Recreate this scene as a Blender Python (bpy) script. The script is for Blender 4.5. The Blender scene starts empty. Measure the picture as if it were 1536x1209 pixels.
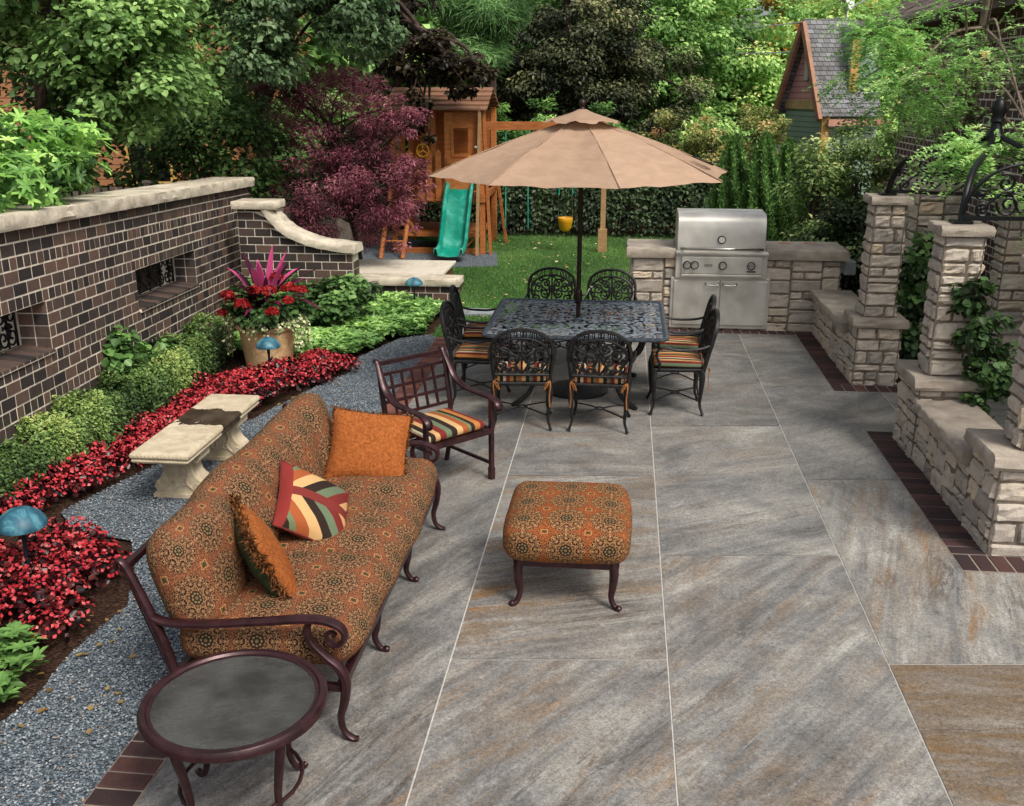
import bpy, math, random
import numpy as np
from mathutils import Vector, Matrix
PI = math.pi
sc = bpy.context.scene
COL = sc.collection
RNG = np.random.default_rng(7)
random.seed(7)

# ------------------------------------------------------------------ helpers
def lin(h):
    h = h.lstrip('#')
    c = [int(h[i:i + 2], 16) / 255 for i in (0, 2, 4)]
    return tuple(x / 12.92 if x <= .04045 else ((x + .055) / 1.055) ** 2.4 for x in c) + (1,)

ORG = {}
def org(o):
    return ORG.get(o.name, Vector((0, 0, 0))) if o else Vector((0, 0, 0))

def tag(o, label=None, cat=None, group=None, kind=None):
    if label: o['label'] = label
    if cat: o['category'] = cat
    if group: o['group'] = group
    if kind: o['kind'] = kind
    return o

def thing(name, label, cat, loc=(0, 0, 0), group=None):
    o = bpy.data.objects.new(name, None)
    COL.objects.link(o)
    o.empty_display_size = .1
    o.location = loc
    ORG[o.name] = Vector(loc)
    return tag(o, label, cat, group)

def kids(o):
    return [c for c in bpy.data.objects if c.parent == o]

def copy_tree(o, parent=None):
    c = o.copy()
    COL.objects.link(c)
    if parent is not None: c.parent = parent
    for k in kids(o): copy_tree(k, c)
    return c

def place(o, loc, rz=0.0):
    o.location = loc
    o.rotation_euler = (0, 0, rz)
    return o

def link_mesh(name, me, mats, parent=None, smooth=False):
    o = bpy.data.objects.new(name, me)
    COL.objects.link(o)
    for m in (mats if isinstance(mats, (list, tuple)) else [mats]): me.materials.append(m)
    if smooth:
        me.polygons.foreach_set('use_smooth', np.ones(len(me.polygons), dtype=bool))
        if smooth is not True: 
            try: me.set_sharp_from_angle(angle=math.radians(smooth))
            except Exception: pass
    if parent is not None:
        o.parent = parent
        ORG[o.name] = org(parent).copy()
    return o

class MB:
    """Collects faces; build() links them as one mesh object. Vertices are given in world coordinates (or in the root's own frame while the root sits at the origin)."""
    def __init__(s):
        s.v = []; s.f = []; s.lv = []; s.uv = []; s.mi = []; s.cur = 0.5; s.m = 0
    def face(s, idx, uv=None):
        s.f.append(tuple(idx)); s.lv.append(s.cur); s.mi.append(s.m)
        s.uv.extend(uv if uv else [(0, 0)] * len(idx))
    def quad(s, a, b, c, d, uv=None):
        n = len(s.v); s.v += [tuple(a), tuple(b), tuple(c), tuple(d)]
        s.face((n, n + 1, n + 2, n + 3), uv)
    def poly(s, pts, uv=None):
        n = len(s.v); s.v += [tuple(p) for p in pts]
        s.face(range(n, n + len(pts)), uv)
    def box(s, x0, y0, z0, x1, y1, z1, M=None, skip=''):
        P = [(x0, y0, z0), (x1, y0, z0), (x1, y1, z0), (x0, y1, z0), (x0, y0, z1), (x1, y0, z1), (x1, y1, z1), (x0, y1, z1)]
        if M is not None: P = [tuple(M @ Vector(p)) for p in P]
        n = len(s.v); s.v += P
        F = {'b': (0, 3, 2, 1), 't': (4, 5, 6, 7), 's': (0, 1, 5, 4), 'e': (1, 2, 6, 5), 'n': (2, 3, 7, 6), 'w': (3, 0, 4, 7)}
        for k, q in F.items():
            if k not in skip: s.face([n + i for i in q])
    def bar(s, p0, p1, w, h, up=(0, 0, 1)):
        p0, p1 = Vector(p0), Vector(p1)
        d = (p1 - p0).normalized(); upv = Vector(up)
        if abs(d.dot(upv)) > .98: upv = Vector((0, 1, 0))
        r = d.cross(upv).normalized(); u = r.cross(d)
        n = len(s.v)
        for p in (p0, p1):
            for a, b in ((-1, -1), (1, -1), (1, 1), (-1, 1)):
                s.v.append(tuple(p + r * a * w / 2 + u * b * h / 2))
        for q in ((0, 1, 2, 3), (7, 6, 5, 4), (0, 4, 5, 1), (1, 5, 6, 2), (2, 6, 7, 3), (3, 7, 4, 0)):
            s.face([n + i for i in q])
    def tube(s, pts, r, n=6, closed=False, flat=None, cap=True, up=None):
        """flat: (a, b) scales the section along its two axes."""
        pts = [Vector(p) for p in pts]; k = len(pts)
        rs = r if isinstance(r, (list, tuple)) else [r] * k
        T = []
        for i in range(k):
            a = pts[(i - 1) % k] if (closed or i > 0) else pts[i]
            b = pts[(i + 1) % k] if (closed or i < k - 1) else pts[i]
            t = b - a
            T.append(t.normalized() if t.length > 1e-9 else Vector((0, 0, 1)))
        ref = Vector(up) if up is not None else (Vector((0, 0, 1)) if abs(T[0].z) < .9 else Vector((1, 0, 0)))
        N = (ref - T[0] * ref.dot(T[0])).normalized()
        base = len(s.v); fa, fb = flat or (1, 1)
        for i in range(k):
            if up is not None: N = Vector(up) - T[i] * Vector(up).dot(T[i])
            else: N = N - T[i] * N.dot(T[i])
            if N.length < 1e-6: N = T[i].orthogonal()
            N.normalize(); B = T[i].cross(N)
            for j in range(n):
                a = 2 * PI * (j + .5) / n
                s.v.append(tuple(pts[i] + (N * math.cos(a) * fa + B * math.sin(a) * fb) * rs[i]))
        for i in range(k if closed else k - 1):
            i2 = (i + 1) % k
            for j in range(n):
                j2 = (j + 1) % n
                s.face((base + i * n + j, base + i * n + j2, base + i2 * n + j2, base + i2 * n + j))
        if cap and not closed:
            s.face([base + j for j in range(n)][::-1]); s.face([base + (k - 1) * n + j for j in range(n)])
    def lathe(s, prof, c=(0, 0, 0), n=24, wob=None, close=False):
        base = len(s.v); k = len(prof)
        for (r, z) in prof:
            for j in range(n):
                a = 2 * PI * j / n; rr = r * (wob(a, z) if wob else 1)
                s.v.append((c[0] + rr * math.cos(a), c[1] + rr * math.sin(a), c[2] + z))
        for i in range(k - 1):
            for j in range(n):
                j2 = (j + 1) % n
                s.face((base + i * n + j, base + i * n + j2, base + (i + 1) * n + j2, base + (i + 1) * n + j))
        if prof[0][0] > 1e-4: s.face([base + j for j in range(n)][::-1])
        if prof[-1][0] > 1e-4: s.face([base + (k - 1) * n + j for j in range(n)])
    def grid(s, fn, nu, nv, uvf=None, wrap=False):
        base = len(s.v)
        for j in range(nv + 1):
            for i in range(nu + 1):
                s.v.append(tuple(fn(i / nu, j / nv)))
        w = nu + 1
        for j in range(nv):
            for i in range(nu):
                uv = [uvf(a / nu, b / nv) for a, b in ((i, j), (i + 1, j), (i + 1, j + 1), (i, j + 1))] if uvf else None
                s.face((base + j * w + i, base + j * w + i + 1, base + (j + 1) * w + i + 1, base + (j + 1) * w + i), uv)
    def prism(s, outline, z0, z1, M=None):
        """outline: list of (x, y), extruded along z."""
        n = len(s.v); k = len(outline)
        P = [(x, y, z0) for x, y in outline] + [(x, y, z1) for x, y in outline]
        if M is not None: P = [tuple(M @ Vector(p)) for p in P]
        s.v += P
        s.face([n + i for i in range(k)][::-1]); s.face([n + k + i for i in range(k)])
        for i in range(k):
            j = (i + 1) % k
            s.face((n + i, n + j, n + k + j, n + k + i))
    def xf(s, M, start=0):
        for i in range(start, len(s.v)): s.v[i] = tuple(M @ Vector(s.v[i]))
    def build(s, name, mats, parent=None, smooth=False, bevel=0, merge=False, seg=2):
        o3 = org(parent)
        me = bpy.data.meshes.new(name)
        me.from_pydata([(x - o3.x, y - o3.y, z - o3.z) for x, y, z in s.v], [], s.f)
        a = me.attributes.new('lv', 'FLOAT', 'FACE'); a.data.foreach_set('value', np.array(s.lv, dtype=np.float32))
        u = me.uv_layers.new(name='UVMap'); u.data.foreach_set('uv', np.array(s.uv, dtype=np.float32).ravel())
        if any(s.mi): me.polygons.foreach_set('material_index', np.array(s.mi, dtype=np.int32))
        if merge:
            import bmesh
            bm = bmesh.new(); bm.from_mesh(me); bmesh.ops.remove_doubles(bm, verts=bm.verts, dist=1e-5); bm.to_mesh(me); bm.free()
        me.update()
        o = link_mesh(name, me, mats, parent, smooth)
        if bevel:
            b = o.modifiers.new('bevel', 'BEVEL'); b.width = bevel; b.segments = seg; b.limit_method = 'ANGLE'; b.angle_limit = math.radians(40)
        return o

def crv(pts, k=6, closed=False):
    """Catmull-Rom smoothing."""
    P = [Vector(p) for p in pts]; n = len(P); out = []
    for i in range(n if closed else n - 1):
        g = lambda j: P[j % n] if closed else P[max(0, min(n - 1, j))]
        a, b, c, d = g(i - 1), g(i), g(i + 1), g(i + 2)
        for q in range(k):
            t = q / k
            out.append(.5 * ((2 * b) + (c - a) * t + (2 * a - 5 * b + 4 * c - d) * t * t + (-a + 3 * b - 3 * c + d) * t ** 3))
    if not closed: out.append(P[-1])
    return out

def interp(vals, k):
    n = len(vals); out = []
    for i in range(n - 1):
        for q in range(k): out.append(vals[i] + (vals[i + 1] - vals[i]) * q / k)
    return out + [vals[-1]]

def spiral(c, r0, turns, a0, ux, uz, n=22, rend=.15, sgn=1):
    c = Vector(c); ux, uz = Vector(ux), Vector(uz); out = []
    for i in range(n + 1):
        t = i / n; a = a0 + sgn * turns * 2 * PI * t; r = r0 * (1 - t * (1 - rend))
        out.append(c + ux * (r * math.cos(a)) + uz * (r * math.sin(a)))
    return out

def wob(x, y, z=0.0, s=1.0):
    x, y, z = x * s, y * s, z * s
    return (math.sin(x * 1.7 + 1.3 * math.sin(y * 1.1 + z)) + math.sin(y * 2.3 + 1.7 * math.sin(z * 1.9 + x * .7)) + math.sin(z * 2.9 + 1.1 * math.sin(x * 2.1))) / 3

# ------------------------------------------------------------------ node builder
class X:
    def __init__(s, b, k): s.b = b; s.k = k
    def _m(s, op, *a):
        n = s.b.nt.nodes.new('ShaderNodeMath'); n.operation = op
        for i, q in enumerate((s,) + a):
            if isinstance(q, X): s.b.nt.links.new(q.k, n.inputs[i])
            else: n.inputs[i].default_value = q
        return X(s.b, n.outputs[0])
    def __add__(s, o): return s._m('ADD', o)
    __radd__ = __add__
    def __sub__(s, o): return s._m('SUBTRACT', o)
    def __rsub__(s, o): return (s * -1) + o
    def __mul__(s, o): return s._m('MULTIPLY', o)
    __rmul__ = __mul__
    def __truediv__(s, o): return s._m('DIVIDE', o)
    def fract(s): return s._m('FRACT')
    def sin(s): return s._m('SINE')
    def cos(s): return s._m('COSINE')
    def abs(s): return s._m('ABSOLUTE')
    def sqrt(s): return s._m('SQRT')
    def gt(s, o): return s._m('GREATER_THAN', o)
    def lt(s, o): return s._m('LESS_THAN', o)
    def min(s, o): return s._m('MINIMUM', o)
    def max(s, o): return s._m('MAXIMUM', o)
    def pow(s, o): return s._m('POWER', o)
    def atan2(s, o): return s._m('ARCTAN2', o)
    def clamp(s):
        r = s._m('ADD', 0.0); r.k.node.use_clamp = True; return r
    def remap(s, a, b, c=0.0, d=1.0):
        n = s.b.nt.nodes.new('ShaderNodeMapRange'); s.b.nt.links.new(s.k, n.inputs[0])
        for i, q in enumerate((a, b, c, d)): n.inputs[i + 1].default_value = q
        n.clamp = True
        return X(s.b, n.outputs[0])

class NB:
    def __init__(s, name):
        s.mat = bpy.data.materials.new(name); s.mat.use_nodes = True
        s.nt = s.mat.node_tree; s.nt.nodes.clear()
        s.o = s.nt.nodes.new('ShaderNodeOutputMaterial')
        s.p = s.nt.nodes.new('ShaderNodeBsdfPrincipled')
        s.nt.links.new(s.p.outputs[0], s.o.inputs[0])
        s._tc = None
    def L(s, src, dst):
        if isinstance(src, X): s.nt.links.new(src.k, dst)
        else: dst.default_value = src
    def tc(s, k):
        if not s._tc: s._tc = s.nt.nodes.new('ShaderNodeTexCoord')
        return s._tc.outputs[k]
    def uv(s): return s.tc('UV')
    def obj(s): return s.tc('Object')
    def pos(s): return s.nt.nodes.new('ShaderNodeNewGeometry').outputs['Position']
    def nrm(s): return s.xyz(s.nt.nodes.new('ShaderNodeNewGeometry').outputs['Normal'])
    def xyz(s, v):
        n = s.nt.nodes.new('ShaderNodeSeparateXYZ'); s.nt.links.new(v, n.inputs[0])
        return [X(s, n.outputs[i]) for i in range(3)]
    def vec(s, x, y, z=0.0):
        n = s.nt.nodes.new('ShaderNodeCombineXYZ')
        for i, q in enumerate((x, y, z)): s.L(q, n.inputs[i])
        return n.outputs[0]
    def mapv(s, v, scale=(1, 1, 1), rot=(0, 0, 0), loc=(0, 0, 0)):
        n = s.nt.nodes.new('ShaderNodeMapping'); s.nt.links.new(v, n.inputs[0])
        n.inputs[1].default_value = loc; n.inputs[2].default_value = rot; n.inputs[3].default_value = scale
        return n.outputs[0]
    def noise(s, v, scale, detail=4, rough=.55, dist=0.0):
        n = s.nt.nodes.new('ShaderNodeTexNoise'); s.nt.links.new(v, n.inputs['Vector'])
        n.inputs['Scale'].default_value = scale; n.inputs['Detail'].default_value = detail
        n.inputs['Roughness'].default_value = rough; n.inputs['Distortion'].default_value = dist
        return X(s, n.outputs[0])
    def vor(s, v, scale, feat='F1', rnd=1.0):
        n = s.nt.nodes.new('ShaderNodeTexVoronoi'); s.nt.links.new(v, n.inputs['Vector']); n.feature = feat
        n.inputs['Scale'].default_value = scale; n.inputs['Randomness'].default_value = rnd
        c = X(s, n.outputs['Color']) if feat != 'DISTANCE_TO_EDGE' else None
        return X(s, n.outputs['Distance']), c
    def sep(s, c):
        n = s.nt.nodes.new('ShaderNodeSeparateColor'); s.nt.links.new(c.k, n.inputs[0])
        return [X(s, n.outputs[i]) for i in range(3)]
    def attr(s, name):
        n = s.nt.nodes.new('ShaderNodeAttribute'); n.attribute_name = name
        return X(s, n.outputs['Fac'])
    def objrand(s):
        return X(s, s.nt.nodes.new('ShaderNodeObjectInfo').outputs['Random'])
    def ramp(s, f, stops, mode='LINEAR'):
        n = s.nt.nodes.new('ShaderNodeValToRGB'); r = n.color_ramp; r.interpolation = mode
        s.L(f, n.inputs[0])
        while len(r.elements) > 1: r.elements.remove(r.elements[-1])
        for i, (p, c) in enumerate(stops):
            e = r.elements[0] if i == 0 else r.elements.new(p)
            e.position = p; e.color = lin(c) if isinstance(c, str) else c
        return X(s, n.outputs[0])
    def mix(s, f, a, b, mode='MIX'):
        n = s.nt.nodes.new('ShaderNodeMix'); n.data_type = 'RGBA'; n.blend_type = mode
        s.L(f, n.inputs[0])
        for q, i in ((a, 6), (b, 7)):
            if isinstance(q, str): q = lin(q)
            s.L(q, n.inputs[i])
        return X(s, n.outputs[2])
    def val(s, c, v, sat=1.0):
        n = s.nt.nodes.new('ShaderNodeHueSaturation'); s.L(c if isinstance(c, X) else lin(c), n.inputs['Color'])
        s.L(v, n.inputs['Value']); s.L(sat, n.inputs['Saturation'])
        return X(s, n.outputs[0])
    def bump(s, h, strength=.5, dist=.01):
        n = s.nt.nodes.new('ShaderNodeBump'); s.L(h, n.inputs['Height'])
        n.inputs['Strength'].default_value = strength; n.inputs['Distance'].default_value = dist
        s.nt.links.new(n.outputs[0], s.p.inputs['Normal'])
        return n
    def out(s, col, rough=.6, metal=0.0, spec=.5, **kw):
        if isinstance(col, str): col = lin(col)
        s.L(col, s.p.inputs['Base Color']); s.L(rough, s.p.inputs['Roughness']); s.L(metal, s.p.inputs['Metallic'])
        s.p.inputs['Specular IOR Level'].default_value = spec
        for k, v in kw.items(): s.L(v, s.p.inputs[k.replace('_', ' ')])
        return s.mat
    def leafy(s, col, trans=.3, rough=.45, spec=.35):
        s.out(col, rough, 0, spec)
        t = s.nt.nodes.new('ShaderNodeBsdfTranslucent'); s.L(col, t.inputs[0])
        m = s.nt.nodes.new('ShaderNodeMixShader'); m.inputs[0].default_value = trans
        s.nt.links.new(s.p.outputs[0], m.inputs[1]); s.nt.links.new(t.outputs[0], m.inputs[2])
        s.nt.links.new(m.outputs[0], s.o.inputs[0])
        return s.mat

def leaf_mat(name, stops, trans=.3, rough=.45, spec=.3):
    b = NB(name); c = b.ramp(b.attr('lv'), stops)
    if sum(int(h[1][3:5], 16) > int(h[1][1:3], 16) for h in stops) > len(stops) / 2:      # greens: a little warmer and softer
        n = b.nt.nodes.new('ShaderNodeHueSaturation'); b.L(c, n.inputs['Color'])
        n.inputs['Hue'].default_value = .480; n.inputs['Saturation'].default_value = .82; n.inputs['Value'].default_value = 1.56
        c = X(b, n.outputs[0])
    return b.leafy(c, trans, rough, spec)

# ------------------------------------------------------------------ leaves
class Leaves:
    """Many small leaf faces gathered in numpy arrays; build() links one mesh."""
    def __init__(s): s.V = []; s.F3 = []; s.L = []; s.M = []; s.n = 0
    def add(s, P, N, T, size, aspect=.5, lv=.5, fold=.25, mi=0, shape='rhomb', curl=0.0):
        P = np.asarray(P, float); k = len(P)
        if k == 0: return
        N = np.asarray(N, float); N = N / (np.linalg.norm(N, axis=1, keepdims=True) + 1e-9)
        T = np.asarray(T, float); T = T - N * np.sum(T * N, axis=1, keepdims=True)
        T = T / (np.linalg.norm(T, axis=1, keepdims=True) + 1e-9)
        B = np.cross(N, T); sz = (np.ones(k) * size)[:, None]; lv = np.ones(k) * lv
        w = sz * aspect * .5
        if shape == 'rhomb':
            v = [P, P + T * sz * .45 + B * w + N * w * fold * 2, P + T * sz - N * sz * curl, P + T * sz * .45 - B * w + N * w * fold * 2]
            tri = [(0, 1, 2), (0, 2, 3)]
        elif shape == 'oval':
            v = [P, P + T * sz * .3 + B * w + N * w * fold, P + T * sz * .72 + B * w * .8 + N * w * fold - N * sz * curl * .4,
                 P + T * sz - N * sz * curl, P + T * sz * .72 - B * w * .8 + N * w * fold - N * sz * curl * .4, P + T * sz * .3 - B * w + N * w * fold]
            tri = [(0, 1, 2), (0, 2, 3), (0, 3, 4), (0, 4, 5)]
        elif shape == 'blade':
            v = [P - B * w, P + B * w, P + T * sz]
            tri = [(0, 1, 2)]
        elif shape == 'chip':
            v = [P + N * sz * .25, P + T * sz * .5, P + B * sz * .4 - N * sz * .05, P - T * sz * .45 + N * sz * .05, P - B * sz * .42]
            tri = [(0, 1, 2), (0, 2, 3), (0, 3, 4), (0, 4, 1)]
        m = len(v); A = np.stack(v, 1).reshape(-1, 3)
        base = s.n + np.arange(k)[:, None, None] * m
        F = (base + np.array(tri)[None]).reshape(-1, 3)
        s.V.append(A); s.F3.append(F); s.L.append(np.repeat(lv, len(tri))); s.M.append(np.full(k * len(tri), mi)); s.n += k * m
    def build(s, name, mats, parent=None):
        V = np.concatenate(s.V); F = np.concatenate(s.F3); o3 = org(parent)
        V = V - np.array(o3)
        me = bpy.data.meshes.new(name); me.vertices.add(len(V)); me.vertices.foreach_set('co', V.astype(np.float32).ravel())
        nf = len(F); me.loops.add(nf * 3); me.loops.foreach_set('vertex_index', F.astype(np.int32).ravel())
        me.polygons.add(nf); me.polygons.foreach_set('loop_start', np.arange(0, nf * 3, 3, dtype=np.int32))
        try: me.polygons.foreach_set('loop_total', np.full(nf, 3, dtype=np.int32))
        except Exception: pass
        me.polygons.foreach_set('material_index', np.concatenate(s.M).astype(np.int32))
        me.update(calc_edges=True)
        a = me.attributes.new('lv', 'FLOAT', 'FACE'); a.data.foreach_set('value', np.concatenate(s.L).astype(np.float32))
        return link_mesh(name, me, mats, parent)

def rdir(n, rng=RNG):
    v = rng.normal(size=(n, 3)); return v / np.linalg.norm(v, axis=1, keepdims=True)

def blob_points(c, r, n, clumps, cr, rng=RNG, shell=.55, low=-1.0):
    """Leaf positions grouped in clumps spread through an ellipsoid; returns points, outward directions and a leaf tone, paler for young growth on top."""
    c = np.array(c, float); r = np.array(r, float)
    d = rdir(clumps, rng); d[:, 2] = np.where(d[:, 2] < low, -d[:, 2], d[:, 2])
    rad = shell + (1 - shell) * rng.random(clumps) ** .7
    cc = c + d * rad[:, None] * r
    cl = rng.normal(0, .13, clumps); cs = .6 + .8 * rng.random(clumps)
    w = cs ** 2; idx = rng.choice(clumps, n, p=w / w.sum())
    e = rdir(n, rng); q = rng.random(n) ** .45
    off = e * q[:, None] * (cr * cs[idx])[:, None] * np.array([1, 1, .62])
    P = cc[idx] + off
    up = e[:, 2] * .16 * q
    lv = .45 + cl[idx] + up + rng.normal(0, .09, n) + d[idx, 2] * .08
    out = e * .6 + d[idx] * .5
    return P, out, np.clip(lv, 0, 1), cc

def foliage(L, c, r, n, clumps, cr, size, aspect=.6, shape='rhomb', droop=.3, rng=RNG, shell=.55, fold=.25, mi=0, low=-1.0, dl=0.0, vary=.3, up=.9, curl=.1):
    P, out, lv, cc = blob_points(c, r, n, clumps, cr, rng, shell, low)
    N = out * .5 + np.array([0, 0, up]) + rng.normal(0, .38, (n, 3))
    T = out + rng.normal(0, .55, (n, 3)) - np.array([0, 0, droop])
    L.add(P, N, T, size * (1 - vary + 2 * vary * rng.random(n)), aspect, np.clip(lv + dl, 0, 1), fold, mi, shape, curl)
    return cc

def tree(name, label, cat, base, trunk, crowns, lm, bark, leaf=.1, aspect=.6, shape='rhomb', droop=.35, group=None, tr=.12, limbs=7, seed=1, crname='crown', dl=0.0, trunk_name='trunk', clump_leaf=None, **kw):
    """trunk: list of points; crowns: list of (centre, radii, leaves, clumps, clump radius)."""
    rng = np.random.default_rng(seed)
    t = thing(name, label, cat, base, group)
    L = Leaves(); cs = []
    for (c, r, n, k, cr) in crowns:
        cc = foliage(L, c, r, n, k, cr, leaf, aspect, shape, droop, rng, dl=dl, **kw)
        cs += [tuple(x) for x in cc[:: max(1, len(cc) // limbs)][:limbs]]
    L.build(crname, lm, t)
    if trunk:
        m = MB(); pts = crv([Vector(p) for p in trunk], 5)
        m.tube(pts, [tr * (1 - .6 * i / (len(pts) - 1)) for i in range(len(pts))], 8)
        for q in cs:
            q = Vector(q); s = pts[min(len(pts) - 1, int(len(pts) * (.35 + .6 * rng.random())))]
            mid = (s + q) / 2 + Vector((rng.normal(0, .1), rng.normal(0, .1), .12 * (q - s).length))
            pp = crv([s, mid, q], 5)
            m.tube(pp, [tr * .4 * (1 - .85 * i / (len(pp) - 1)) for i in range(len(pp))], 5)
        m.build(trunk_name, bark, t, smooth=True)
    return t
# ------------------------------------------------------------------ materials
def m_tile():
    b = NB('slate_tile'); u = b.uv(); v = b.attr('lv'); p = b.pos()
    A1 = b.noise(b.mapv(u, (1.0, 1.7, 1)), 1.4, 10, .72, .7)
    S = b.noise(b.mapv(u, (.42, 6.5, 1), loc=(4, 1, 0)), 1.5, 10, .74, .30)
    S2 = b.noise(b.mapv(u, (.6, 3.6, 1), loc=(9, 5, 0)), 1.9, 10, .76, .7)
    V = b.noise(b.mapv(u, (.45, 3.6, 1), loc=(2, 7, 0)), 1.3, 8, .64, .5)
    near = b.xyz(p)[1].remap(5.4, 7.6, 1.0, .35)
    big = b.noise(u, .8, 3, .5, .5); big2 = b.noise(b.mapv(u, loc=(5, 9, 0)), 1.1, 3, .5, .6)
    fine = b.noise(p, 95, 3, .9); mid = b.noise(p, 36, 5, .75, .5)
    tone = (v * 97.3).fract()
    c = b.ramp(A1 * .55 + ((S - .5) * near + .5) * .45 + (tone - .5) * .07, [(.37, '#5c5b5a'), (.445, '#747371'), (.50, '#888683'), (.555, '#9a9791'), (.63, '#b3b1aa')])
    vein = ((V - .5).abs().remap(.0, .020, 1, 0) * big2.remap(.45, .6)).clamp()
    c = b.mix(vein * near * .75, c, '#453d37')
    flake = (b.noise(b.mapv(u, (1.0, 3.2, 1), loc=(7, 2, 0)), 2.4, 8, .72, 1.2).remap(.60, .68) * big.remap(.45, .6)).clamp()
    c = b.mix(flake * .55, c, '#bcbbb7')
    rm = (big.remap(.40, .62) * .75 + v * .5 - .12).clamp() * v.remap(.1, 1, .35, 1.3)
    c = b.mix((S2.remap(.46, .60) * rm * .8).clamp(), c, '#81694c')
    c = b.mix((S.remap(.52, .62) * S2.remap(.5, .6) * rm * .95).clamp(), c, '#946a3c')
    c = b.mix((v.remap(.7, 1, 0, 1) * S2.remap(.38, .6, .45, .75)).clamp(), c, '#77634c')
    g = (fine * .62 + mid * .38).remap(.37, .63, .42, 1.32)
    c = b.mix(1.0, c, b.vec_col(g), 'MULTIPLY')
    b.bump(fine * .5 + A1 * .5 + mid * .6, .4, .008)
    return b.out(c, (mid * .25 + .5), 0, .35)
def _vc(s, g):
    n = s.nt.nodes.new('ShaderNodeCombineColor')
    for i in range(3): s.L(g, n.inputs[i])
    return X(s, n.outputs[0])
NB.vec_col = _vc

def simple(name, c1, c2, scale=6, rough=.6, metal=0, spec=.4, bump=0, bs=60, lo=.35, hi=.65, bd=.01, **kw):
    b = NB(name); o = b.obj()
    n = b.noise(o, scale, 5, .6, .3)
    c = b.mix(n.remap(lo, hi), c1, c2)
    if bump: b.bump(b.noise(o, bs, 4, .65), bump, bd)
    return b.out(c, rough, metal, spec, **kw)

def m_brick(name, stops):
    b = NB(name); o = b.obj(); lv = b.attr('lv')
    n = b.noise(o, 18, 5, .65, .5)
    c = b.ramp((lv * .85 + (n - .5) * .6).clamp(), stops)
    c = b.mix(b.noise(o, 55, 4, .7).remap(.56, .75) * .5, c, '#241d1e')
    b.bump(b.noise(o, 70, 5, .7), .5, .006)
    return b.out(c, .75, 0, .3)

def m_stone(name='limestone_block', warm=True):
    b = NB(name); o = b.obj(); lv = b.attr('lv')
    n = b.noise(o, 7, 6, .62, .5); n2 = b.noise(o, 30, 5, .7)
    c = b.ramp((lv * .62 + n * .4).clamp(), [(.10, '#7f7a74'), (.28, '#a29a91'), (.46, '#bdb2a5'), (.62, '#cabeae'), (.8, '#d3c1a9'), (.97, '#cda980')])
    c = b.mix(n2.remap(.52, .72) * .55, c, '#716960')
    c = b.mix(b.noise(o, 13, 5, .7, .6).remap(.58, .7) * .35, c, '#d6c8b4')
    c = b.mix(b.noise(o, 2.6, 4, .6).remap(.58, .7) * .3, c, '#8a8580')
    b.bump(n2 * .7 + b.noise(o, 90, 3, .6) * .3, .7, .012)
    return b.out(c, .85, 0, .2)

def m_gravel():
    b = NB('blue_grey_gravel'); p = b.pos()
    d, c = b.vor(p, 75); r = b.sep(c)[0]
    d2, c2 = b.vor(b.mapv(p, loc=(.3, .1, .7)), 46); r2 = b.sep(c2)[1]
    col = b.ramp(r * .7 + r2 * .3, [(.05, '#39424b'), (.35, '#5f6b75'), (.6, '#7c8790'), (.82, '#959ca1'), (.95, '#b6b6b2')])
    col = b.mix(d.remap(.25, .75) * .65, col, '#23282c')
    b.bump((d * -1) + d2 * -.5, 1.0, .012)
    return b.out(col, .8, 0, .3)

def m_soil():
    b = NB('dark_mulch'); p = b.pos()
    n = b.noise(p, 24, 6, .7, .6); d, c = b.vor(b.mapv(p, (1, 2.2, 1), rot=(0, 0, .6)), 45)
    col = b.ramp(n * .6 + d * .5, [(.25, '#191210'), (.5, '#3a2a22'), (.75, '#5a4436')])
    b.bump(n + d, .9, .02)
    return b.out(col, .95, 0, .1)

def m_lawn():
    b = NB('lawn_turf'); p = b.pos()
    n = b.noise(p, 1.2, 4, .6); f = b.noise(p, 60, 4, .7)
    col = b.ramp(n * .5 + f * .5, [(.3, '#2a4c1a'), (.5, '#437028'), (.7, '#5f9238')])
    b.bump(f, .8, .02)
    return b.out(col, .9, 0, .15)

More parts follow.
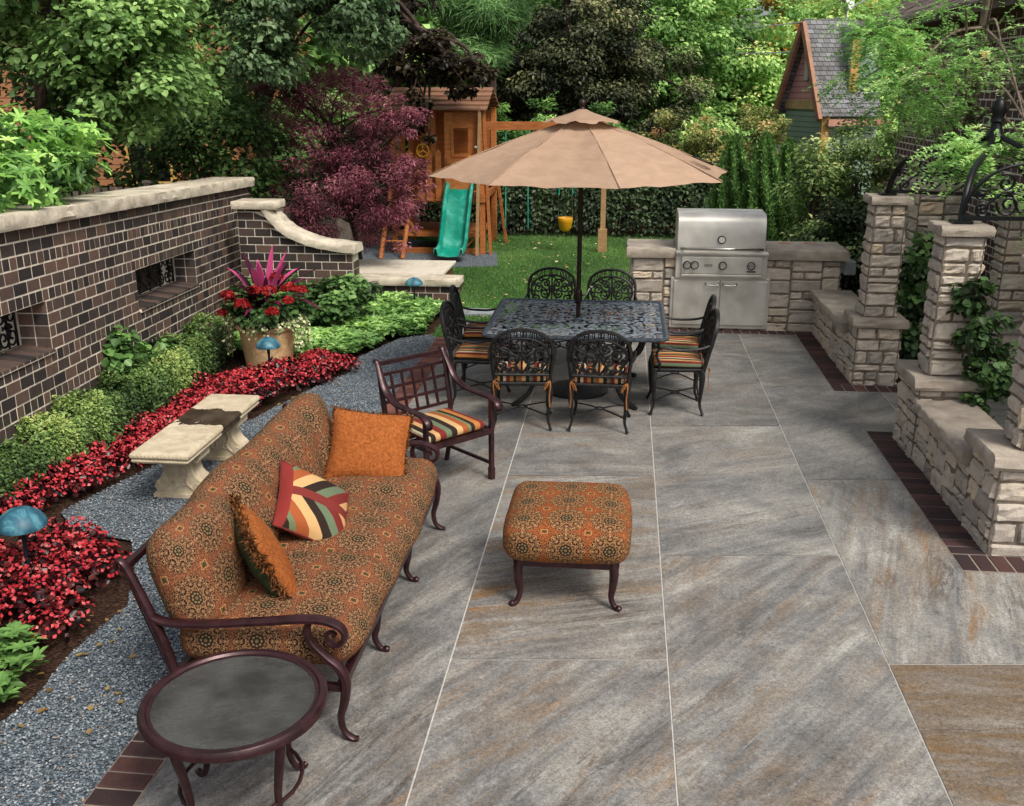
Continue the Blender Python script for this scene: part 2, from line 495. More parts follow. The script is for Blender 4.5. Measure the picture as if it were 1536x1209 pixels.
def medallion(name, warm):
    """Woven upholstery: round filigree medallions on terracotta, small green diamonds between them."""
    b = NB(name); x, y, _ = b.xyz(b.uv())
    A, B_, R = .238, .228, .112
    def cell(ox, oy):
        cx = ((x / A + ox).fract() - .5) * A; cy = ((y / B_ + oy).fract() - .5) * B_
        return cx, cy, (cx * cx + cy * cy).sqrt()
    x1, y1, r1 = cell(.5, .5)
    th = y1.atan2(x1); rn = r1 / R
    edge = 1 - ((th * 16).cos() * .035)
    inside = rn.lt(edge)
    fold = ((th * (8 / (2 * PI)) + 8.0).fract() - .5).abs() * 2          # mirrored petals
    fold2 = ((th * (16 / (2 * PI)) + 8.0).fract() - .5).abs() * 2
    q1 = (rn * 6.2 + fold * 1.5).sin() * 1.0 + (fold * 7.5 - rn * 9).sin() * .8
    vd = b.vor(b.vec(rn * 5.2, fold * 1.7 * (rn + .25), 0.0), 1.7, 'DISTANCE_TO_EDGE')[0]
    q2 = ((rn * 17).sin() + (fold2 * 5 + rn * 4).sin())
    lace = (vd.lt(.045) + q1.abs().lt(.12) + q2.gt(1.70)).clamp()
    mcol = b.mix(q1.gt(.85), '#200e09', '#5c301d')
    mcol = b.mix(lace, mcol, '#b58659' if warm else '#a97f5a')
    core = rn.lt(.30)
    ccol = b.mix(((rn * 40).sin() + (th * 8).cos() * .8).gt(.35), '#2a1d14', '#85714f')
    mcol = b.mix(core, mcol, ccol)
    # ground
    d, c = b.vor(b.uv(), 120); g = b.noise(b.uv(), 190, 2, .6)
    hi, lo = ('#a25629', '#733717') if warm else ('#8d563d', '#663b28')
    gcol = b.mix(d.remap(.28, .5), hi, lo)
    gcol = b.mix(g.gt(.58) * .7, gcol, '#c58c5a')
    gcol = b.mix(g.lt(.42) * .6, gcol, '#5d2c18')
    # small diamonds midway between four medallions
    x2, y2, r2 = cell(0, 0)
    dm = x2.abs() + y2.abs()
    star = (r2 + (y2.atan2(x2) * 4).cos() * .004)
    gcol = b.mix(star.lt(.021) * star.gt(.017), gcol, '#c0905a')
    gcol = b.mix(dm.lt(.014), gcol, '#38432a')
    col = b.mix(inside, gcol, mcol)
    wv = b.noise(b.uv(), 520, 1, .5)
    col = b.mix(1.0, col, b.vec_col(wv.remap(.3, .7, .78, 1.15)), 'MULTIPLY')
    f = b.noise(b.obj(), 7, 4, .55, .4)
    b.bump(f * 1.0 + wv * .05, .35, .05)
    return b.out(col, .85, 0, .2, Sheen_Weight=.0)

STRIPE = [(0, '#a05530'), (.09, '#cba470'), (.19, '#2f231d'), (.28, '#66745a'), (.37, '#762b26'), (.47, '#c99d6a'), (.55, '#2f231d'), (.63, '#c4b898'), (.70, '#7c2d27'), (.80, '#b57640'), (.89, '#2f231d'), (.95, '#6c7a58')]
def stripes(name, period, axis=0, stops=STRIPE, mitre=None):
    b = NB(name); q = b.xyz(b.uv())
    t = q[axis] / period
    if mitre == 'chevron': t = (q[0] * .75 + q[1].abs() * -.75) / period + .37
    c = b.ramp((t + 10.0).fract(), stops, 'CONSTANT')
    if mitre == 'chevron':
        c = b.mix(q[1].abs().lt(.028), c, '#7a302b')
        c = b.mix(q[0].lt(-.17), c, '#86302b')
    w = b.noise(b.uv(), 300, 2, .6)
    c = b.mix(1.0, c, b.vec_col(w.remap(.3, .7, .8, 1.12)), 'MULTIPLY')
    b.bump(b.noise(b.obj(), 9, 4, .5), .3, .03)
    return b.out(c, .85, 0, .2)

def m_tabletop():
    """Cast aluminium lattice: leafy scrolls with open gaps between them."""
    b = NB('cast_table_lattice'); u = b.uv(); x, y, _ = b.xyz(u)
    ax, ay = x.abs(), y.abs()
    p = b.vec(ax, ay, 0.0)
    w = b.noise(p, 5, 2, .5, .6)
    d, c = b.vor(b.vec(ax + w * .10, ay + w * .14, 0.0), 24, 'F1')
    r1 = (((ax - .42) * (ax - .42) + (ay - .38) * (ay - .38)).sqrt() * 95 + w * 16).sin()
    hole = (d.gt(.54) * r1.gt(.05))
    rim = ax.gt(.74) + ay.gt(.73) + (y.abs()).lt(0.0) + (x + .0).abs().lt(.014)
    solid = (1 - hole + rim).clamp()
    n = b.noise(b.obj(), 14, 4, .6)
    col = b.mix((n * .5 + d * .8).remap(.25, .8), '#a9b5c2', '#3b434c')  # pale blue-grey puts the sky's reflection on the metal into the colour
    b.out(col, (n * .3 + .25), .2, .5)
    b.bump(d * -1 + r1 * -.15, .7, .01)
    tr = b.nt.nodes.new('ShaderNodeBsdfTransparent'); m = b.nt.nodes.new('ShaderNodeMixShader')
    b.L(solid, m.inputs[0]); b.nt.links.new(tr.outputs[0], m.inputs[1]); b.nt.links.new(b.p.outputs[0], m.inputs[2])
    b.nt.links.new(m.outputs[0], b.o.inputs[0])
    return b.mat

def m_glass():
    b = NB('rippled_glass'); o = b.obj()
    n = b.noise(o, 42, 2, .5, 1.6)
    b.bump(n, .6, .02)
    b.out('#9aa39a', .10, 0, .6, Transmission_Weight=.9, IOR=1.25)
    b.p.inputs['Alpha'].default_value = 1
    b.L(b.mix(b.noise(o, 4, 3).remap(.4, .6), '#9c9c98', '#c8cac6'), b.p.inputs['Base Color'])
    return b.mat

def m_wood(name, a, c_, sc=(3, 3, 40), rough=.65):
    b = NB(name); o = b.obj(); lv = b.attr('lv')
    n = b.noise(b.mapv(o, sc), 1.5, 5, .6, .8); k = b.noise(o, 3, 3)
    col = b.mix((n * .75 + k * .25 + (lv - .5) * .3).remap(.3, .7), a, c_)
    b.bump(n, .3, .005)
    return b.out(col, rough, 0, .3)

def m_steel():
    b = NB('brushed_steel'); o = b.obj()
    n = b.noise(b.mapv(o, (2, 30, 90)), 3, 3, .6); k = b.noise(o, 3.5, 3, .5)
    b.bump(n, .06, .004)
    return b.out(b.mix(k.remap(.3, .7), '#b9b4ab', '#e2ded5'), (n * .14 + k * .1 + .32), .62, .5)

def m_umbrella():
    b = NB('canvas_tan'); o = b.obj(); lv = b.attr('lv')
    n = b.noise(b.mapv(o, (2.5, 2.5, 9)), 2.2, 5, .6, .5); w = b.noise(o, 260, 2)
    c = b.mix((n * .45 + .28 + (lv - .5) * .45).remap(.25, .75), '#9f826c', '#cfb096')
    c = b.mix(1.0, c, b.vec_col(w.remap(.3, .7, .9, 1.08)), 'MULTIPLY')
    b.bump(n * .6 + w * .05, .35, .03)
    b.leafy(c, .18, .85, .15)
    return b.mat

def m_bench():
    b = NB('cast_stone_bench'); o = b.obj(); x, y, z = b.xyz(o)
    n = b.noise(o, 9, 5, .65, .4); f = b.noise(o, 60, 4, .6)
    c = b.mix(n.remap(.35, .7), '#b5a68b', '#d6c8ae')
    # a wet brown patch across the middle of the seat
    e = b.noise(o, 4.0, 3, .5, .6)
    wet = ((y - .12 + (e - .5) * .35).abs().lt(.20) * z.gt(.33))
    dry = (b.noise(o, 9, 3, .5, .5).gt(.60) * (y + .02).abs().lt(.09))
    wm = (wet - dry).clamp()
    wm2 = wm * b.noise(o, 5, 3).remap(.35, .6, .9, 1.0)
    c = b.mix(wm2 * .97, c, '#2b1c11')
    c = b.mix((b.noise(o, 15, 5, .7).remap(.6, .68) * (y + .33).abs().lt(.16)) * .8, c, '#e4ddd0')
    b.bump(n * .4 + f * .5, .4, .008)
    return b.out(c, wm.remap(0, 1, .85, .62), 0, .15)

def m_cloudy(name, cols, scale, rough=.5, spec=.5, zs=1):
    b = NB(name); o = b.obj()
    n = b.noise(b.mapv(o, (1, 1, zs)), scale, 5, .65, .6)
    b.bump(b.noise(o, scale * 4, 4), .2, .004)
    return b.out(b.ramp(n, cols), rough, 0, spec)

def m_wallbrick(name, c1, c2, mortar, sc, off=.5, w=.21, h=.075, ms=.012, horiz='y'):
    b = NB(name); x, y, z = b.xyz(b.obj())
    n = b.nt.nodes.new('ShaderNodeTexBrick'); b.nt.links.new(b.vec(y if horiz == 'y' else x, z, 0.0), n.inputs['Vector'])
    n.inputs['Color1'].default_value = lin(c1); n.inputs['Color2'].default_value = lin(c2); n.inputs['Mortar'].default_value = lin(mortar)
    n.inputs['Scale'].default_value = sc; n.inputs['Mortar Size'].default_value = ms
    n.inputs['Brick Width'].default_value = w; n.inputs['Row Height'].default_value = h
    return b.out(X(b, n.outputs['Color']), .85, 0, .2)

def m_siding(name, a, shadow, pitch=.1, rough=.7):
    b = NB(name); x, y, z = b.xyz(b.obj())
    f = (z / pitch).fract()
    c = b.mix(f.lt(.16), a, shadow)
    c = b.mix(b.noise(b.obj(), 2, 4).remap(.4, .7) * .25, c, shadow)
    b.bump(f, .4, .02)
    return b.out(c, rough, 0, .3)

def m_shingle(name, a, c_):
    b = NB(name); x, y, z = b.xyz(b.obj())
    n = b.nt.nodes.new('ShaderNodeTexBrick'); b.nt.links.new(b.vec(x + y, z, 0.0), n.inputs['Vector'])
    n.inputs['Color1'].default_value = lin(a); n.inputs['Color2'].default_value = lin(c_); n.inputs['Mortar'].default_value = lin('#2a2624')
    n.inputs['Scale'].default_value = 1; n.inputs['Mortar Size'].default_value = .008; n.inputs['Brick Width'].default_value = .22; n.inputs['Row Height'].default_value = .11
    return b.out(b.mix(b.noise(b.obj(), 1.6, 4).remap(.5, .7) * .5, X(b, n.outputs['Color']), '#3a302a'), .9, 0, .1)

M = {}
M['tile'] = m_tile()
M['grout'] = simple('pale_grout', '#b9b6b0', '#d6d3cc', 20, .9)
M['brick'] = m_brick('clinker_brick', [(.0, '#2f2b2b'), (.3, '#423936'), (.55, '#544640'), (.78, '#665147'), (1, '#76594a')])
M['edge_brick'] = m_brick('edging_brick', [(.0, '#35292a'), (.5, '#4a3432'), (.8, '#5c3f39'), (1, '#6d4a40')])
M['edge_red'] = m_brick('edging_brick_red', [(.0, '#5a3a34'), (.5, '#74493f'), (1, '#8a5a4c')])
M['mortar'] = simple('cream_mortar', '#d8ccb8', '#efe4d2', 12, .95, bump=.3)
M['edge_mortar'] = simple('edging_mortar', '#7d7066', '#978a7e', 12, .95, bump=.3)
M['stone'] = m_stone()
M['stone_mortar'] = simple('stone_mortar', '#665c50', '#817567', 12, .95, bump=.4)
M['cap'] = simple('limestone_cap', '#8d8277', '#b3a798', 4, .8, bump=.6, bs=45, bd=.012)
M['coping'] = simple('cream_coping', '#b0a592', '#dcd0bc', 5, .8, bump=.6, bs=40, bd=.015)
M['gravel'] = m_gravel()
M['chip'] = NB('gravel_chip'); _b = M['chip']; M['chip'] = _b.out(_b.ramp(_b.attr('lv'), [(0, '#3c4650'), (.4, '#68747e'), (.75, '#8b959c'), (.93, '#aeb0af'), (1, '#a8825e')]), .75, 0, .35)
M['soil'] = m_soil()
M['lawn'] = m_lawn()
M['iron'] = simple('black_iron', '#08090a', '#15171a', 30, .42, .4, .5, bump=.15)
M['cast'] = simple('black_cast_aluminium', '#1d1c1d', '#343334', 25, .45, .5, .5, bump=.2, bs=80)
M['bronze'] = simple('bronze_metal', '#2b1618', '#43262a', 14, .32, .35, .5, bump=.08)
M['sofa_fabric'] = medallion('sofa_upholstery', False)
M['otto_fabric'] = medallion('ottoman_upholstery', True)
M['seat_stripe'] = stripes('striped_canvas', .34)
M['arm_stripe'] = stripes('striped_canvas_wide', .55)
M['chevron'] = stripes('mitred_stripe', .62, mitre='chevron')
M['orange'] = simple('rust_chenille', '#8a4c24', '#b46a38', 60, .95, 0, .1, bump=.8, bs=160)
M['fringe'] = NB('fringe_yarn'); _b = M['fringe']; M['fringe'] = _b.out(_b.ramp(_b.attr('lv'), [(0, '#3a2216'), (.5, '#74492a'), (1, '#b58150')]), .95, 0, .1)
M['green_velvet'] = simple('green_velvet', '#1f2a18', '#38462a', 12, .8, 0, .2)
M['cord_red'] = simple('red_cord', '#5d1a1a', '#74241f', 30, .8)
M['tie'] = simple('orange_tie', '#7a4a22', '#9c6430', 20, .9)
M['tabletop'] = m_tabletop()
M['table_metal'] = simple('blue_grey_cast_metal', '#3a424a', '#5d6872', 22, .4, .55, .5, bump=.2)
M['glass'] = m_glass()
M['steel'] = m_steel()
M['steel_dark'] = simple('dark_trim', '#1c1b1a', '#2c2b29', 10, .5, .3)
M['chrome'] = NB('polished_knob').out('#c8c4bc', .15, .95)
M['cedar'] = m_wood('cedar_timber', '#8a4a24', '#c17a42', (4, 4, 18))
M['cedar_h'] = m_wood('cedar_board', '#85471f', '#b8733e', (2, 18, 18))
M['roof_board'] = m_wood('roof_board', '#6d4c38', '#97705a', (1.5, 14, 14))
M['pale_post'] = m_wood('weathered_post', '#96744f', '#b8936a', (4, 4, 14))
M['grey_wood'] = m_wood('grey_picket', '#5e564e', '#857b70', (4, 4, 12))
M['dark_fence'] = m_wood('dark_picket', '#191614', '#2b2622', (4, 4, 12))
M['deck'] = m_wood('cream_slat', '#c9bfae', '#e2d9c8', (8, 2, 8))
M['brown_frame'] = m_wood('brown_frame', '#5b3b29', '#7d5339', (2, 8, 8))
M['green_plastic'] = m_cloudy('green_plastic', [(.3, '#06705e'), (.5, '#14907a'), (.7, '#5bb8a6')], 3.5, .3)
M['yellow_plastic'] = simple('yellow_plastic', '#c88c14', '#dba321', 8, .4)
M['white_plastic'] = simple('white_plastic', '#c9c9c4', '#e0e0dc', 8, .5)
M['grey_plastic'] = simple('grey_box', '#8d9395', '#a8adae', 6, .5)
M['canvas'] = m_umbrella()
M['pole'] = simple('umbrella_pole_brown', '#1f1614', '#33241f', 20, .4, .4)
M['urn'] = simple('sandstone_pot', '#c09a70', '#dfbd92', 5, .8, 0, .25, bump=.6, bs=16, bd=.02)
M['bench'] = m_bench()
M['verdigris'] = m_cloudy('verdigris_copper', [(.3, '#1a3a4a'), (.48, '#2f6478'), (.6, '#5d97a2'), (.74, '#8fa595')], 9, .5, zs=.35)
M['stake'] = simple('dark_stake', '#0d1c26', '#1c3440', 20, .5, .3)
M['bark'] = simple('brown_bark', '#2b211a', '#54443a', 12, .95, bump=.8, bs=30)
M['bark_light'] = simple('grey_bark', '#5d5046', '#8c7c6c', 12, .95, bump=.6, bs=30)
M['cream_paint'] = simple('cream_paint', '#c69a52', '#d9ae66', 5, .7)
M['tan_siding'] = m_siding('tan_siding', '#b9825c', '#7d5238', .16)
M['window_dark'] = NB('dark_window_glass').out('#0d0f12', .08, 0, .6)
M['green_siding'] = m_siding('green_siding', '#94ac96', '#5c7464', .13)
M['pink_siding'] = m_siding('pink_siding', '#dba9a2', '#a8706a', .14)
M['brown_trim'] = simple('brown_trim', '#936a54', '#aa7e62', 5, .7)
M['tan_trim'] = simple('tan_trim', '#b39a68', '#c9b07c', 5, .7)
M['pink_trim'] = simple('pink_trim', '#b5826e', '#c7957f', 5, .7)
M['shingle'] = m_shingle('grey_shingle', '#8f9092', '#6e6e6f')
M['shingle_dark'] = m_shingle('dark_shingle', '#8b7d74', '#4d443f')
M['house_brick'] = m_wallbrick('house_brick', '#574546', '#735851', '#e6dac8', 1, w=.23, h=.11, ms=.011)
M['soffit'] = simple('soffit_board', '#4d4238', '#6a5b4c', 5, .8)
M['car_paint'] = simple('white_car_paint', '#b8c2c2', '#d0d8d8', 3, .25)
M['flag'] = simple('bluestone', '#7c8288', '#989ea2', 5, .8, bump=.3)
M['water'] = simple('grey_path', '#656b70', '#7d8388', 3, .6)
# foliage
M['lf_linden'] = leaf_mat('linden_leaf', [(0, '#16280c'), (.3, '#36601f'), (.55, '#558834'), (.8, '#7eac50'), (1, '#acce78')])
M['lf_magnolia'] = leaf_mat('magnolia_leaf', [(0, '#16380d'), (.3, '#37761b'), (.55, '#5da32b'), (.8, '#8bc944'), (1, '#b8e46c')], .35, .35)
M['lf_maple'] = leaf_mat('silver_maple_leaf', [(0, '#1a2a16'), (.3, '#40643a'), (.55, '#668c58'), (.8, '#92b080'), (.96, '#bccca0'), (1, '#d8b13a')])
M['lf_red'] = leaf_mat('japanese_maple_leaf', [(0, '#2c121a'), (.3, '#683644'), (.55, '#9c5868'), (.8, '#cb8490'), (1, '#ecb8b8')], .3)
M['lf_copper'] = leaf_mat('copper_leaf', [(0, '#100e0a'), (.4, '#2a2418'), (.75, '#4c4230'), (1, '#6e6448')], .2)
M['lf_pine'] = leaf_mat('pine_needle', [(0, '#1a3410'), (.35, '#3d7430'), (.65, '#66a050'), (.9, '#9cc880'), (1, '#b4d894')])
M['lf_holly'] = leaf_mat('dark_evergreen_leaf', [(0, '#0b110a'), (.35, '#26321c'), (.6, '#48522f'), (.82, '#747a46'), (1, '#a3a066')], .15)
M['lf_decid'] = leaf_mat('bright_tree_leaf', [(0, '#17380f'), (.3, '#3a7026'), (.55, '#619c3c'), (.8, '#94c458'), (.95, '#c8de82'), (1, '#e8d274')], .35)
M['lf_orange'] = leaf_mat('orange_autumn_leaf', [(0, '#5a4a1a'), (.35, '#a07a2a'), (.65, '#d3a04a'), (1, '#f0cf86')], .35)
M['lf_yellowing'] = leaf_mat('yellowing_leaf', [(0, '#26380f'), (.35, '#587028'), (.62, '#8f9a44'), (.84, '#cba658'), (1, '#e6c67e')], .3)
M['lf_arbor'] = leaf_mat('arborvitae_spray', [(0, '#122408'), (.35, '#265012'), (.65, '#427a24'), (.9, '#649e36'), (1, '#84b84a')], .2)
M['lf_thuja'] = leaf_mat('light_thuja_spray', [(0, '#12300e'), (.35, '#2c5c1c'), (.65, '#4f8c2e'), (.9, '#7bb446'), (1, '#9ccb5c')], .25)
M['lf_loose'] = leaf_mat('loose_shrub_leaf', [(0, '#15290e'), (.3, '#3a5c22'), (.55, '#62863a'), (.8, '#92ae58'), (.95, '#bdcc7c'), (1, '#c4965a')], .3)
M['lf_locust'] = leaf_mat('locust_leaflet', [(0, '#234a16'), (.3, '#447f2c'), (.55, '#68a843'), (.8, '#92c862'), (.97, '#b9dd84'), (1, '#dcb256')], .35)
M['lf_hedge'] = leaf_mat('hedge_leaf', [(0, '#0a130a'), (.4, '#1f331a'), (.7, '#3f5c30'), (.9, '#688446'), (1, '#94a45c')], .15)
M['lf_box'] = leaf_mat('boxwood_leaf', [(0, '#0e1e0a'), (.3, '#274a18'), (.55, '#4a7428'), (.8, '#7a9c3c'), (1, '#a9b85a')], .25)
M['lf_bush'] = leaf_mat('garden_bush_leaf', [(0, '#0b1c0a'), (.3, '#1f4418'), (.6, '#3d7029'), (.85, '#65993f'), (1, '#8cbb58')], .25)
M['lf_pachy'] = leaf_mat('pachysandra_leaf', [(0, '#12280d'), (.3, '#2b5a1b'), (.6, '#4f8c2f'), (.85, '#82b84c'), (1, '#a9d46e')], .25, .35)
M['lf_ivy'] = leaf_mat('ivy_leaf', [(0, '#0c180a'), (.4, '#224418'), (.7, '#3c6a2a'), (.9, '#5c8c40'), (1, '#86a85c')], .15)
M['lf_pale_ivy'] = leaf_mat('variegated_ivy_leaf', [(0, '#4a5f30'), (.4, '#7d9156'), (.75, '#a9b67c'), (1, '#d4d8ac')], .25)
M['lf_cordy'] = leaf_mat('cordyline_blade', [(0, '#24101c'), (.4, '#4c1a34'), (.7, '#9a2c60'), (1, '#de5c94')], .3, .3)
M['lf_begonia'] = leaf_mat('bronze_begonia_leaf', [(0, '#120608'), (.5, '#2f1014'), (.85, '#4e1a1e'), (1, '#5e2a22')], .15, .3)
M['fl_red'] = leaf_mat('red_petal', [(0, '#9a1e2a'), (.4, '#d03642'), (.75, '#ea5e64'), (1, '#f49a94')], .3, .5)
M['fl_geranium'] = leaf_mat('geranium_petal', [(0, '#5e0e12'), (.5, '#a01a1e'), (1, '#cf3a36')], .3, .5)
M['grass'] = leaf_mat('grass_blade', [(0, '#23481a'), (.5, '#3f6e2a'), (1, '#6c9740')], .3, .5)
M['fallen'] = leaf_mat('fallen_leaf', [(0, '#8a6a3a'), (.5, '#cbb070'), (1, '#e8dcae')], .2)
# ------------------------------------------------------------------ world, camera, light
w = bpy.data.worlds.new('World'); sc.world = w; w.use_nodes = True
nt = w.node_tree; nt.nodes.clear()
wo = nt.nodes.new('ShaderNodeOutputWorld'); bg = nt.nodes.new('ShaderNodeBackground'); sky = nt.nodes.new('ShaderNodeTexSky')
SUN_EL, SUN_AZ = math.radians(52), math.radians(136)     # azimuth clockwise from +Y
sky.sky_type = 'NISHITA'; sky.sun_disc = False; sky.sun_elevation = SUN_EL; sky.sun_rotation = SUN_AZ
sky.air_density = 1.0; sky.dust_density = 4.0; sky.ozone_density = .6
bg.inputs[1].default_value = .165
hs = nt.nodes.new('ShaderNodeHueSaturation'); hs.inputs['Saturation'].default_value = .32
nt.links.new(sky.outputs[0], hs.inputs['Color']); nt.links.new(hs.outputs[0], bg.inputs[0]); nt.links.new(bg.outputs[0], wo.inputs[0])
ld = bpy.data.lights.new('sun', 'SUN'); ld.energy = 2.4; ld.angle = math.radians(16); ld.color = (1.0, .93, .82)
lo = bpy.data.objects.new('sun', ld); COL.objects.link(lo)
sd = Vector((math.sin(SUN_AZ) * math.cos(SUN_EL), math.cos(SUN_AZ) * math.cos(SUN_EL), math.sin(SUN_EL)))
lo.rotation_euler = (-sd).to_track_quat('-Z', 'Y').to_euler(); lo.location = sd * 30
cd = bpy.data.cameras.new('camera'); cam = bpy.data.objects.new('camera', cd); COL.objects.link(cam)
cam.location = (0, 0, 2.8)
cd.sensor_width = 36; cd.lens = 36 * 1500 / 1536; cd.clip_end = 500
cam.rotation_euler = (PI / 2 - math.radians(17.52), 0, math.radians(6.24))
sc.camera = cam
sc.view_settings.view_transform = 'Standard'; sc.view_settings.look = 'None'; sc.view_settings.exposure = 0
sc.cycles.max_bounces = 8; sc.cycles.transparent_max_bounces = 16; sc.cycles.diffuse_bounces = 3
sc.cycles.use_denoising = True

# ------------------------------------------------------------------ ground and paving
def sheet(name, pts, z, m, kind='structure'):
    b = MB(); b.poly([(x, y, z) for x, y in pts]); o = b.build(name, m); tag(o, kind=kind); return o

sheet('ground', [(-120, -40), (120, -40), (120, 200), (-120, 200)], -.03, M['soil'])
PY1 = 11.83
sheet('patio_joints', [(-1.9, -.5), (5.5, -.5), (5.5, 9.3), (2.2, PY1), (-1.9, PY1)], 0.0, M['grout'])
tb = MB(); SK = .109; G = .004
cols = [(-1.9, -.80, [-.6, 2.0, 8.25], [(58, .35), (60, .35), (62, .3), (20, .1)]),
        (-.80, .305, [-.6, 1.95, 4.49, 7.05, 9.6], [(50, .4), (52, .45), (54, .45), (20, .72), (8, .25), (15, .2)]),
        (.305, 1.42, [.7, 3.26, 5.81, 8.34, 10.87], [(50, .5), (55, .6), (52, .55), (30, .2), (8, .25), (12, .3)]),
        (1.42, 2.53, [-.4, 2.15, 4.69, 7.21, 9.68], [(4, .8), (4, .95), (4, 1.0), (75, .55), (40, .22), (25, .3)]),
        (2.53, 3.64, [.6, 3.2, 5.8, 8.4], [(30, .4), (55, .5), (50, .4), (40, .4), (10, .2)]),
        (3.64, 5.4, [-.4, 2.1, 4.7, 7.3], [(30, .4), (55, .5), (50, .4), (40, .4), (10, .2)])]
for ci, (x0, x1, ys, st) in enumerate(cols):
    Y = [-.5] + [y for y in ys if y > -.5] + [PY1]
    xm = (x0 + x1) / 2
    for k in range(len(Y) - 1):
        ang, rust = st[min(k + (len(ys) - len(Y) + 2), len(st) - 1)]
        a = math.radians(ang); ox, oy = RNG.random(2) * 40
        P = []
        for (x, y, sx, sy) in ((x0, Y[k], 1, 1), (x1, Y[k], -1, 1), (x1, Y[k + 1], -1, -1), (x0, Y[k + 1], 1, -1)):
            yy = y + SK * (x - xm) if -.4 < y < PY1 - .1 else y
            P.append((x + sx * G, min(PY1, yy + sy * G), .004))
        tb.cur = rust + RNG.random() * .012
        tb.poly(P, [(ox + p[0] * math.cos(a) + p[1] * math.sin(a), oy - p[0] * math.sin(a) + p[1] * math.cos(a)) for p in P])
tag(tb.build('patio', M['tile']), kind='structure')

def edging(name, x0, y0, x1, y1, along, m, pitch=.105, z=.012):
    o = MB(); o.box(x0, y0, -.02, x1, y1, z - .005)
    tag(o.build(name + '_mortar', M['edge_mortar']), kind='structure')
    b = MB(); g = .006
    L = (y1 - y0) if along == 'y' else (x1 - x0); n = max(1, round(L / pitch)); p = L / n
    for i in range(n):
        b.cur = random.random(); zz = z + random.uniform(-.002, .002)
        if along == 'y': b.box(x0 + g, y0 + i * p + g, -.01, x1 - g, y0 + (i + 1) * p - g, zz)
        else: b.box(x0 + i * p + g, y0 + g, -.01, x0 + (i + 1) * p - g, y1 - g, zz)
    tag(b.build(name, m, bevel=.003, seg=1), kind='structure')
edging('brick_edging', -2.115, -.5, -1.9, 7.4, 'y', M['edge_brick'])
edging('brick_edging', -2.115, 7.4, -1.9, 11.25, 'y', M['edge_red'])
edging('brick_edging', .1, PY1 - .02, 2.085, 12.0, 'x', M['edge_brick'])
edging('brick_edging', 2.085, 9.74, 2.3, 12.0, 'y', M['edge_brick'])
edging('brick_edging', 2.085, 9.52, 2.95, 9.735, 'x', M['edge_brick'])
edging('brick_edging', 2.12, 5.97, 2.34, 8.33, 'y', M['edge_brick'])
edging('brick_edging', 2.12, 5.74, 3.6, 5.965, 'x', M['edge_brick'])
sheet('planting_soil', [(2.5, 9.76), (9, 9.76), (9, 30), (2.5, 30)], .009, M['soil'])
sheet('side_path', [(2.75, 5.98), (9, 5.98), (9, 8.34), (2.75, 8.34)], .010, M['water'])

GR = [(-2.115, -.5), (-2.115, 11.25), (-2.2, 11.42), (-2.54, 11.2), (-2.8, 10.3), (-2.74, 9.7), (-2.98, 9.0), (-3.2, 8.1), (-3.4, 7.5), (-3.64, 6.6), (-3.8, 6.0), (-3.55, 5.72), (-3.1, 5.62), (-2.9, 5.25), (-2.72, 4.8), (-2.78, 4.3), (-2.74, 3.9), (-2.84, 3.4), (-2.9, 2.0), (-2.9, -.5)]
sheet('gravel_path', GR[::-1], -.008, M['gravel'])
PG = [(-4.6, 15.4), (-2.0, 16.2), (-2.2, 17.6), (-4.6, 19.5), (-5.5, 17)]
LW = [(-2.2, 11.3), (-1.9, 11.28), (-1.9, PY1), (.12, PY1), (.12, 12.7), (4.2, 12.8), (4.2, 20.3), (-6, 20.3), (-6, 15), (-4.4, 14.95), (-2.35, 14.9), (-2.2, 13.2)]
sheet('lawn', LW, -.004, M['lawn'])
sheet('play_gravel', PG, .004, M['gravel'])

def in_poly(px, py, poly):
    c = np.zeros(len(px), bool); j = len(poly) - 1
    for i in range(len(poly)):
        xi, yi = poly[i]; xj, yj = poly[j]
        c ^= ((yi > py) != (yj > py)) & (px < (xj - xi) * (py - yi) / (yj - yi + 1e-12) + xi)
        j = i
    return c
def scatter(poly, n, rng=RNG):
    a = np.array(poly); lo_, hi_ = a.min(0), a.max(0); X_, Y_ = [], []
    while sum(len(q) for q in X_) < n:
        x = rng.uniform(lo_[0], hi_[0], n); y = rng.uniform(lo_[1], hi_[1], n); k = in_poly(x, y, poly)
        X_.append(x[k]); Y_.append(y[k])
    return np.concatenate(X_)[:n], np.concatenate(Y_)[:n]

# loose stone chips over the gravel path
x, y = scatter([p for p in GR if p[1] > 1.5] + [(-2.9, 2.2), (-2.115, 2.2)], 70000)
# keep within path
k = in_poly(x, y, GR); x, y = x[k], y[k]; n = len(x)
L = Leaves()
N = rdir(n) * .45 + np.array([0, 0, 1]); T = rdir(n)
lv = RNG.random(n) * .93; lv[RNG.random(n) < .012] = 1
L.add(np.c_[x, y, RNG.uniform(-.004, .006, n)], N, T, RNG.uniform(.008, .018, n), 1, lv, 0, 0, 'chip')
tag(L.build('gravel_chips', M['chip']), 'loose blue grey stone chips covering the path beside the sofa', 'gravel', kind='stuff')

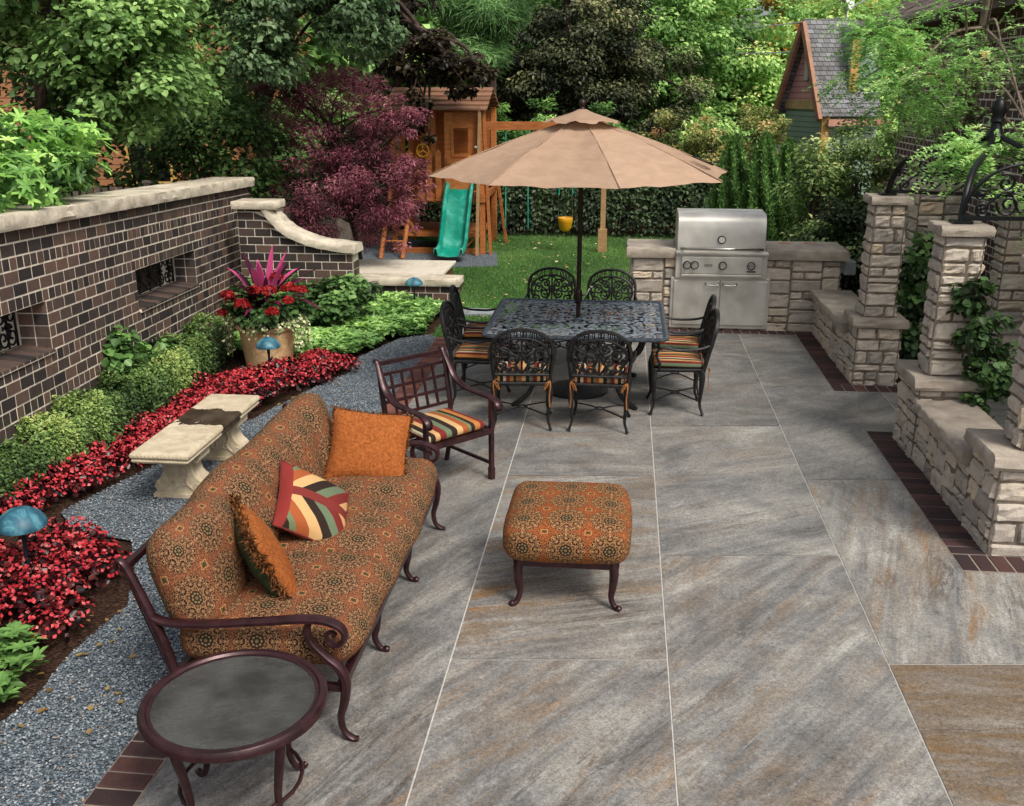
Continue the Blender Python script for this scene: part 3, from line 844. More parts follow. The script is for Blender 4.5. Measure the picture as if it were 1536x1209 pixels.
# grass
x, y = scatter([(-2.2, 11.3), (-1.9, 11.28), (-1.9, PY1), (.12, PY1), (.3, 12.7), (1.6, 12.8), (2.2, 20.2), (-5.5, 20.2), (-2.35, 14.9), (-2.2, 13.2)], 110000)
k = ~in_poly(x, y, PG); x, y = x[k], y[k]; n = len(x)
L = Leaves(); T = rdir(n) * .5 + np.array([0, 0, 1])
lv = .45 + .25 * np.sin(x * 2.1 + np.sin(y * 1.7)) * np.sin(y * 1.3 + x) + RNG.normal(0, .16, n)
L.add(np.c_[x, y, np.full(n, -.004)], rdir(n), T, RNG.uniform(.03, .052, n), .22, np.clip(lv, 0, 1), 0, 0, 'blade')
tag(L.build('lawn_grass', M['grass']), 'short green lawn grass between the patio and the back hedge', 'grass', kind='stuff')
x, y = scatter([(-2.1, 11.6), (-1.0, 11.9), (.1, 12.1), (.1, 15), (-.5, 19), (-2.3, 19), (-2.2, 13.5)], 70)
n = len(x); L = Leaves()
L.add(np.c_[x, y, np.full(n, .05)], rdir(n) * .3 + np.array([0, 0, 1]), rdir(n), RNG.uniform(.03, .075, n), .75, RNG.random(n), .2, 0, 'oval')
tag(L.build('fallen_leaves', M['fallen']), 'pale fallen leaves scattered over the lawn', 'leaves', kind='stuff')

# stepping stones in the lawn edge
for i, (cx, cy, sx, sy, lab) in enumerate([(-1.72, 11.75, .62, .42, 'grey flagstone nearest the patio corner, behind the left dining chairs'), (-1.86, 12.62, .62, .36, 'grey flagstone in the grass beside the low brick wall end')]):
    b = MB(); b.prism([(cx - sx / 2, cy - sy / 2), (cx + sx / 2 - .03, cy - sy / 2 + .02), (cx + sx / 2, cy + sy / 2 - .03), (cx - sx / 2 + .03, cy + sy / 2)], -.02, .035)
    tag(b.build('stepping_stone', M['flag'], bevel=.01), lab, 'stepping stone', 'flagstones set in the lawn')

# ------------------------------------------------------------------ masonry
def stone(mb, O, ux, n, x0, x1, z0, z1, rng, amp=.016, j=.007):
    O, ux, n = Vector(O), Vector(ux), Vector(n); uz = Vector((0, 0, 1))
    w, h = x1 - x0, z1 - z0; d = min(.016, w * .2, h * .2)
    us = [j, j + d, w * .36, w * .66, w - j - d, w - j]; vs = [j, j + d * .8, h * .38, h * .68, h - j - d * .8, h - j]
    base = len(mb.v); face_out = amp * (.55 + .6 * rng.random()); tx, tz = rng.normal(0, .010, 2)
    for b_, v in enumerate(vs):
        for a_, u in enumerate(us):
            e = a_ in (0, 5) or b_ in (0, 5)
            o = -.004 if e else face_out + rng.normal(0, .005) + tx * (u / w - .5) + tz * (v / h - .5)
            jit = rng.normal(0, .0025)
            mb.v.append(tuple(O + ux * (x0 + u + jit) + uz * (z0 + v + jit) + n * o))
    mb.cur = float(np.clip(rng.normal(.5, .22), 0, 1))
    for b_ in range(5):
        for a_ in range(5):
            q = base + b_ * 6 + a_
            mb.face((q, q + 1, q + 7, q + 6))

def course_rows(H, rng, lo_=.07, hi_=.165):
    r = []; t = 0
    while t < H - 1e-6:
        h = rng.uniform(lo_, hi_)
        if H - t - h < lo_: h = H - t
        if h > hi_ * 1.4: h = h / 2
        r.append((t, t + h)); t += h
    return r

def stone_face(mb, O, ux, n, W, rows, rng, lmin=.11, lmax=.27):
    for (a, b) in rows:
        x = 0
        while x < W - 1e-6:
            l = rng.uniform(lmin, lmax)
            if W - x - l < lmin * .75: l = W - x
            if b - a > .14 and l < .3 and rng.random() < .25:
                m_ = a + (b - a) * rng.uniform(.35, .65)
                stone(mb, O, ux, n, x, x + l, a, m_, rng); stone(mb, O, ux, n, x, x + l, m_, b, rng)
            else:
                stone(mb, O, ux, n, x, x + l, a, b, rng)
            x += l

def guillotine(x0, x1, z0, z1, rng, out, mx=.42, mz=.19):
    w, h = x1 - x0, z1 - z0
    if w > mx or (w > h * 3.2 and w > .2):
        c = x0 + w * rng.uniform(.33, .67); guillotine(x0, c, z0, z1, rng, out, mx, mz); guillotine(c, x1, z0, z1, rng, out, mx, mz)
    elif h > mz or (h > w * 1.25 and h > .1):
        c = z0 + h * rng.uniform(.33, .67); guillotine(x0, x1, z0, c, rng, out, mx, mz); guillotine(x0, x1, c, z1, rng, out, mx, mz)
    else: out.append((x0, x1, z0, z1))

def stone_block(root, x0, y0, z0, x1, y1, z1, seed, faces='swen', irregular='', nm='stonework'):
    """Rough stone faces over a mortar core; faces: which sides carry stones."""
    rng = np.random.default_rng(seed); mb = MB(); rows = course_rows(z1 - z0, rng)
    F = {'s': ((x0, y0, z0), (1, 0, 0), (0, -1, 0), x1 - x0), 'e': ((x1, y0, z0), (0, 1, 0), (1, 0, 0), y1 - y0),
         'n': ((x1, y1, z0), (-1, 0, 0), (0, 1, 0), x1 - x0), 'w': ((x0, y1, z0), (0, -1, 0), (-1, 0, 0), y1 - y0)}
    for k in faces:
        O, ux, n, W = F[k]
        if k in irregular:
            out = []; guillotine(0, W, 0, z1 - z0, rng, out)
            for (a, b, c, d) in out: stone(mb, O, ux, n, a, b, c, d, rng)
        else: stone_face(mb, O, ux, n, W, rows, rng)
    mb.build(nm, M['stone'], root)
    c = MB(); c.box(x0 + .001, y0 + .001, z0, x1 - .001, y1 - .001, z1); c.build('mortar_core', M['stone_mortar'], root)

def rock_slab(mb, x0, y0, x1, y1, z0, z1, seed=0, amp=.01, M_=None, step=.07, ease=.010):
    """A stone slab with rock-faced edges."""
    rng = np.random.default_rng(seed); per = []
    def seg(a, b):
        L_ = math.hypot(b[0] - a[0], b[1] - a[1]); n = max(2, int(L_ / step))
        return [(a[0] + (b[0] - a[0]) * i / n, a[1] + (b[1] - a[1]) * i / n, (b[1] - a[1]) / L_, -(b[0] - a[0]) / L_) for i in range(n)]
    C4 = [(x0, y0), (x1, y0), (x1, y1), (x0, y1)]
    for i in range(4): per += seg(C4[i], C4[(i + 1) % 4])
    t = z1 - z0; k = len(per); base = len(mb.v)
    for li, (zz, o, am) in enumerate(((z0, -.004, .3), (z0 + .28 * t, .004, 1), (z0 + .62 * t, .0, 1), (z1 - ease, -.004, .5), (z1, -.004 - ease, .25))):
        for (px, py, nx, ny) in per:
            r = o + rng.normal(0, amp * am)
            p = (px + nx * r, py + ny * r, zz + (rng.normal(0, .0025) if 0 < li < 4 else 0))
            mb.v.append(tuple(M_ @ Vector(p)) if M_ is not None else p)
    for li in range(4):
        for i in range(k):
            j = (i + 1) % k
            mb.face((base + li * k + i, base + li * k + j, base + (li + 1) * k + j, base + (li + 1) * k + i))
    mb.face([base + i for i in range(k)][::-1]); mb.face([base + 4 * k + i for i in range(k)])

# ---- left garden wall: clinker bricks with two iron-grilled openings
A0 = Vector((-4.39, 6.70, 1.825)); WD = Vector((-.0890, .9960, 0)); WN = Vector((.9960, .0890, 0)); TILT = -.043
def WP(s, h, o=0.0): return A0 + WD * s + WN * o + Vector((0, 0, h + TILT * s))
WM = Matrix(((WD.x, WN.x, 0, A0.x), (WD.y, WN.y, 0, A0.y), (TILT, 0, 1, A0.z), (0, 0, 0, 1)))   # (s, out, h) -> world
RH = .098; SL = .203; HL = .104; S0, S1 = -4.2, 6.45
OPEN = [(-1.2, .52), (2.33, 4.05)]
wall = thing('garden_wall', 'long dark clinker brick garden wall with cream coping and two grilled openings', 'wall', tuple(WP(1, -1.9)))
bk = MB(); co = MB(); NR = 21
def wbox(mb, s0, s1, h0, h1, o0, o1, skip=''): 
    st = len(mb.v); mb.box(s0, o0, h0, s1, o1, h1, skip=skip); mb.xf(WM, st)
co_top, co_mid, co_bot = 0, -6 * RH, -10 * RH
wbox(co, S0, S1, co_mid, co_top, -.40, -.003)
wbox(co, S0, S1, -NR * RH, co_bot, -.40, -.003)
e = [S0] + [q for o in OPEN for q in o] + [S1]
for i in range(0, len(e), 2): wbox(co, e[i], e[i + 1], co_bot, co_mid, -.399, -.0035)
for r in range(NR):
    hdr = r in (2, 5, 10, 13, 16, 19); l = HL if hdr else SL
    off = 0 if hdr else (l / 2 if r % 2 else 0)
    segs = [(S0, S1)] if not 6 <= r <= 9 else [(e[i], e[i + 1]) for i in range(0, len(e), 2)]
    for (a, b) in segs:
        s = a - (off if not 6 <= r <= 9 else (0 if r % 2 else l / 2))
        while s < b - .02:
            q0, q1 = max(a, s), min(b, s + l)
            if q1 - q0 > .03:
                bk.cur = random.random(); oo = random.uniform(-.002, .002)
                wbox(bk, q0 + .008, q1 - .008, -(r + 1) * RH + .0075, -r * RH - .0075, -.04, .001 + oo)
            s += l
    if 6 <= r <= 9:          # reveal bricks in the jambs
        for (a, b) in OPEN:
            for side in (a, b):
                for (o0, o1) in ((-.112, -.004), (-.235, -.126)):
                    bk.cur = random.random()
                    s0, s1 = (side - .03, side + .010) if side == a else (side - .010, side + .03)
                    wbox(bk, s0, s1, -(r + 1) * RH + .006, -r * RH - .006, o0, o1)
for (a, b) in OPEN:          # sloping sill bricks
    n = round((b - a) / HL)
    for i in range(n):
        bk.cur = random.random(); s0 = a + (b - a) * i / n; s1 = a + (b - a) * (i + 1) / n; st = len(bk.v)
        P8 = [(s0 + .006, -.23, -10 * RH - .01), (s1 - .006, -.23, -10 * RH - .01), (s1 - .006, .022, -10 * RH - .01), (s0 + .006, .022, -10 * RH - .01)]
        bk.v += [tuple(WM @ Vector(p)) for p in P8] + [tuple(WM @ Vector((p[0], p[1], p[2] + (.055 if p[1] < 0 else .022)))) for p in P8]
        for f in ((0, 3, 2, 1), (4, 5, 6, 7), (0, 1, 5, 4), (1, 2, 6, 5), (2, 3, 7, 6), (3, 0, 4, 7)): bk.face([st + q for q in f])
        s_ = 0
for (a, b) in OPEN:
    st = len(co.v); P8 = [(a + .001, -.24, -10 * RH - .02), (b - .001, -.24, -10 * RH - .02), (b - .001, .018, -10 * RH - .02), (a + .001, .018, -10 * RH - .02)]
    co.v += [tuple(WM @ Vector(p)) for p in P8] + [tuple(WM @ Vector((p[0], p[1], p[2] + (.0625 if p[1] < 0 else .0285)))) for p in P8]
    for f in ((0, 3, 2, 1), (4, 5, 6, 7), (0, 1, 5, 4), (1, 2, 6, 5), (2, 3, 7, 6), (3, 0, 4, 7)): co.face([st + q for q in f])
bk.build('brickwork', M['brick'], wall); co.build('mortar_core', M['mortar'], wall)
cp = MB(); edges = [S0, -2.6, -1.0, .62, 2.25, 3.75, 5.1, S1 + .03]
for i in range(len(edges) - 1):
    rock_slab(cp, edges[i] + .004, -.47, edges[i + 1] - .004, .075, .0, .115, seed=i, amp=.008, M_=WM, step=.09)
cp.build('coping', M['coping'], wall, smooth=40)
for (a, b) in OPEN:          # scrolled iron grilles
    gr = MB(); o_ = -.265; r = .009
    h0, h1 = -10 * RH + .03, -6 * RH - .01
    for pts in ([(a, h0), (b, h0)], [(a, h1), (b, h1)], [(a + .01, h0), (a + .01, h1)], [(b - .01, h0), (b - .01, h1)]):
        gr.tube([WM @ Vector((p[0], o_, p[1])) for p in pts], .011, 6)
    n = 6; wv = (b - a) / n; hh = h1 - h0
    S_ = WM.to_3x3() @ Vector((1, 0, 0)); 
    for i in range(n):
        c = a + (i + .5) * wv
        for sg in (1, -1):
            for (dz, a0, rr) in ((.27, PI / 2 if sg > 0 else PI / 2, .26), (.73, -PI / 2, .26)):
                cc = WM @ Vector((c + sg * wv * .23, o_, h0 + hh * dz))
                gr.tube(spiral(cc, hh * rr, 1.6, a0, S_, (0, 0, 1), 24, .12, sgn=sg * (1 if dz < .5 else -1)), r, 5)
        gr.tube([WM @ Vector((c, o_, h0)), WM @ Vector((c, o_, h1))], r, 5)
        for q in range(5):
            t_ = 2 * PI * q / 5
            gr.tube([WM @ Vector((c, o_ + .01, h0 + hh / 2)), WM @ Vector((c + .035 * math.cos(t_), o_ + .02, h0 + hh / 2 + .035 * math.sin(t_)))], [.006, .016], 5)
    gr.build('iron_grille', M['iron'], wall, smooth=True)

# ---- return wall with a swept coping
rw = thing('return_wall', 'short brick return wall with a swept cream coping curving down', 'wall', (-4.0, 11.75, 0))
RX0, RX1, RY = -4.62, -3.22, 11.75
prof = [(-4.62, 1.41), (-4.30, 1.41), (-4.21, 1.27), (-4.06, 1.12), (-3.86, 1.02), (-3.617, .945), (-3.22, .90)]
def rtop(x):
    for (a, b), (c, d) in zip(prof[:-1], prof[1:]):
        if a <= x <= c: return b + (d - b) * (x - a) / (c - a)
    return prof[-1][1]
bk, co = MB(), MB(); r = 0; z = -.1
while z < 1.38:
    x = RX0 - (SL / 2 if r % 2 else 0)
    while x < RX1:
        q0, q1 = max(RX0, x) + .006, min(RX1, x + SL) - .006
        zt0, zt1 = min(z + RH - .006, rtop(q0) - .005), min(z + RH - .006, rtop(q1) - .005)
        if q1 - q0 > .03 and max(zt0, zt1) > z + .02:
            bk.cur = random.random(); n = len(bk.v); zb = z + .006
            zt0, zt1 = max(zt0, zb + .002), max(zt1, zb + .002)
            for yy in (RY + random.uniform(-.002, .002), RY + .05): bk.v += [(q0, yy, zb), (q1, yy, zb), (q1, yy, zt1), (q0, yy, zt0)]
            for f in ((0, 1, 2, 3), (1, 5, 6, 2), (5, 4, 7, 6), (4, 0, 3, 7), (3, 2, 6, 7)): bk.face([n + q for q in f])
        x += SL
    # right end of the wall
    for (y0, y1) in ((RY + .055, RY + .155), (RY + .165, RY + .29)) if z < .78 else ():
        bk.cur = random.random(); bk.box(RX1 - .03, y0, z + .006, RX1 + .001, y1, z + RH - .006)
    z += RH; r += 1
n = len(prof)
for (a, b), (c, d) in zip(prof[:-1], prof[1:]):
    co.poly([(a, RY + .004, -.1), (c, RY + .004, -.1), (c, RY + .004, d), (a, RY + .004, b)])
co.box(RX0, RY + .05, -.1, RX1 - .004, RY + .28, .89)
bk.build('brickwork', M['brick'], rw); co.build('mortar_core', M['mortar'], rw)
cp = MB(); pts = crv([Vector((x, 0, z)) for x, z in prof[1:]] + [Vector((-3.16, 0, .897))], 5); rng = np.random.default_rng(3)
ring = []
for i, p in enumerate(pts):
    a, b = pts[max(0, i - 1)], pts[min(len(pts) - 1, i + 1)]; t = (b - a).normalized(); u = Vector((-t.z, 0, t.x))
    if u.z < 0: u = -u
    q = []
    for (yy, hh) in ((RY - .055, 0), (RY - .06, .045), (RY - .045, .088), (RY - .02, .10), (RY + .27, .10), (RY + .31, .05), (RY + .30, 0)):
        q.append(tuple(p + u * (hh + rng.normal(0, .003)) + Vector((0, yy + rng.normal(0, .004), 0))))
    ring.append(q)
for i in range(len(ring) - 1):
    for k in range(7):
        k2 = (k + 1) % 7; n = len(cp.v); cp.v += [ring[i][k], ring[i + 1][k], ring[i + 1][k2], ring[i][k2]]; cp.face((n, n + 1, n + 2, n + 3))
n = len(cp.v); cp.v += ring[-1]; cp.face([n + i for i in range(7)])
rock_slab(cp, -4.66, RY - .075, -4.12, RY + .32, 1.41, 1.50, seed=12, amp=.006)
cp.build('coping', M['coping'], rw, smooth=50, merge=True)

# ---- low brick wall by the lawn
lw = thing('low_wall', 'low brick wall with thick cream cap ending at the lawn', 'wall', (-2.9, 13.2, 0))
bk, co, cp = MB(), MB(), MB(); LX0, LX1, LY = -4.2, -2.2, 13.2
z = -.06; r = 0
while z < .22:
    x = LX1 - 2.05 - (SL / 2 if r % 2 else 0)
    while x < LX1:
        q0, q1 = max(LX0, x) + .006, min(LX1, x + SL) - .006
        if q1 - q0 > .03:
            bk.cur = random.random(); bk.box(q0, LY, z + .006, q1, LY + .05, z + RH - .006)
        x += SL
    for (y0, y1) in ((LY + .06, LY + .17), (LY + .18, LY + .29)):
        bk.cur = random.random(); bk.box(LX1 - .04, y0, z + .006, LX1, y1, z + RH - .006)
    z += RH; r += 1
co.box(LX0, LY + .004, -.1, LX1 - .004, LY + .3, .235)
rock_slab(cp, LX0, LY - .05, LX1 + .05, LY + .33, .235, .335, seed=5, amp=.006)
bk.build('brickwork', M['brick'], lw); co.build('mortar_core', M['mortar'], lw); cp.build('coping', M['coping'], lw, smooth=40)

# ---- stone seat walls and pillars on the right
def stone_wall(name, label, cat_, x0, y0, x1, y1, h, cap, seed, faces, cx=(.06, .06), cy=(.02, .02), irr=''):
    t = thing(name, label, cat_, ((x0 + x1) / 2, (y0 + y1) / 2, 0))
    stone_block(t, x0, y0, -.02, x1, y1, h, seed, faces, irr)
    c = MB(); rock_slab(c, x0 - cx[0], y0 - cy[0], x1 + cx[1], y1 + cy[1], h, h + cap, seed=seed, amp=.007)
    c.build('cap_stone', M['cap'], t, smooth=40)
    return t
def pillar(label, x0, y0, x1, y1, seed, inset=.06, top=1.75, ph=.585, wx=.29, wy=.27, ox=None, oy=None):
    """Plinth with a cap, a square stone shaft and a top cap."""
    t = thing('stone_pillar', label, 'pillar', ((x0 + x1) / 2, (y0 + y1) / 2, 0), 'stone pillars carrying the iron canopy')
    stone_block(t, x0, y0, -.02, x1, y1, ph, seed, 'swen', nm='plinth')
    c = MB(); rock_slab(c, x0 - .055, y0 - .055, x1 + .05, y1 + .05, ph, ph + .085, seed=seed + 1, amp=.006)
    sx, sy = (x0 + inset if ox is None else ox), (y0 + inset if oy is None else oy)
    stone_block(t, sx, sy, ph + .085, sx + wx, sy + wy, top, seed + 2, 'swen', nm='shaft')
    c.build('plinth_cap', M['cap'], t, smooth=40)
    c = MB(); rock_slab(c, sx - .045, sy - .045, sx + wx + .045, sy + wy + .045, top, top + .075, seed=seed + 3, amp=.006)
    c.build('top_cap', M['cap'], t, smooth=40)
    return t
stone_wall('seat_wall', 'low stone seat wall between the grill island and the first pillar', 'wall', 2.30, 10.16, 2.66, 11.98, .44, .085, 21, 'we', (.07, .05), (.0, .0), 'w')
pillar('stone pillar at the end of the seat wall nearest the grill', 2.30, 9.78, 2.715, 10.14, 31)
pillar('ivy-draped stone pillar in the middle of the right side', 2.32, 7.68, 2.76, 8.20, 41, ox=2.39, oy=7.76)
stone_wall('seat_wall', 'longer stone seat wall beside the brick edging, between two near pillars', 'wall', 2.34, 6.47, 2.68, 7.66, .42, .085, 51, 'we', (.06, .05), (.0, .0), 'w')
pillar('nearest stone pillar, cut off by the right edge of the photo', 2.34, 5.985, 2.95, 6.45, 61, ox=2.48, oy=6.07, wx=.36, wy=.3)
pillar('stone pillar standing behind the ivy-draped pillar', 3.48, 9.66, 3.92, 10.06, 71, top=1.72)
stone_wall('rear_stone_wall', 'grey rough stone wall in shade behind the first pillar', 'wall', 3.05, 10.9, 3.5, 11.7, 1.78, .08, 81, 'sw', irr='sw')

# ---- grill island
isl = thing('grill_island', 'limestone outdoor kitchen island with thick stone counter', 'counter', (1.35, 12.3, 0))
stone_block(isl, .134, 12.0, -.02, 2.57, 12.62, .87, 91, 'swe', 's')
c = MB()
rock_slab(c, .065, 11.94, .645, 12.70, .87, .985, seed=92, amp=.008)
rock_slab(c, 1.69, 11.94, 2.64, 12.70, .87, .985, seed=93, amp=.008)
rock_slab(c, .649, 12.58, 1.686, 12.70, .87, .984, seed=94, amp=.004)
c.build('counter_slab', M['cap'], isl, smooth=40)
c = MB()
for (cx, cy) in ((1.98, 12.52), (2.28, 12.54)):
    c = MB(); c.lathe([(.075, .9861), (.075, .9885), (.0, .989)], (cx, cy, 0), 20); c.build('counter_inset', M['brown_trim'], isl)
b = MB(); b.box(2.575, 12.1, .70, 2.72, 12.2, .86); b.box(2.62, 12.09, .68, 2.76, 12.21, .84)
tag(b.build('outlet_box', M['grey_plastic'], bevel=.012), 'grey plastic outlet box fixed to the end of the grill island', 'outlet box')

gx0, gx1 = .655, 1.675
gr = thing('built_in_grill', 'stainless steel built-in gas grill with closed hood and double doors', 'grill', (1.17, 12.2, .0))
m = MB(); prof_ = [(11.93, .965), (11.928, 1.0), (11.95, 1.20), (11.962, 1.295), (11.98, 1.335), (12.02, 1.368), (12.09, 1.388), (12.5, 1.395), (12.56, 1.30), (12.56, .965)]
cx = len(prof_)
for (x0) in (gx0, gx1): m.v += [(x0, y, z) for y, z in prof_]
for i in range(cx - 1): m.face((i + 1, i, cx + i, cx + i + 1))
m.face(range(cx)); m.face([cx + i for i in range(cx)][::-1])
hood = m.build('hood', M['steel'], gr, smooth=35, bevel=.006)
m = MB(); m.tube([(gx0 + .03, 11.855, 1.0), (gx1 - .03, 11.855, 1.0)], .016, 10)
for q in (gx0 + .08, gx1 - .08): m.tube([(q, 11.93, 1.005), (q, 11.855, 1.0)], .012, 8)
m.build('hood_handle', M['chrome'], hood, smooth=True)
m = MB(); m.tube([(1.165, 11.94, 1.1), (1.165, 11.91, 1.1)], .047, 28); m.build('thermometer', M['steel_dark'], hood, smooth=30)
m = MB(); m.tube([(1.165, 11.9099, 1.1), (1.165, 11.908, 1.1)], .036, 24); m.box(1.162, 11.905, 1.098, 1.168, 11.9075, 1.122); m.build('dial', M['white_plastic'], hood)
m = MB(); m.box(gx0 - .01, 11.93, .64, gx1 + .035, 12.5, .965); body = m.build('firebox', M['steel'], gr, bevel=.006)
m = MB(); m.box(gx0 - .012, 11.88, .925, gx1 + .037, 11.945, .955); m.build('front_ledge', M['steel'], gr, bevel=.008)
m = MB(); m.box(gx0 + .06, 11.895, .70, gx1 - .03, 11.93, .90); pan = m.build('control_panel', M['steel'], gr, bevel=.005)
m = MB(); m.box(gx0 + .06, 11.885, .665, gx1 - .03, 11.928, .695); m.build('drip_tray', M['steel'], gr, bevel=.006)
for kx in (.775, .865, 1.19, 1.52):
    k_ = MB(); k_.tube([(kx, 11.8945, .80), (kx, 11.890, .80)], .050, 24); k_.build('knob_ring', M['steel_dark'], pan, smooth=30)
    k_ = MB(); k_.tube([(kx, 11.89, .80), (kx, 11.882, .80)], .038, 20); k_.tube([(kx, 11.886, .80), (kx, 11.845, .80)], [.034, .030], 18); k_.box(kx - .006, 11.842, .775, kx + .006, 11.851, .825)
    k_.build('knob', M['chrome'], pan, smooth=30)
m = MB(); m.box(.98, 11.8925, .79, 1.07, 11.8945, .812); m.build('badge', M['steel_dark'], pan)
m = MB()
for i in range(5): m.box(.987 + i * .016, 11.8905, .794, .998 + i * .016, 11.8920, .808)
m.build('badge_mark', M['steel'], pan)
m = MB(); m.box(1.47, 11.8925, .726, 1.575, 11.8945, .742); m.build('badge', M['steel_dark'], pan)
m = MB(); m.box(.60, 11.955, .03, 1.765, 12.02, .645); fr = m.build('door_frame', M['steel'], gr, bevel=.006)
for (a, b_, hx) in ((.635, 1.178, 1.085), (1.186, 1.73, 1.29)):
    m = MB(); m.box(a, 11.938, .075, b_, 11.96, .61); d_ = m.build('door', M['steel'], gr, bevel=.006)
    m = MB(); m.tube(crv([(hx - .075, 11.94, .585), (hx - .075, 11.905, .568), (hx, 11.9, .56), (hx + .075, 11.905, .568), (hx + .075, 11.94, .585)], 5), .010, 8)
    m.build('door_handle', M['chrome'], d_, smooth=True)
# ------------------------------------------------------------------ soft shapes
def puff_box(mb, sx, sy, sz, r, puff=(0, 0, 0), n=(14, 14, 8), Mx=None, crease=None, uvo=(0, 0), wobble=.006, seed=0.0):
    """Rounded, slightly stuffed cushion block centred on the origin; UVs in metres."""
    H = (sx / 2, sy / 2, sz / 2)
    def prm(t, half):       # denser near the edges
        t = t * 2 - 1
        return half * (math.sin(t * PI / 2) * .6 + t * .4)
    def fix(p):
        q = [max(-(H[i] - r), min(H[i] - r, p[i])) for i in range(3)]
        d = Vector([p[i] - q[i] for i in range(3)])
        L_ = d.length; v = Vector(q) + (d.normalized() * r if L_ > 1e-9 else d)
        u = [v[i] / H[i] for i in range(3)]
        s_ = [1 - min(1, abs(k)) ** 2.2 for k in u]
        v.x += u[0] * puff[0] * s_[1] * s_[2]; v.y += u[1] * puff[1] * s_[0] * s_[2]; v.z += u[2] * puff[2] * s_[0] * s_[1]
        w_ = wobble
        v += Vector((wob(v.y * 6, v.z * 6, seed), wob(v.x * 6, v.z * 6, seed + 3), wob(v.x * 5, v.y * 5, seed + 7))) * w_
        if crease: v = crease(v, u)
        return v
    def face(fn, a, b, uvs):
        st = len(mb.v)
        mb.grid(lambda i, j: (lambda v: tuple(Mx @ v) if Mx is not None else tuple(v))(fix(fn(i, j))), a, b, uvs)
    X_, Y_, Z_ = (lambda t: prm(t, H[0])), (lambda t: prm(t, H[1])), (lambda t: prm(t, H[2]))
    ox, oy = uvo
    face(lambda i, j: (X_(i), Y_(j), H[2]), n[0], n[1], lambda i, j: (X_(i) + ox, Y_(j) + oy))
    face(lambda i, j: (X_(1 - i), Y_(j), -H[2]), n[0], n[1], lambda i, j: (X_(i) + ox, Y_(j) + oy))
    face(lambda i, j: (X_(i), -H[1], Z_(j)), n[0], n[2], lambda i, j: (X_(i) + ox, Z_(j) - H[1] - H[2] + oy))
    face(lambda i, j: (X_(1 - i), H[1], Z_(j)), n[0], n[2], lambda i, j: (X_(1 - i) + ox, H[1] + H[2] - Z_(j) + oy))
    face(lambda i, j: (H[0], Y_(i), Z_(j)), n[1], n[2], lambda i, j: (H[0] + H[2] - Z_(j) + ox, Y_(i) + oy))
    face(lambda i, j: (-H[0], Y_(1 - i), Z_(j)), n[1], n[2], lambda i, j: (Z_(j) - H[0] - H[2] + ox, Y_(1 - i) + oy))

def frame_m(c, nrm, roll=0.0, up=(0, 0, 1)):
    """Local x, y in the pillow's plane, z along its normal."""
    z = Vector(nrm).normalized(); y = (Vector(up) - z * z.dot(Vector(up))).normalized(); x = y.cross(z)
    R = Matrix((x, y, z)).transposed().to_4x4()
    return Matrix.Translation(Vector(c)) @ R @ Matrix.Rotation(roll, 4, 'Z')

def pillow_side(mb, w, h, t, Mx, sgn=1, n=18, sag=0.0):
    def P(u, v):
        u, v = u * 2 - 1, v * 2 - 1
        pin = 1 - .07 * (1 - abs(u) ** 1.5) * abs(v) ** 3; pin2 = 1 - .07 * (1 - abs(v) ** 1.5) * abs(u) ** 3
        k = max(0, (1 - abs(u) ** 2.4)) ** .5 * max(0, (1 - abs(v) ** 2.4)) ** .5
        z = sgn * t / 2 * k + sgn * .006 * k * wob(u * 4, v * 4, t * 30)
        return tuple(Mx @ Vector((u * w / 2 * pin2, v * h / 2 * pin, z)))
    if sgn > 0: mb.grid(P, n, n, lambda u, v: ((u - .5) * w, (v - .5) * h))
    else: mb.grid(lambda u, v: P(1 - u, v), n, n, lambda u, v: ((.5 - u) * w, (v - .5) * h))

def rim_pts(w, h, Mx, n=40):
    out = []
    for i in range(n * 4):
        s_, t = divmod(i, n); t = t / n * 2 - 1
        u, v = ((t, -1), (1, t), (-t, 1), (-1, -t))[s_]
        pin = 1 - .07 * (1 - abs(u) ** 1.5) * abs(v) ** 3; pin2 = 1 - .07 * (1 - abs(v) ** 1.5) * abs(u) ** 3
        out.append(Mx @ Vector((u * w / 2 * pin2, v * h / 2 * pin, 0)))
    return out

def fringe(name, w, h, Mx, parent, length=.04, per=9, seed=2):
    rng = np.random.default_rng(seed); R = np.array([tuple(p) for p in rim_pts(w, h, Mx)])
    c = np.array(Mx.translation); zn = np.array(Mx.to_3x3() @ Vector((0, 0, 1)))
    P = np.repeat(R, per, 0) + rng.normal(0, .004, (len(R) * per, 3)); d = P - c; d /= np.linalg.norm(d, axis=1, keepdims=True)
    k = len(P); L = Leaves(); side = rng.choice([-1, 1], k)[:, None]
    T = d + rng.normal(0, .5, (k, 3)) + side * zn * .35 - np.array([0, 0, .25])
    P = P - d * .012
    L.add(P, rdir(k, rng), T, length * (.6 + .7 * rng.random(k)), .17, rng.random(k) * .8, .5, 0, 'rhomb', .3)
    return L.build(name, M['fringe'], parent)

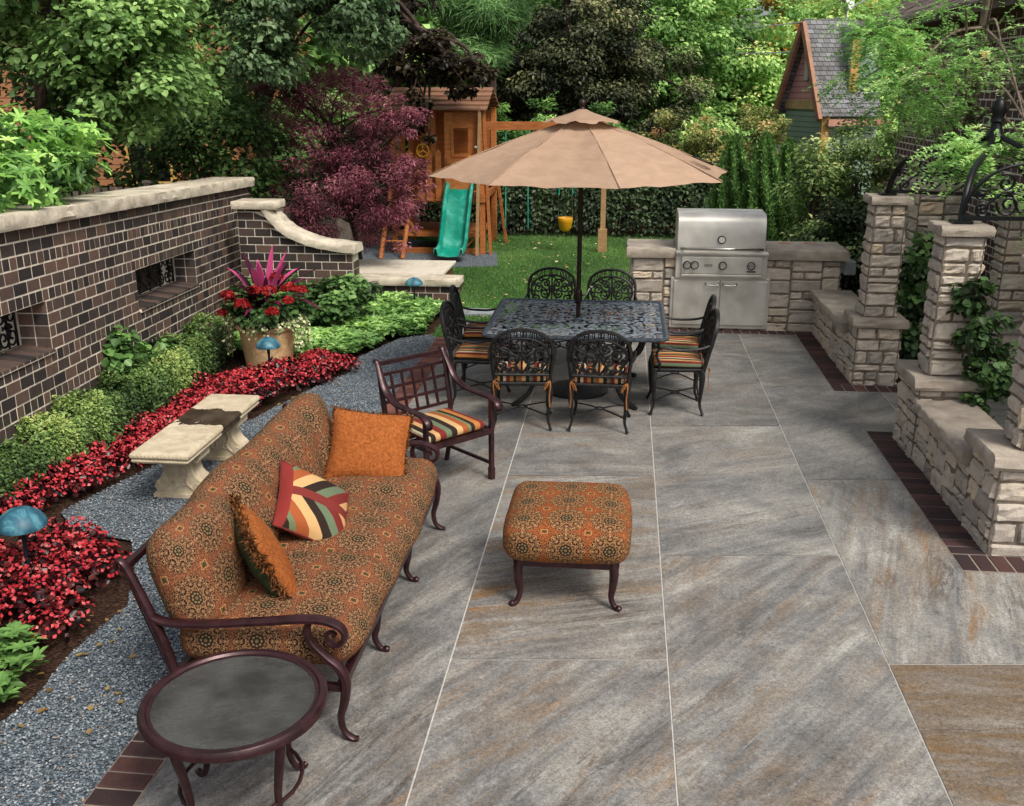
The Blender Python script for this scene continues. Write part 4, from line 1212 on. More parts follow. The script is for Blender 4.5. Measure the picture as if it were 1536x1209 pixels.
# ------------------------------------------------------------------ sofa
sofa = thing('patio_sofa', 'long patio sofa with brown and terracotta medallion upholstery and scrolled bronze arms', 'sofa', (-1.6, 4.86, 0))
def arm_side(Y, root):
    m = MB()
    def pl(pts, k=6): return crv([Vector((x, Y, z)) for x, z in pts], k)
    post = pl([(-2.15, .80), (-2.135, .835), (-2.105, .815), (-2.06, .71), (-2.005, .56), (-1.955, .40), (-1.925, .24), (-1.93, .10), (-1.975, .0)])
    m.tube(post, interp([.012, .016, .022, .026, .028, .028, .026, .022, .020], 6), 8, flat=(1.0, .85), up=(0, 1, 0))
    m.build('back_post', M['bronze'], root, smooth=45)
    m = MB()
    arm = pl([(-2.0, .57), (-1.93, .548), (-1.75, .552), (-1.5, .58), (-1.32, .602), (-1.22, .600), (-1.155, .572), (-1.137, .525), (-1.165, .487), (-1.21, .495), (-1.222, .53), (-1.195, .547), (-1.178, .53)])
    m.tube(arm, interp([.022, .024, .025, .026, .027, .026, .024, .022, .019, .016, .014, .013, .016], 6), 8, flat=(1.25, .7), up=(0, 1, 0))
    m.build('armrest', M['bronze'], root, smooth=45)
    m = MB()
    front = pl([(-1.29, .592), (-1.305, .55), (-1.29, .49), (-1.23, .425), (-1.17, .37), (-1.145, .30), (-1.155, .20), (-1.175, .12), (-1.165, .05), (-1.13, .015), (-1.10, .012)])
    m.tube(front, interp([.018, .021, .023, .026, .029, .03, .026, .021, .018, .020, .016], 6), 8, flat=(1.0, .8), up=(0, 1, 0))
    m.build('leg', M['bronze'], root, smooth=45)
arm_side(3.73, sofa); arm_side(5.985, sofa)
def cab_leg(x, y, dx, dy, h, name, root, m=None, s=1.0):
    m = m or MB(); pts = [(0, 0, h), (.012, 0, h * .8), (.006, 0, h * .5), (-.004, 0, h * .25), (.025, 0, h * .06), (.055, 0, .014), (.07, 0, .012)]
    P = crv([Vector((x + dx * p[0], y + dy * p[0], p[2])) for p in pts], 5)
    m.tube(P, interp([.024 * s, .026 * s, .021 * s, .016 * s, .015 * s, .020 * s, .014 * s], 5), 8)
    return m.build(name, M['bronze'], root, smooth=50)
for y in (4.477, 5.25): cab_leg(-1.20, y, 1, 0, .29, 'leg', sofa)
m = MB(); m.bar((-1.93, 3.74, .265), (-1.93, 5.98, .265), .04, .045); m.bar((-1.17, 3.74, .27), (-1.17, 5.98, .27), .04, .045)
for y in (3.75, 4.48, 5.25, 5.97): m.bar((-1.93, y, .26), (-1.17, y, .26), .035, .035)
m.build('seat_rail', M['bronze'], sofa, bevel=.006)
m = MB()
for y in (3.76, 4.5, 5.22, 5.96): m.bar((-1.95, y, .27), (-2.12, y, .80), .03, .03)
m.bar((-2.12, 3.74, .79), (-2.12, 5.98, .79), .03, .035); m.build('back_frame', M['bronze'], sofa, bevel=.006)
for y in (4.48, 5.25): cab_leg(-1.93, y, -1, 0, .26, 'leg', sofa)
def seat_crease(v, u):
    if u[2] > .2:
        for c, a in ((-.36, .032), (.31, .030), (-.02, .016)):
            v.z -= a * math.exp(-((u[1] - c - .03 * math.sin(u[0] * 3)) / .035) ** 2) * (1 - .3 * abs(u[0]))
    v.x += .018 * (1 - (u[1] + .15) ** 2) * max(0, u[0]) - .055 * max(0, -u[2]) * max(0, u[0])
    return v
m = MB(); puff_box(m, .84, 2.20, .215, .10, (.015, .02, .06), (22, 54, 10), Matrix.Translation((-1.535, 4.88, .41)), seat_crease, (.02, .03), .013)
m.build('seat_cushion', M['sofa_fabric'], sofa, smooth=True, merge=True)
def back_crease(v, u):
    if u[2] > .2:
        for c, a in ((-.56, .055), (-.2, .046), (.18, .052), (.58, .045)):
            v.z -= a * math.exp(-((u[1] - c + .08 * u[0]) / .05) ** 2) * (.5 + .5 * abs(u[0] - .3))
    v.x += .012 * math.sin(u[1] * 6)
    return v
BM = Matrix.Translation((-1.90, 4.87, .68)) @ Matrix(((-.27, 0, .963, 0), (0, -1, 0, 0), (.963, 0, .27, 0), (0, 0, 0, 1))) @ Matrix.Diagonal((1, 1, 1, 1))
m = MB(); puff_box(m, .53, 2.19, .245, .115, (.02, .02, .07), (18, 54, 9), BM, back_crease, (.05, .02), .016, 5.0)
m.build('back_cushion', M['sofa_fabric'], sofa, smooth=True, merge=True)

# ---- throw pillows lying on the sofa
def pillow(name, label, w, h, t, Mx, front, back, edge, seed, frlen=.04):
    r = thing(name, label, 'pillow', tuple(Mx.translation), 'throw pillows on the sofa')
    m = MB(); pillow_side(m, w, h, t, Mx, 1); m.build('front_cover', front, r, smooth=True)
    m = MB(); pillow_side(m, w, h, t, Mx, -1); m.build('back_cover', back, r, smooth=True)
    if edge == 'fringe': fringe('fringe', w, h, Mx, r, frlen, 12, seed)
    else:
        m = MB(); m.tube(rim_pts(w, h, Mx, 14), .006, 6, closed=True); m.build('piping', edge, r, smooth=True)
    return r
pillow('throw_pillow', 'rust orange fringed pillow facing out at the far end of the sofa', .49, .46, .17, frame_m((-1.50, 5.64, .70), (.20, -.76, .62), math.radians(-9)), M['orange'], M['green_velvet'], 'fringe', 4, .026)
pillow('throw_pillow', 'striped pillow of red, green, brown and gold bands lying mid-sofa', .44, .44, .17, frame_m((-1.58, 4.74, .675), (.70, -.22, .68), math.radians(-52)), M['chevron'], M['chevron'], M['cord_red'], 5)
pillow('throw_pillow', 'orange pillow with green back seen edge-on behind the near armrest', .48, .46, .17, frame_m((-1.64, 4.17, .67), (.80, .42, .42), math.radians(6)), M['orange'], M['green_velvet'], 'fringe', 6, .036)

# ------------------------------------------------------------------ ottoman
ot = thing('ottoman', 'square ottoman with orange medallion cushion on four curved dark legs', 'ottoman', (-.25, 5.34, 0))
m = MB(); puff_box(m, .69, .74, .225, .085, (.02, .02, .03), (24, 24, 10), Matrix.Translation((-.25, 5.33, .40)), None, (.0, .03), .006, 2.0)
m.build('cushion', M['otto_fabric'], ot, smooth=True, merge=True)
m = MB()
for (a, b_) in (((-.53, 5.05), (.03, 5.05)), ((-.53, 5.62), (.03, 5.62)), ((-.53, 5.05), (-.53, 5.62)), ((.03, 5.05), (.03, 5.62))):
    m.bar((a[0], a[1], .268), (b_[0], b_[1], .268), .035, .045)
m.build('rail', M['bronze'], ot, bevel=.008)
for (x, y, dx, dy) in ((-.51, 5.05, -.75, -.45), (.01, 5.05, .75, -.45), (-.51, 5.62, -.75, .45), (.01, 5.62, .75, .45)):
    cab_leg(x, y, dx, dy, .285, 'leg', ot, s=1.1)

# ------------------------------------------------------------------ lattice armchair (front faces local +y)
ac = thing('lattice_armchair', 'bronze metal armchair with square lattice back and striped seat pad', 'chair')
HW = .30
for sx in (-1, 1):
    m = MB(); bp = crv([Vector((sx * HW, -.36, .905)), Vector((sx * HW, -.335, .90)), Vector((sx * HW, -.31, .84)), Vector((sx * HW, -.28, .66)), Vector((sx * HW, -.25, .48)), Vector((sx * HW, -.25, .30)), Vector((sx * HW, -.28, .12)), Vector((sx * HW, -.31, 0))], 5)
    m.tube(bp, .021, 8, flat=(.8, 1)); m.build('back_post', M['bronze'], ac, smooth=45)
    m = MB(); ar = crv([Vector((sx * HW, -.325, .895)), Vector((sx * (HW + .01), -.27, .80)), Vector((sx * (HW + .015), -.20, .70)), Vector((sx * (HW + .02), -.08, .645)), Vector((sx * (HW + .02), .10, .635)), Vector((sx * (HW + .02), .22, .63)), Vector((sx * (HW + .02), .29, .60)), Vector((sx * (HW + .02), .305, .56)), Vector((sx * (HW + .02), .285, .545))], 5)
    m.tube(ar, interp([.018, .024, .028, .030, .030, .030, .030, .026, .02], 5), 8, flat=(.6, 1.1), up=(0, 0, 1)); m.build('armrest', M['bronze'], ac, smooth=45)
    m = MB(); m.bar((sx * HW, .235, .635), (sx * HW, .235, .06), .034, .034); m.bar((sx * HW, .235, .10), (sx * HW, .235, .0), .042, .042); m.build('leg', M['bronze'], ac, bevel=.006)
    m = MB(); m.bar((sx * HW, .235, .13), (sx * HW, -.27, .13), .018, .022); m.build('stretcher', M['bronze'], ac)
m = MB()
def bk_y(z): return -.25 - .085 * max(0, (z - .48)) / .36
for z in (.885,): m.bar((-HW, -.335, z), (HW, -.335, z), .03, .028)
for z in (.50, .60, .70, .80): m.bar((-HW, bk_y(z), z), (HW, bk_y(z), z), .016, .022)
for x in (-.19, -.095, 0, .095, .19): m.bar((x, bk_y(.50), .50), (x, bk_y(.80), .80), .014, .020)
m.build('lattice_back', M['bronze'], ac)
m = MB(); m.bar((-HW, .235, .385), (HW, .235, .385), .03, .04); m.bar((-HW, -.25, .385), (HW, -.25, .385), .03, .04)
for sx in (-1, 1): m.bar((sx * HW, -.25, .385), (sx * HW, .235, .385), .03, .04)
for i in range(6): m.bar((-HW, -.17 + i * .07, .39), (HW, -.17 + i * .07, .39), .03, .012)
m.build('seat_frame', M['bronze'], ac)
m = MB(); puff_box(m, .53, .47, .06, .028, (0, 0, .015), (12, 12, 5), Matrix.Translation((0, -.01, .435)), None, (.1, 0))
m.build('seat_pad', M['arm_stripe'], ac, smooth=True, merge=True)
place(ac, (-1.285, 6.85, 0), math.radians(-132))

# ------------------------------------------------------------------ glass side table
st_ = thing('side_table', 'round rippled glass side table with bronze rim in front of the sofa', 'table', (-1.455, 3.26, 0))
c = (-1.455, 3.26)
m = MB(); m.lathe([(.315, .495), (.318, .475), (.345, .468), (.362, .482), (.362, .505), (.352, .517), (.334, .517), (.326, .508), (.315, .508), (.315, .495)], (c[0], c[1], 0), 64)
m.build('rim', M['bronze'], st_, smooth=40)
m = MB(); m.lathe([(.3145, .499), (.3145, .505), (0, .505)], (c[0], c[1], 0), 64); m.build('glass_top', M['glass'], st_)
for k in range(4):
    a = math.radians(-45 + 12 + 90 * k); d = Vector((math.cos(a), math.sin(a), 0))
    P = crv([Vector((c[0], c[1], 0)) + d * r_ + Vector((0, 0, z)) for r_, z in ((.27, .475), (.275, .40), (.25, .27), (.235, .15), (.26, .05), (.30, .012), (.325, .02))], 5)
    m = MB(); m.tube(P, interp([.022, .021, .018, .015, .014, .016, .012], 5), 8); m.build('leg', M['bronze'], st_, smooth=50)
m = MB(); m.tube([(c[0] + .24 * math.cos(t * PI / 12), c[1] + .24 * math.sin(t * PI / 12), .14) for t in range(24)], .009, 6, closed=True); m.build('stretcher', M['bronze'], st_, smooth=True)

# ------------------------------------------------------------------ dining chair (front faces local +y)
dc = thing('dining_chair', 'x', 'chair', (0, 0, 0), 'cast metal chairs around the dining table')
def by(z): return -.215 - .10 * max(0, z - .42) / .42       # back leans
def bp(x, z): return Vector((x, by(z), z))
m = MB()
outer = crv([bp(-.225, .40), bp(-.245, .54), bp(-.256, .70), bp(-.232, .815), bp(-.13, .888), bp(0, .91), bp(.13, .888), bp(.232, .815), bp(.256, .70), bp(.245, .54), bp(.225, .40)], 5)
m.tube(outer, .0185, 7, flat=(.8, 1.1))
inner = crv([bp(-.226, .66), bp(-.208, .745), bp(-.12, .815), bp(0, .836), bp(.12, .815), bp(.208, .745), bp(.226, .66)], 5)
m.tube(inner, .012, 6)
m.tube([bp(-.228, .505), bp(.228, .505)], .014, 6)
for i in range(15):          # ovals between the two arches
    t = (i + .5) / 15 * .84 + .08
    p, q = inner[int(t * (len(inner) - 1))], outer[int((.22 + t * .56) * (len(outer) - 1))]
    mid = (p + q) / 2; ax = (q - p); l = ax.length * .42; ax.normalize(); sd_ = Vector((ax.z, 0, -ax.x))
    m.tube([mid + ax * (l * math.cos(k * PI / 4)) + sd_ * (.0105 * math.sin(k * PI / 4)) for k in range(8)], .0055, 4, closed=True)
m.build('back_frame', M['cast'], dc, smooth=50)
m = MB()
fx, fz = Vector((1, 0, 0)), Vector((0, -.1 / .42, 1)).normalized()
for sx in (-1, 1):
    for (cx, cz, rr, tn, a0) in ((.062, .75, .052, 1.4, 0), (.15, .70, .055, 1.5, 1.2), (.075, .645, .057, 1.6, 2.6), (.165, .585, .050, 1.4, -.6), (.07, .555, .040, 1.3, 1.8), (.205, .645, .030, 1.2, .5), (.115, .795, .028, 1.2, 3.0), (.205, .74, .026, 1.2, 1.5), (.12, .545, .028, 1.2, .2), (.02, .70, .026, 1.2, .9), (.21, .54, .022, 1.2, 2)):
        m.tube(spiral(bp(sx * cx, cz), rr, tn, a0 if sx > 0 else PI - a0, fx, fz, 18, .15, sx), .0105, 5)
    m.tube(crv([bp(0, .51), bp(sx * .05, .60), bp(sx * .015, .68), bp(sx * .06, .77), bp(sx * .01, .83)], 5), .010, 5)
    m.tube(crv([bp(sx * .02, .51), bp(sx * .13, .535), bp(sx * .21, .62), bp(sx * .235, .69)], 5), .0095, 5)
    m.tube(crv([bp(0, .66), bp(sx * .09, .70), bp(sx * .20, .75)], 5), .009, 5)
m.tube([bp(0, .50), bp(0, .835)], .010, 5)
m.build('scroll_back', M['cast'], dc, smooth=50)
for sx in (-1, 1):
    m = MB(); m.tube(crv([bp(sx * .25, .655), Vector((sx * .272, -.17, .625)), Vector((sx * .285, 0, .615)), Vector((sx * .285, .12, .632)), Vector((sx * .278, .185, .615)), Vector((sx * .262, .20, .55)), Vector((sx * .248, .17, .48)), Vector((sx * .242, .17, .425))], 5), .0125, 6)
    m.build('armrest', M['cast'], dc, smooth=50)
    for (y, dy) in ((.205, .6), (-.20, -.6)):
        m = MB(); hh = .425
        P = crv([Vector((sx * .225, y, hh)), Vector((sx * .238, y + dy * .015, hh * .82)), Vector((sx * .232, y + dy * .01, hh * .55)), Vector((sx * .222, y, hh * .25)), Vector((sx * .238, y + dy * .03, .045)), Vector((sx * .25, y + dy * .05, .012))], 5)
        m.tube(P, interp([.024, .028, .020, .013, .012, .018], 5), 7); m.build('leg', M['cast'], dc, smooth=50)
m = MB(); P4 = [(-.235, .215), (.235, .215), (.225, -.215), (-.225, -.215)]
m.tube([(x, y, .418) for x, y in P4], .017, 7, closed=True); m.box(-.22, -.205, .408, .22, .205, .418); m.build('seat_frame', M['cast'], dc, smooth=50)
m = MB()
for sx in (-1, 1): m.tube(crv([Vector((sx * .225, .20, .13)), Vector((sx * .10, .09, .145)), Vector((sx * .03, 0, .15)), Vector((sx * .10, -.09, .145)), Vector((sx * .225, -.20, .13))], 5), .007, 5)
m.tube([(.035 * math.cos(k * PI / 5), .035 * math.sin(k * PI / 5), .15) for k in range(10)], .007, 5, closed=True)
m.build('stretcher', M['cast'], dc, smooth=50)
m = MB(); puff_box(m, .455, .43, .075, .035, (0, 0, .012), (14, 14, 6), Matrix.Translation((0, .005, .463)), None, (.03, 0), .004)
pad = m.build('seat_pad', M['seat_stripe'], dc, smooth=True, merge=True)
for sx in (-1, 1):
    m = MB(); m.tube(crv([Vector((sx * .205, -.205, .46)), Vector((sx * .235, -.245, .452)), Vector((sx * .240, -.262, .40)), Vector((sx * .232, -.262, .32)), Vector((sx * .238, -.268, .23))], 4), .006, 5, flat=(.5, 1.2))
    m.tube(crv([Vector((sx * .225, -.24, .45)), Vector((sx * .20, -.272, .43)), Vector((sx * .185, -.27, .38)), Vector((sx * .21, -.268, .41)), Vector((sx * .23, -.25, .448))], 4), .005, 5, flat=(.5, 1.2))
    m.build('tie', M['tie'], pad)
DCH = [(-.815, 8.26, 5, 'cast metal dining chair at the table front, left one, turned back to us'), (-.14, 8.275, -2, 'cast metal dining chair at the table front, right one, turned back to us'),
       (.53, 8.84, 92, 'cast metal dining chair at the right side of the table, nearer one'), (.56, 9.50, 88, 'cast metal dining chair at the right side of the table, nearest the grill doors'),
       (-1.27, 8.92, -92, 'cast metal dining chair at the left side of the table, nearer the armchair'), (-1.33, 9.72, -86, 'cast metal dining chair at the left side of the table, beside the flagstones'),
       (-.74, 10.55, 181, 'cast metal dining chair behind the table on the lawn side, left of the umbrella pole'), (-.10, 10.52, 178, 'cast metal dining chair behind the table, right of the umbrella pole')]
for i, (x, y, r, lab) in enumerate(DCH):
    o = dc if i == 0 else copy_tree(dc)
    o['label'] = lab; place(o, (x, y, 0), math.radians(r))

# ------------------------------------------------------------------ dining table
dt = thing('dining_table', 'large square cast metal dining table with pierced lattice top', 'table', (-.385, 9.27, 0))
tx, ty, hx, hy = -.385, 9.27, .80, .79
m = MB(); m.quad((tx - hx, ty - hy, .722), (tx + hx, ty - hy, .722), (tx + hx, ty + hy, .722), (tx - hx, ty + hy, .722), [(-hx, -hy), (hx, -hy), (hx, hy), (-hx, hy)])
m.build('tabletop', M['tabletop'], dt)
m = MB(); rr = .09; ol = []
for (sx, sy, a0) in ((1, -1, -90), (1, 1, 0), (-1, 1, 90), (-1, -1, 180)):
    for k in range(6):
        a = math.radians(a0 + k * 18); ol.append(Vector((tx + sx * (hx - rr) + rr * math.cos(a), ty + sy * (hy - rr) + rr * math.sin(a), .716)))
m.tube(ol, .024, 8, closed=True, flat=(.8, 1.1), up=(0, 0, 1)); m.build('rim', M['table_metal'], dt, smooth=50)
m = MB(); m.tube([(tx - hx + .03, ty, .70), (tx + hx - .03, ty, .70)], .014, 6); m.tube([(tx, ty - hy + .03, .70), (tx, ty + hy - .03, .70)], .014, 6)
m.tube([(tx + .035 * math.cos(k * PI / 8), ty + .035 * math.sin(k * PI / 8), .724) for k in range(16)], .008, 6, closed=True)
m.build('cross_bar', M['table_metal'], dt, smooth=50)
for sx in (-1, 1):
    for sy in (-1, 1):
        m = MB(); d = Vector((sx, sy, 0)).normalized()
        P = crv([Vector((tx, ty, 0)) + d * r_ + Vector((0, 0, z)) for r_, z in ((.86, .69), (.80, .56), (.62, .42), (.52, .26), (.60, .10), (.75, .03), (.80, .02))], 5)
        m.tube(P, interp([.030, .032, .028, .024, .022, .026, .02], 5), 7); m.build('leg', M['cast'], dt, smooth=50)
for (ax, ay, ux) in ((0, -.62, Vector((1, 0, 0))), (0, .62, Vector((1, 0, 0))), (-.62, 0, Vector((0, 1, 0))), (.62, 0, Vector((0, 1, 0)))):
    m = MB(); c0 = Vector((tx + ax, ty + ay, .62))
    m.tube([c0 - ux * .55 + Vector((0, 0, .06)), c0 + ux * .55 + Vector((0, 0, .06))], .012, 6)
    for i in range(5):
        cc = c0 + ux * (-.4 + .2 * i)
        for sg in (-1, 1): m.tube(spiral(cc + ux * (sg * .045), .05, 1.4, PI / 2, ux, Vector((0, 0, 1)), 18, .15, sg), .008, 5)
    m.build('apron', M['cast'], dt, smooth=50)

# ------------------------------------------------------------------ umbrella
um = thing('patio_umbrella', 'large open tan canvas patio umbrella through the middle of the dining table', 'umbrella', (tx, ty, 0))
ux_, uy_ = tx, ty
m = MB(); m.tube([(ux_, uy_, .05), (ux_, uy_, 2.55)], .0215, 12); m.build('pole', M['pole'], um, smooth=40)
m = MB(); m.lathe([(.30, .0), (.30, .025), (.24, .05), (.12, .075), (.06, .10), (.038, .14), (.034, .34), (.0, .34)], (ux_, uy_, 0), 32); m.build('base', M['cast'], um, smooth=40)
m = MB(); m.lathe([(.023, .86), (.030, .87), (.036, .89), (.036, .97), (.029, .99), (.023, 1.0)], (ux_, uy_, 0), 14); cb = m.build('crank_housing', M['pole'], um, smooth=40)
m = MB(); m.tube([(ux_ + .03, uy_ - .01, .94), (ux_ + .075, uy_ - .02, .95), (ux_ + .105, uy_ - .03, 1.02)], .008, 6); m.tube([(ux_ + .10, uy_ - .03, 1.02), (ux_ + .13, uy_ - .035, 1.03)], .011, 6); m.build('crank_handle', M['chrome'], cb, smooth=True)
RR, ZR, ZT = 1.385, 2.055, 2.545
def rib(k): 
    a = math.radians(15 + 45 * k); return Vector((math.cos(a), math.sin(a), 0))
def cz(t): return ZT + (ZR - ZT) * (t ** 1.06) + .018 * math.sin(PI * t)
m = MB()
for k in range(8):
    d0, d1 = rib(k), rib(k + 1); m.cur = [.5, .6, .35, .7, .45, .4, .55, .35][k]
    def cnp(u, v):
        t = .04 + .96 * v; q = 4 * u * (1 - u)
        chord = d0 * (1 - u) + d1 * u
        p = chord * (RR * t * (1 - .045 * q * t * t)); z = cz(t) - .060 * q * t * (1.2 - t) + .010 * wob(u * 7 + t * 3, t * 9, k * 2) * min(1, t * 2) + .004 * math.sin(u * 22 + t * 9 + k) * t * q
        return (ux_ + p.x, uy_ + p.y, z)
    m.grid(cnp, 12, 16)
cano = m.build('canopy', M['canvas'], um, smooth=50, merge=True)
m = MB()
for k in range(8):
    d = rib(k); m.tube([Vector((ux_, uy_, 0)) + d * (RR * t) + Vector((0, 0, cz(t) + .004)) for t in (.05, .25, .5, .75, 1.0)], .0045, 5)
m.build('seam', M['canvas'], cano, smooth=True)
m = MB(); NV = 48
def vent(u, v):
    a = u * 2 * PI; f = 1 + .05 * math.cos(8 * (a - math.radians(15))) * v; r_ = .035 + .30 * v
    return (ux_ + r_ * f * math.cos(a), uy_ + r_ * f * math.sin(a), 2.615 - .105 * v ** .8 - .012 * v * v * math.cos(8 * (a - math.radians(15))) + .006 * math.sin(17 * a) * v)
m.cur = .3; m.grid(vent, NV, 6); m.build('vent_cap', M['canvas'], um, smooth=True)
m = MB(); m.lathe([(.034, 2.595), (.036, 2.61), (.022, 2.622), (.018, 2.635), (.03, 2.65), (.034, 2.67), (.024, 2.69), (.010, 2.70), (.0, 2.705)], (ux_, uy_, 0), 14); m.build('finial', M['pole'], um, smooth=40)
for k in range(8):
    d = rib(k); m = MB(); m.bar(Vector((ux_, uy_, 2.50)) + d * .05, Vector((ux_, uy_, ZR - .014)) + d * (RR - .02), .014, .018)
    m.build('rib', M['pole'], um)
    m = MB(); m.bar(Vector((ux_, uy_, 1.98)) + d * .04, Vector((ux_, uy_, cz(.55) - .03)) + d * (RR * .55), .011, .014); m.build('strut', M['pole'], um)
m = MB(); m.lathe([(.022, 1.95), (.05, 1.96), (.05, 2.0), (.022, 2.01)], (ux_, uy_, 0), 16); m.build('runner', M['pole'], um, smooth=40)
m = MB()
d = (rib(7) * .30 + rib(8) * .70)      # dark tie cord lying on the right panel
pts = []
for i in range(24):
    t = .80 + .10 * math.sin(i * .55) * .6 + i * .004; q = d * (RR * t) + Vector((-.02 * math.cos(i * .9), .05 * math.cos(i * .5), 0))
    pts.append((ux_ + q.x, uy_ + q.y, cz(min(1, math.hypot(q.x, q.y) / RR / .97)) + .012))
m.tube(pts, .008, 5); m.build('tie_cord', M['pole'], um, smooth=True)

# ------------------------------------------------------------------ stone bench
bn = thing('stone_bench', 'cast stone garden bench with a wet brown stain across its seat', 'bench', (-3.08, 6.77, 0))
bx, by_ = -3.08, 6.77
m = MB(); st = len(m.v)
prof_ = [(.0, .345), (.012, .352), (.020, .366), (.010, .378), (.024, .392), (.024, .412), (.016, .424), (.0, .428)]
hw, hl = .185, .68; k = len(prof_)
for (o_, z) in prof_:
    for (sx, sy) in ((-1, -1), (1, -1), (1, 1), (-1, 1)): m.v.append((bx + sx * (hw + o_), by_ + sy * (hl + o_), z))
for i in range(k - 1):
    for j in range(4):
        j2 = (j + 1) % 4; m.face((st + i * 4 + j, st + i * 4 + j2, st + (i + 1) * 4 + j2, st + (i + 1) * 4 + j))
m.face([st + j for j in range(4)][::-1]); m.face([st + (k - 1) * 4 + j for j in range(4)])
for i in range(46):         # carved beads along the edge
    for sx in (-1, 1): m.box(bx + sx * (hw + .018) - .010, by_ - hl + .01 + i * .0296, .393, bx + sx * (hw + .018) + .010, by_ - hl + .030 + i * .0296, .411)
for i in range(13):
    m.box(bx - hw + .005 + i * .0285, by_ - hl - .028, .393, bx - hw + .025 + i * .0285, by_ - hl - .010, .411)
bt = m.build('seat_slab', M['bench'], bn, bevel=.003, seg=1)
for cy in (by_ - .36, by_ + .40):
    m = MB(); half = crv([Vector((.175, .0, 0)), Vector((.18, .035, 0)), Vector((.165, .05, 0)), Vector((.172, .085, 0)), Vector((.165, .12, 0)), Vector((.125, .16, 0)), Vector((.105, .21, 0)), Vector((.115, .26, 0)), Vector((.15, .29, 0)), Vector((.175, .31, 0)), Vector((.18, .344, 0))], 4)
    ol = [(p.x, p.y) for p in half] + [(-p.x, p.y) for p in half[::-1]]
    MX = Matrix(((1, 0, 0, bx), (0, 0, -1, cy), (0, 1, 0, 0), (0, 0, 0, 1)))
    m.prism(ol, -.085, .085, MX); m.box(bx - .19, cy - .10, 0, bx + .19, cy + .10, .03)
    for sx in (-1, 1):
        m.tube([(bx + sx * .14, cy - .093, .085), (bx + sx * .14, cy + .093, .085)], .036, 14); m.tube([(bx + sx * .145, cy - .09, .30), (bx + sx * .145, cy + .09, .30)], .03, 12)
        for fy in (-1, 1):
            m.tube(spiral((bx + sx * .14, cy + fy * .093, .085), .03, 1.6, 0, (1, 0, 0), (0, 0, 1), 22, .15, sx), .0055, 5)
            m.tube(crv([Vector((bx + sx * .12, cy + fy * .086, .06)), Vector((bx + sx * .06, cy + fy * .088, .12)), Vector((bx + sx * .08, cy + fy * .088, .2)), Vector((bx + sx * .03, cy + fy * .088, .28))], 5), .009, 5)
            m.tube(spiral((bx + sx * .05, cy + fy * .087, .12), .032, 1.4, 1, (1, 0, 0), (0, 0, 1), 16, .2, sx), .007, 5)
    m.build('pedestal', M['bench'], bn, smooth=35)

# ------------------------------------------------------------------ mushroom path lights
pl_ = thing('path_light', 'x', 'garden light', (0, 0, 0), 'verdigris mushroom path lights')
m = MB(); m.lathe([(.014, -.06), (.014, .10), (.012, .30), (.017, .36), (.026, .395), (.030, .42), (.0, .42)], (0, 0, 0), 14); m.build('stem', M['stake'], pl_, smooth=40)
m = MB(); m.lathe([(.0, .418), (.06, .416), (.110, .408), (.128, .401), (.130, .405), (.122, .432), (.098, .468), (.060, .494), (.022, .506), (.0, .508)], (0, 0, 0), 32, wob=lambda a, z: 1 + .006 * math.cos(16 * a)); cap_ = m.build('shade', M['verdigris'], pl_, smooth=60)
for i, (x, y, s, lab) in enumerate([(-3.33, 4.87, 1.06, 'verdigris mushroom path light among the near begonias, left edge of the photo'), (-3.41, 9.20, .93, 'verdigris mushroom path light in front of the sandstone pot'), (-2.655, 12.6, .9, 'verdigris mushroom path light in front of the low brick wall')]):
    o = pl_ if i == 0 else copy_tree(pl_); o['label'] = lab; place(o, (x, y, 0), .4 * i); o.scale = (s, s, s)

# ------------------------------------------------------------------ big pot
PZ = .05
ur = thing('plant_pot', 'large sandstone plant pot with carved leaf relief and flaring rim', 'pot', (-3.60, 9.72, 0))
m = MB()
def uw(a, z): return 1 + (.020 * max(0, math.sin(a * 7 + 2 * math.sin(z * 9))) * math.sin(max(0, min(1, (z - .03) / .33)) * PI) ** .6 if .03 < z < .37 else 0) + .004 * math.sin(23 * a + z * 40)
pr = [(.235, 0), (.240, .03)] + [(.238 + .045 * (i / 14) ** 1.2, .03 + .34 * i / 14) for i in range(1, 15)] + [(.290, .385), (.312, .40), (.318, .42), (.308, .44), (.280, .44), (.268, .40), (.0, .395)]
m.lathe(pr, (-3.60, 9.72, PZ), 72, wob=uw); m.build('pot_body', M['urn'], ur, smooth=60)
m = MB(); m.lathe([(.265, .405), (0, .412)], (-3.60, 9.72, PZ), 24); m.build('potting_soil', M['soil'], ur)
# ------------------------------------------------------------------ wooden play set
ps = thing('play_set', 'cedar play set with roofed tower, picket rail and long swing beam', 'play set', (-3.2, 17.9, 0))
PF, PB, PL_, PR = 17.45, 19.0, -3.98, -2.42
m = MB()
for x in (PL_, PR):
    for y in (PF, PB): m = MB(); m.cur = random.random(); m.box(x - .05, y - .05, 0, x + .05, y + .05, 2.46); m.build('post', M['cedar'], ps, bevel=.006)
m = MB(); m.box(PL_ - .05, PF - .03, .94, PR + .05, PB, 1.04); m.build('deck', M['cedar_h'], ps)
m = MB(); m.box(PL_ - .06, PF - .08, .90, PR + .06, PF - .052, 1.05); m.box(PL_ + .05, PF - .06, .30, PR - .05, PB - .1, .36); m.box(PL_ + .05, PF - .05, 0, PR - .05, PF - .02, .1)
m.build('rim_board', M['cedar_h'], ps)
for i in range(6):
    x = PL_ + .10 + i * .165
    m = MB(); m.cur = random.random(); m.prism([(x, .92), (x + .10, .92), (x + .10, 1.74), (x + .05, 1.79), (x, 1.74)], -.0, .025, Matrix(((1, 0, 0, 0), (0, 0, -1, PF - .085), (0, 1, 0, 0), (0, 0, 0, 1)))); m.build('picket', M['cedar'], ps)
m = MB(); x0, x1 = -3.06, -2.47
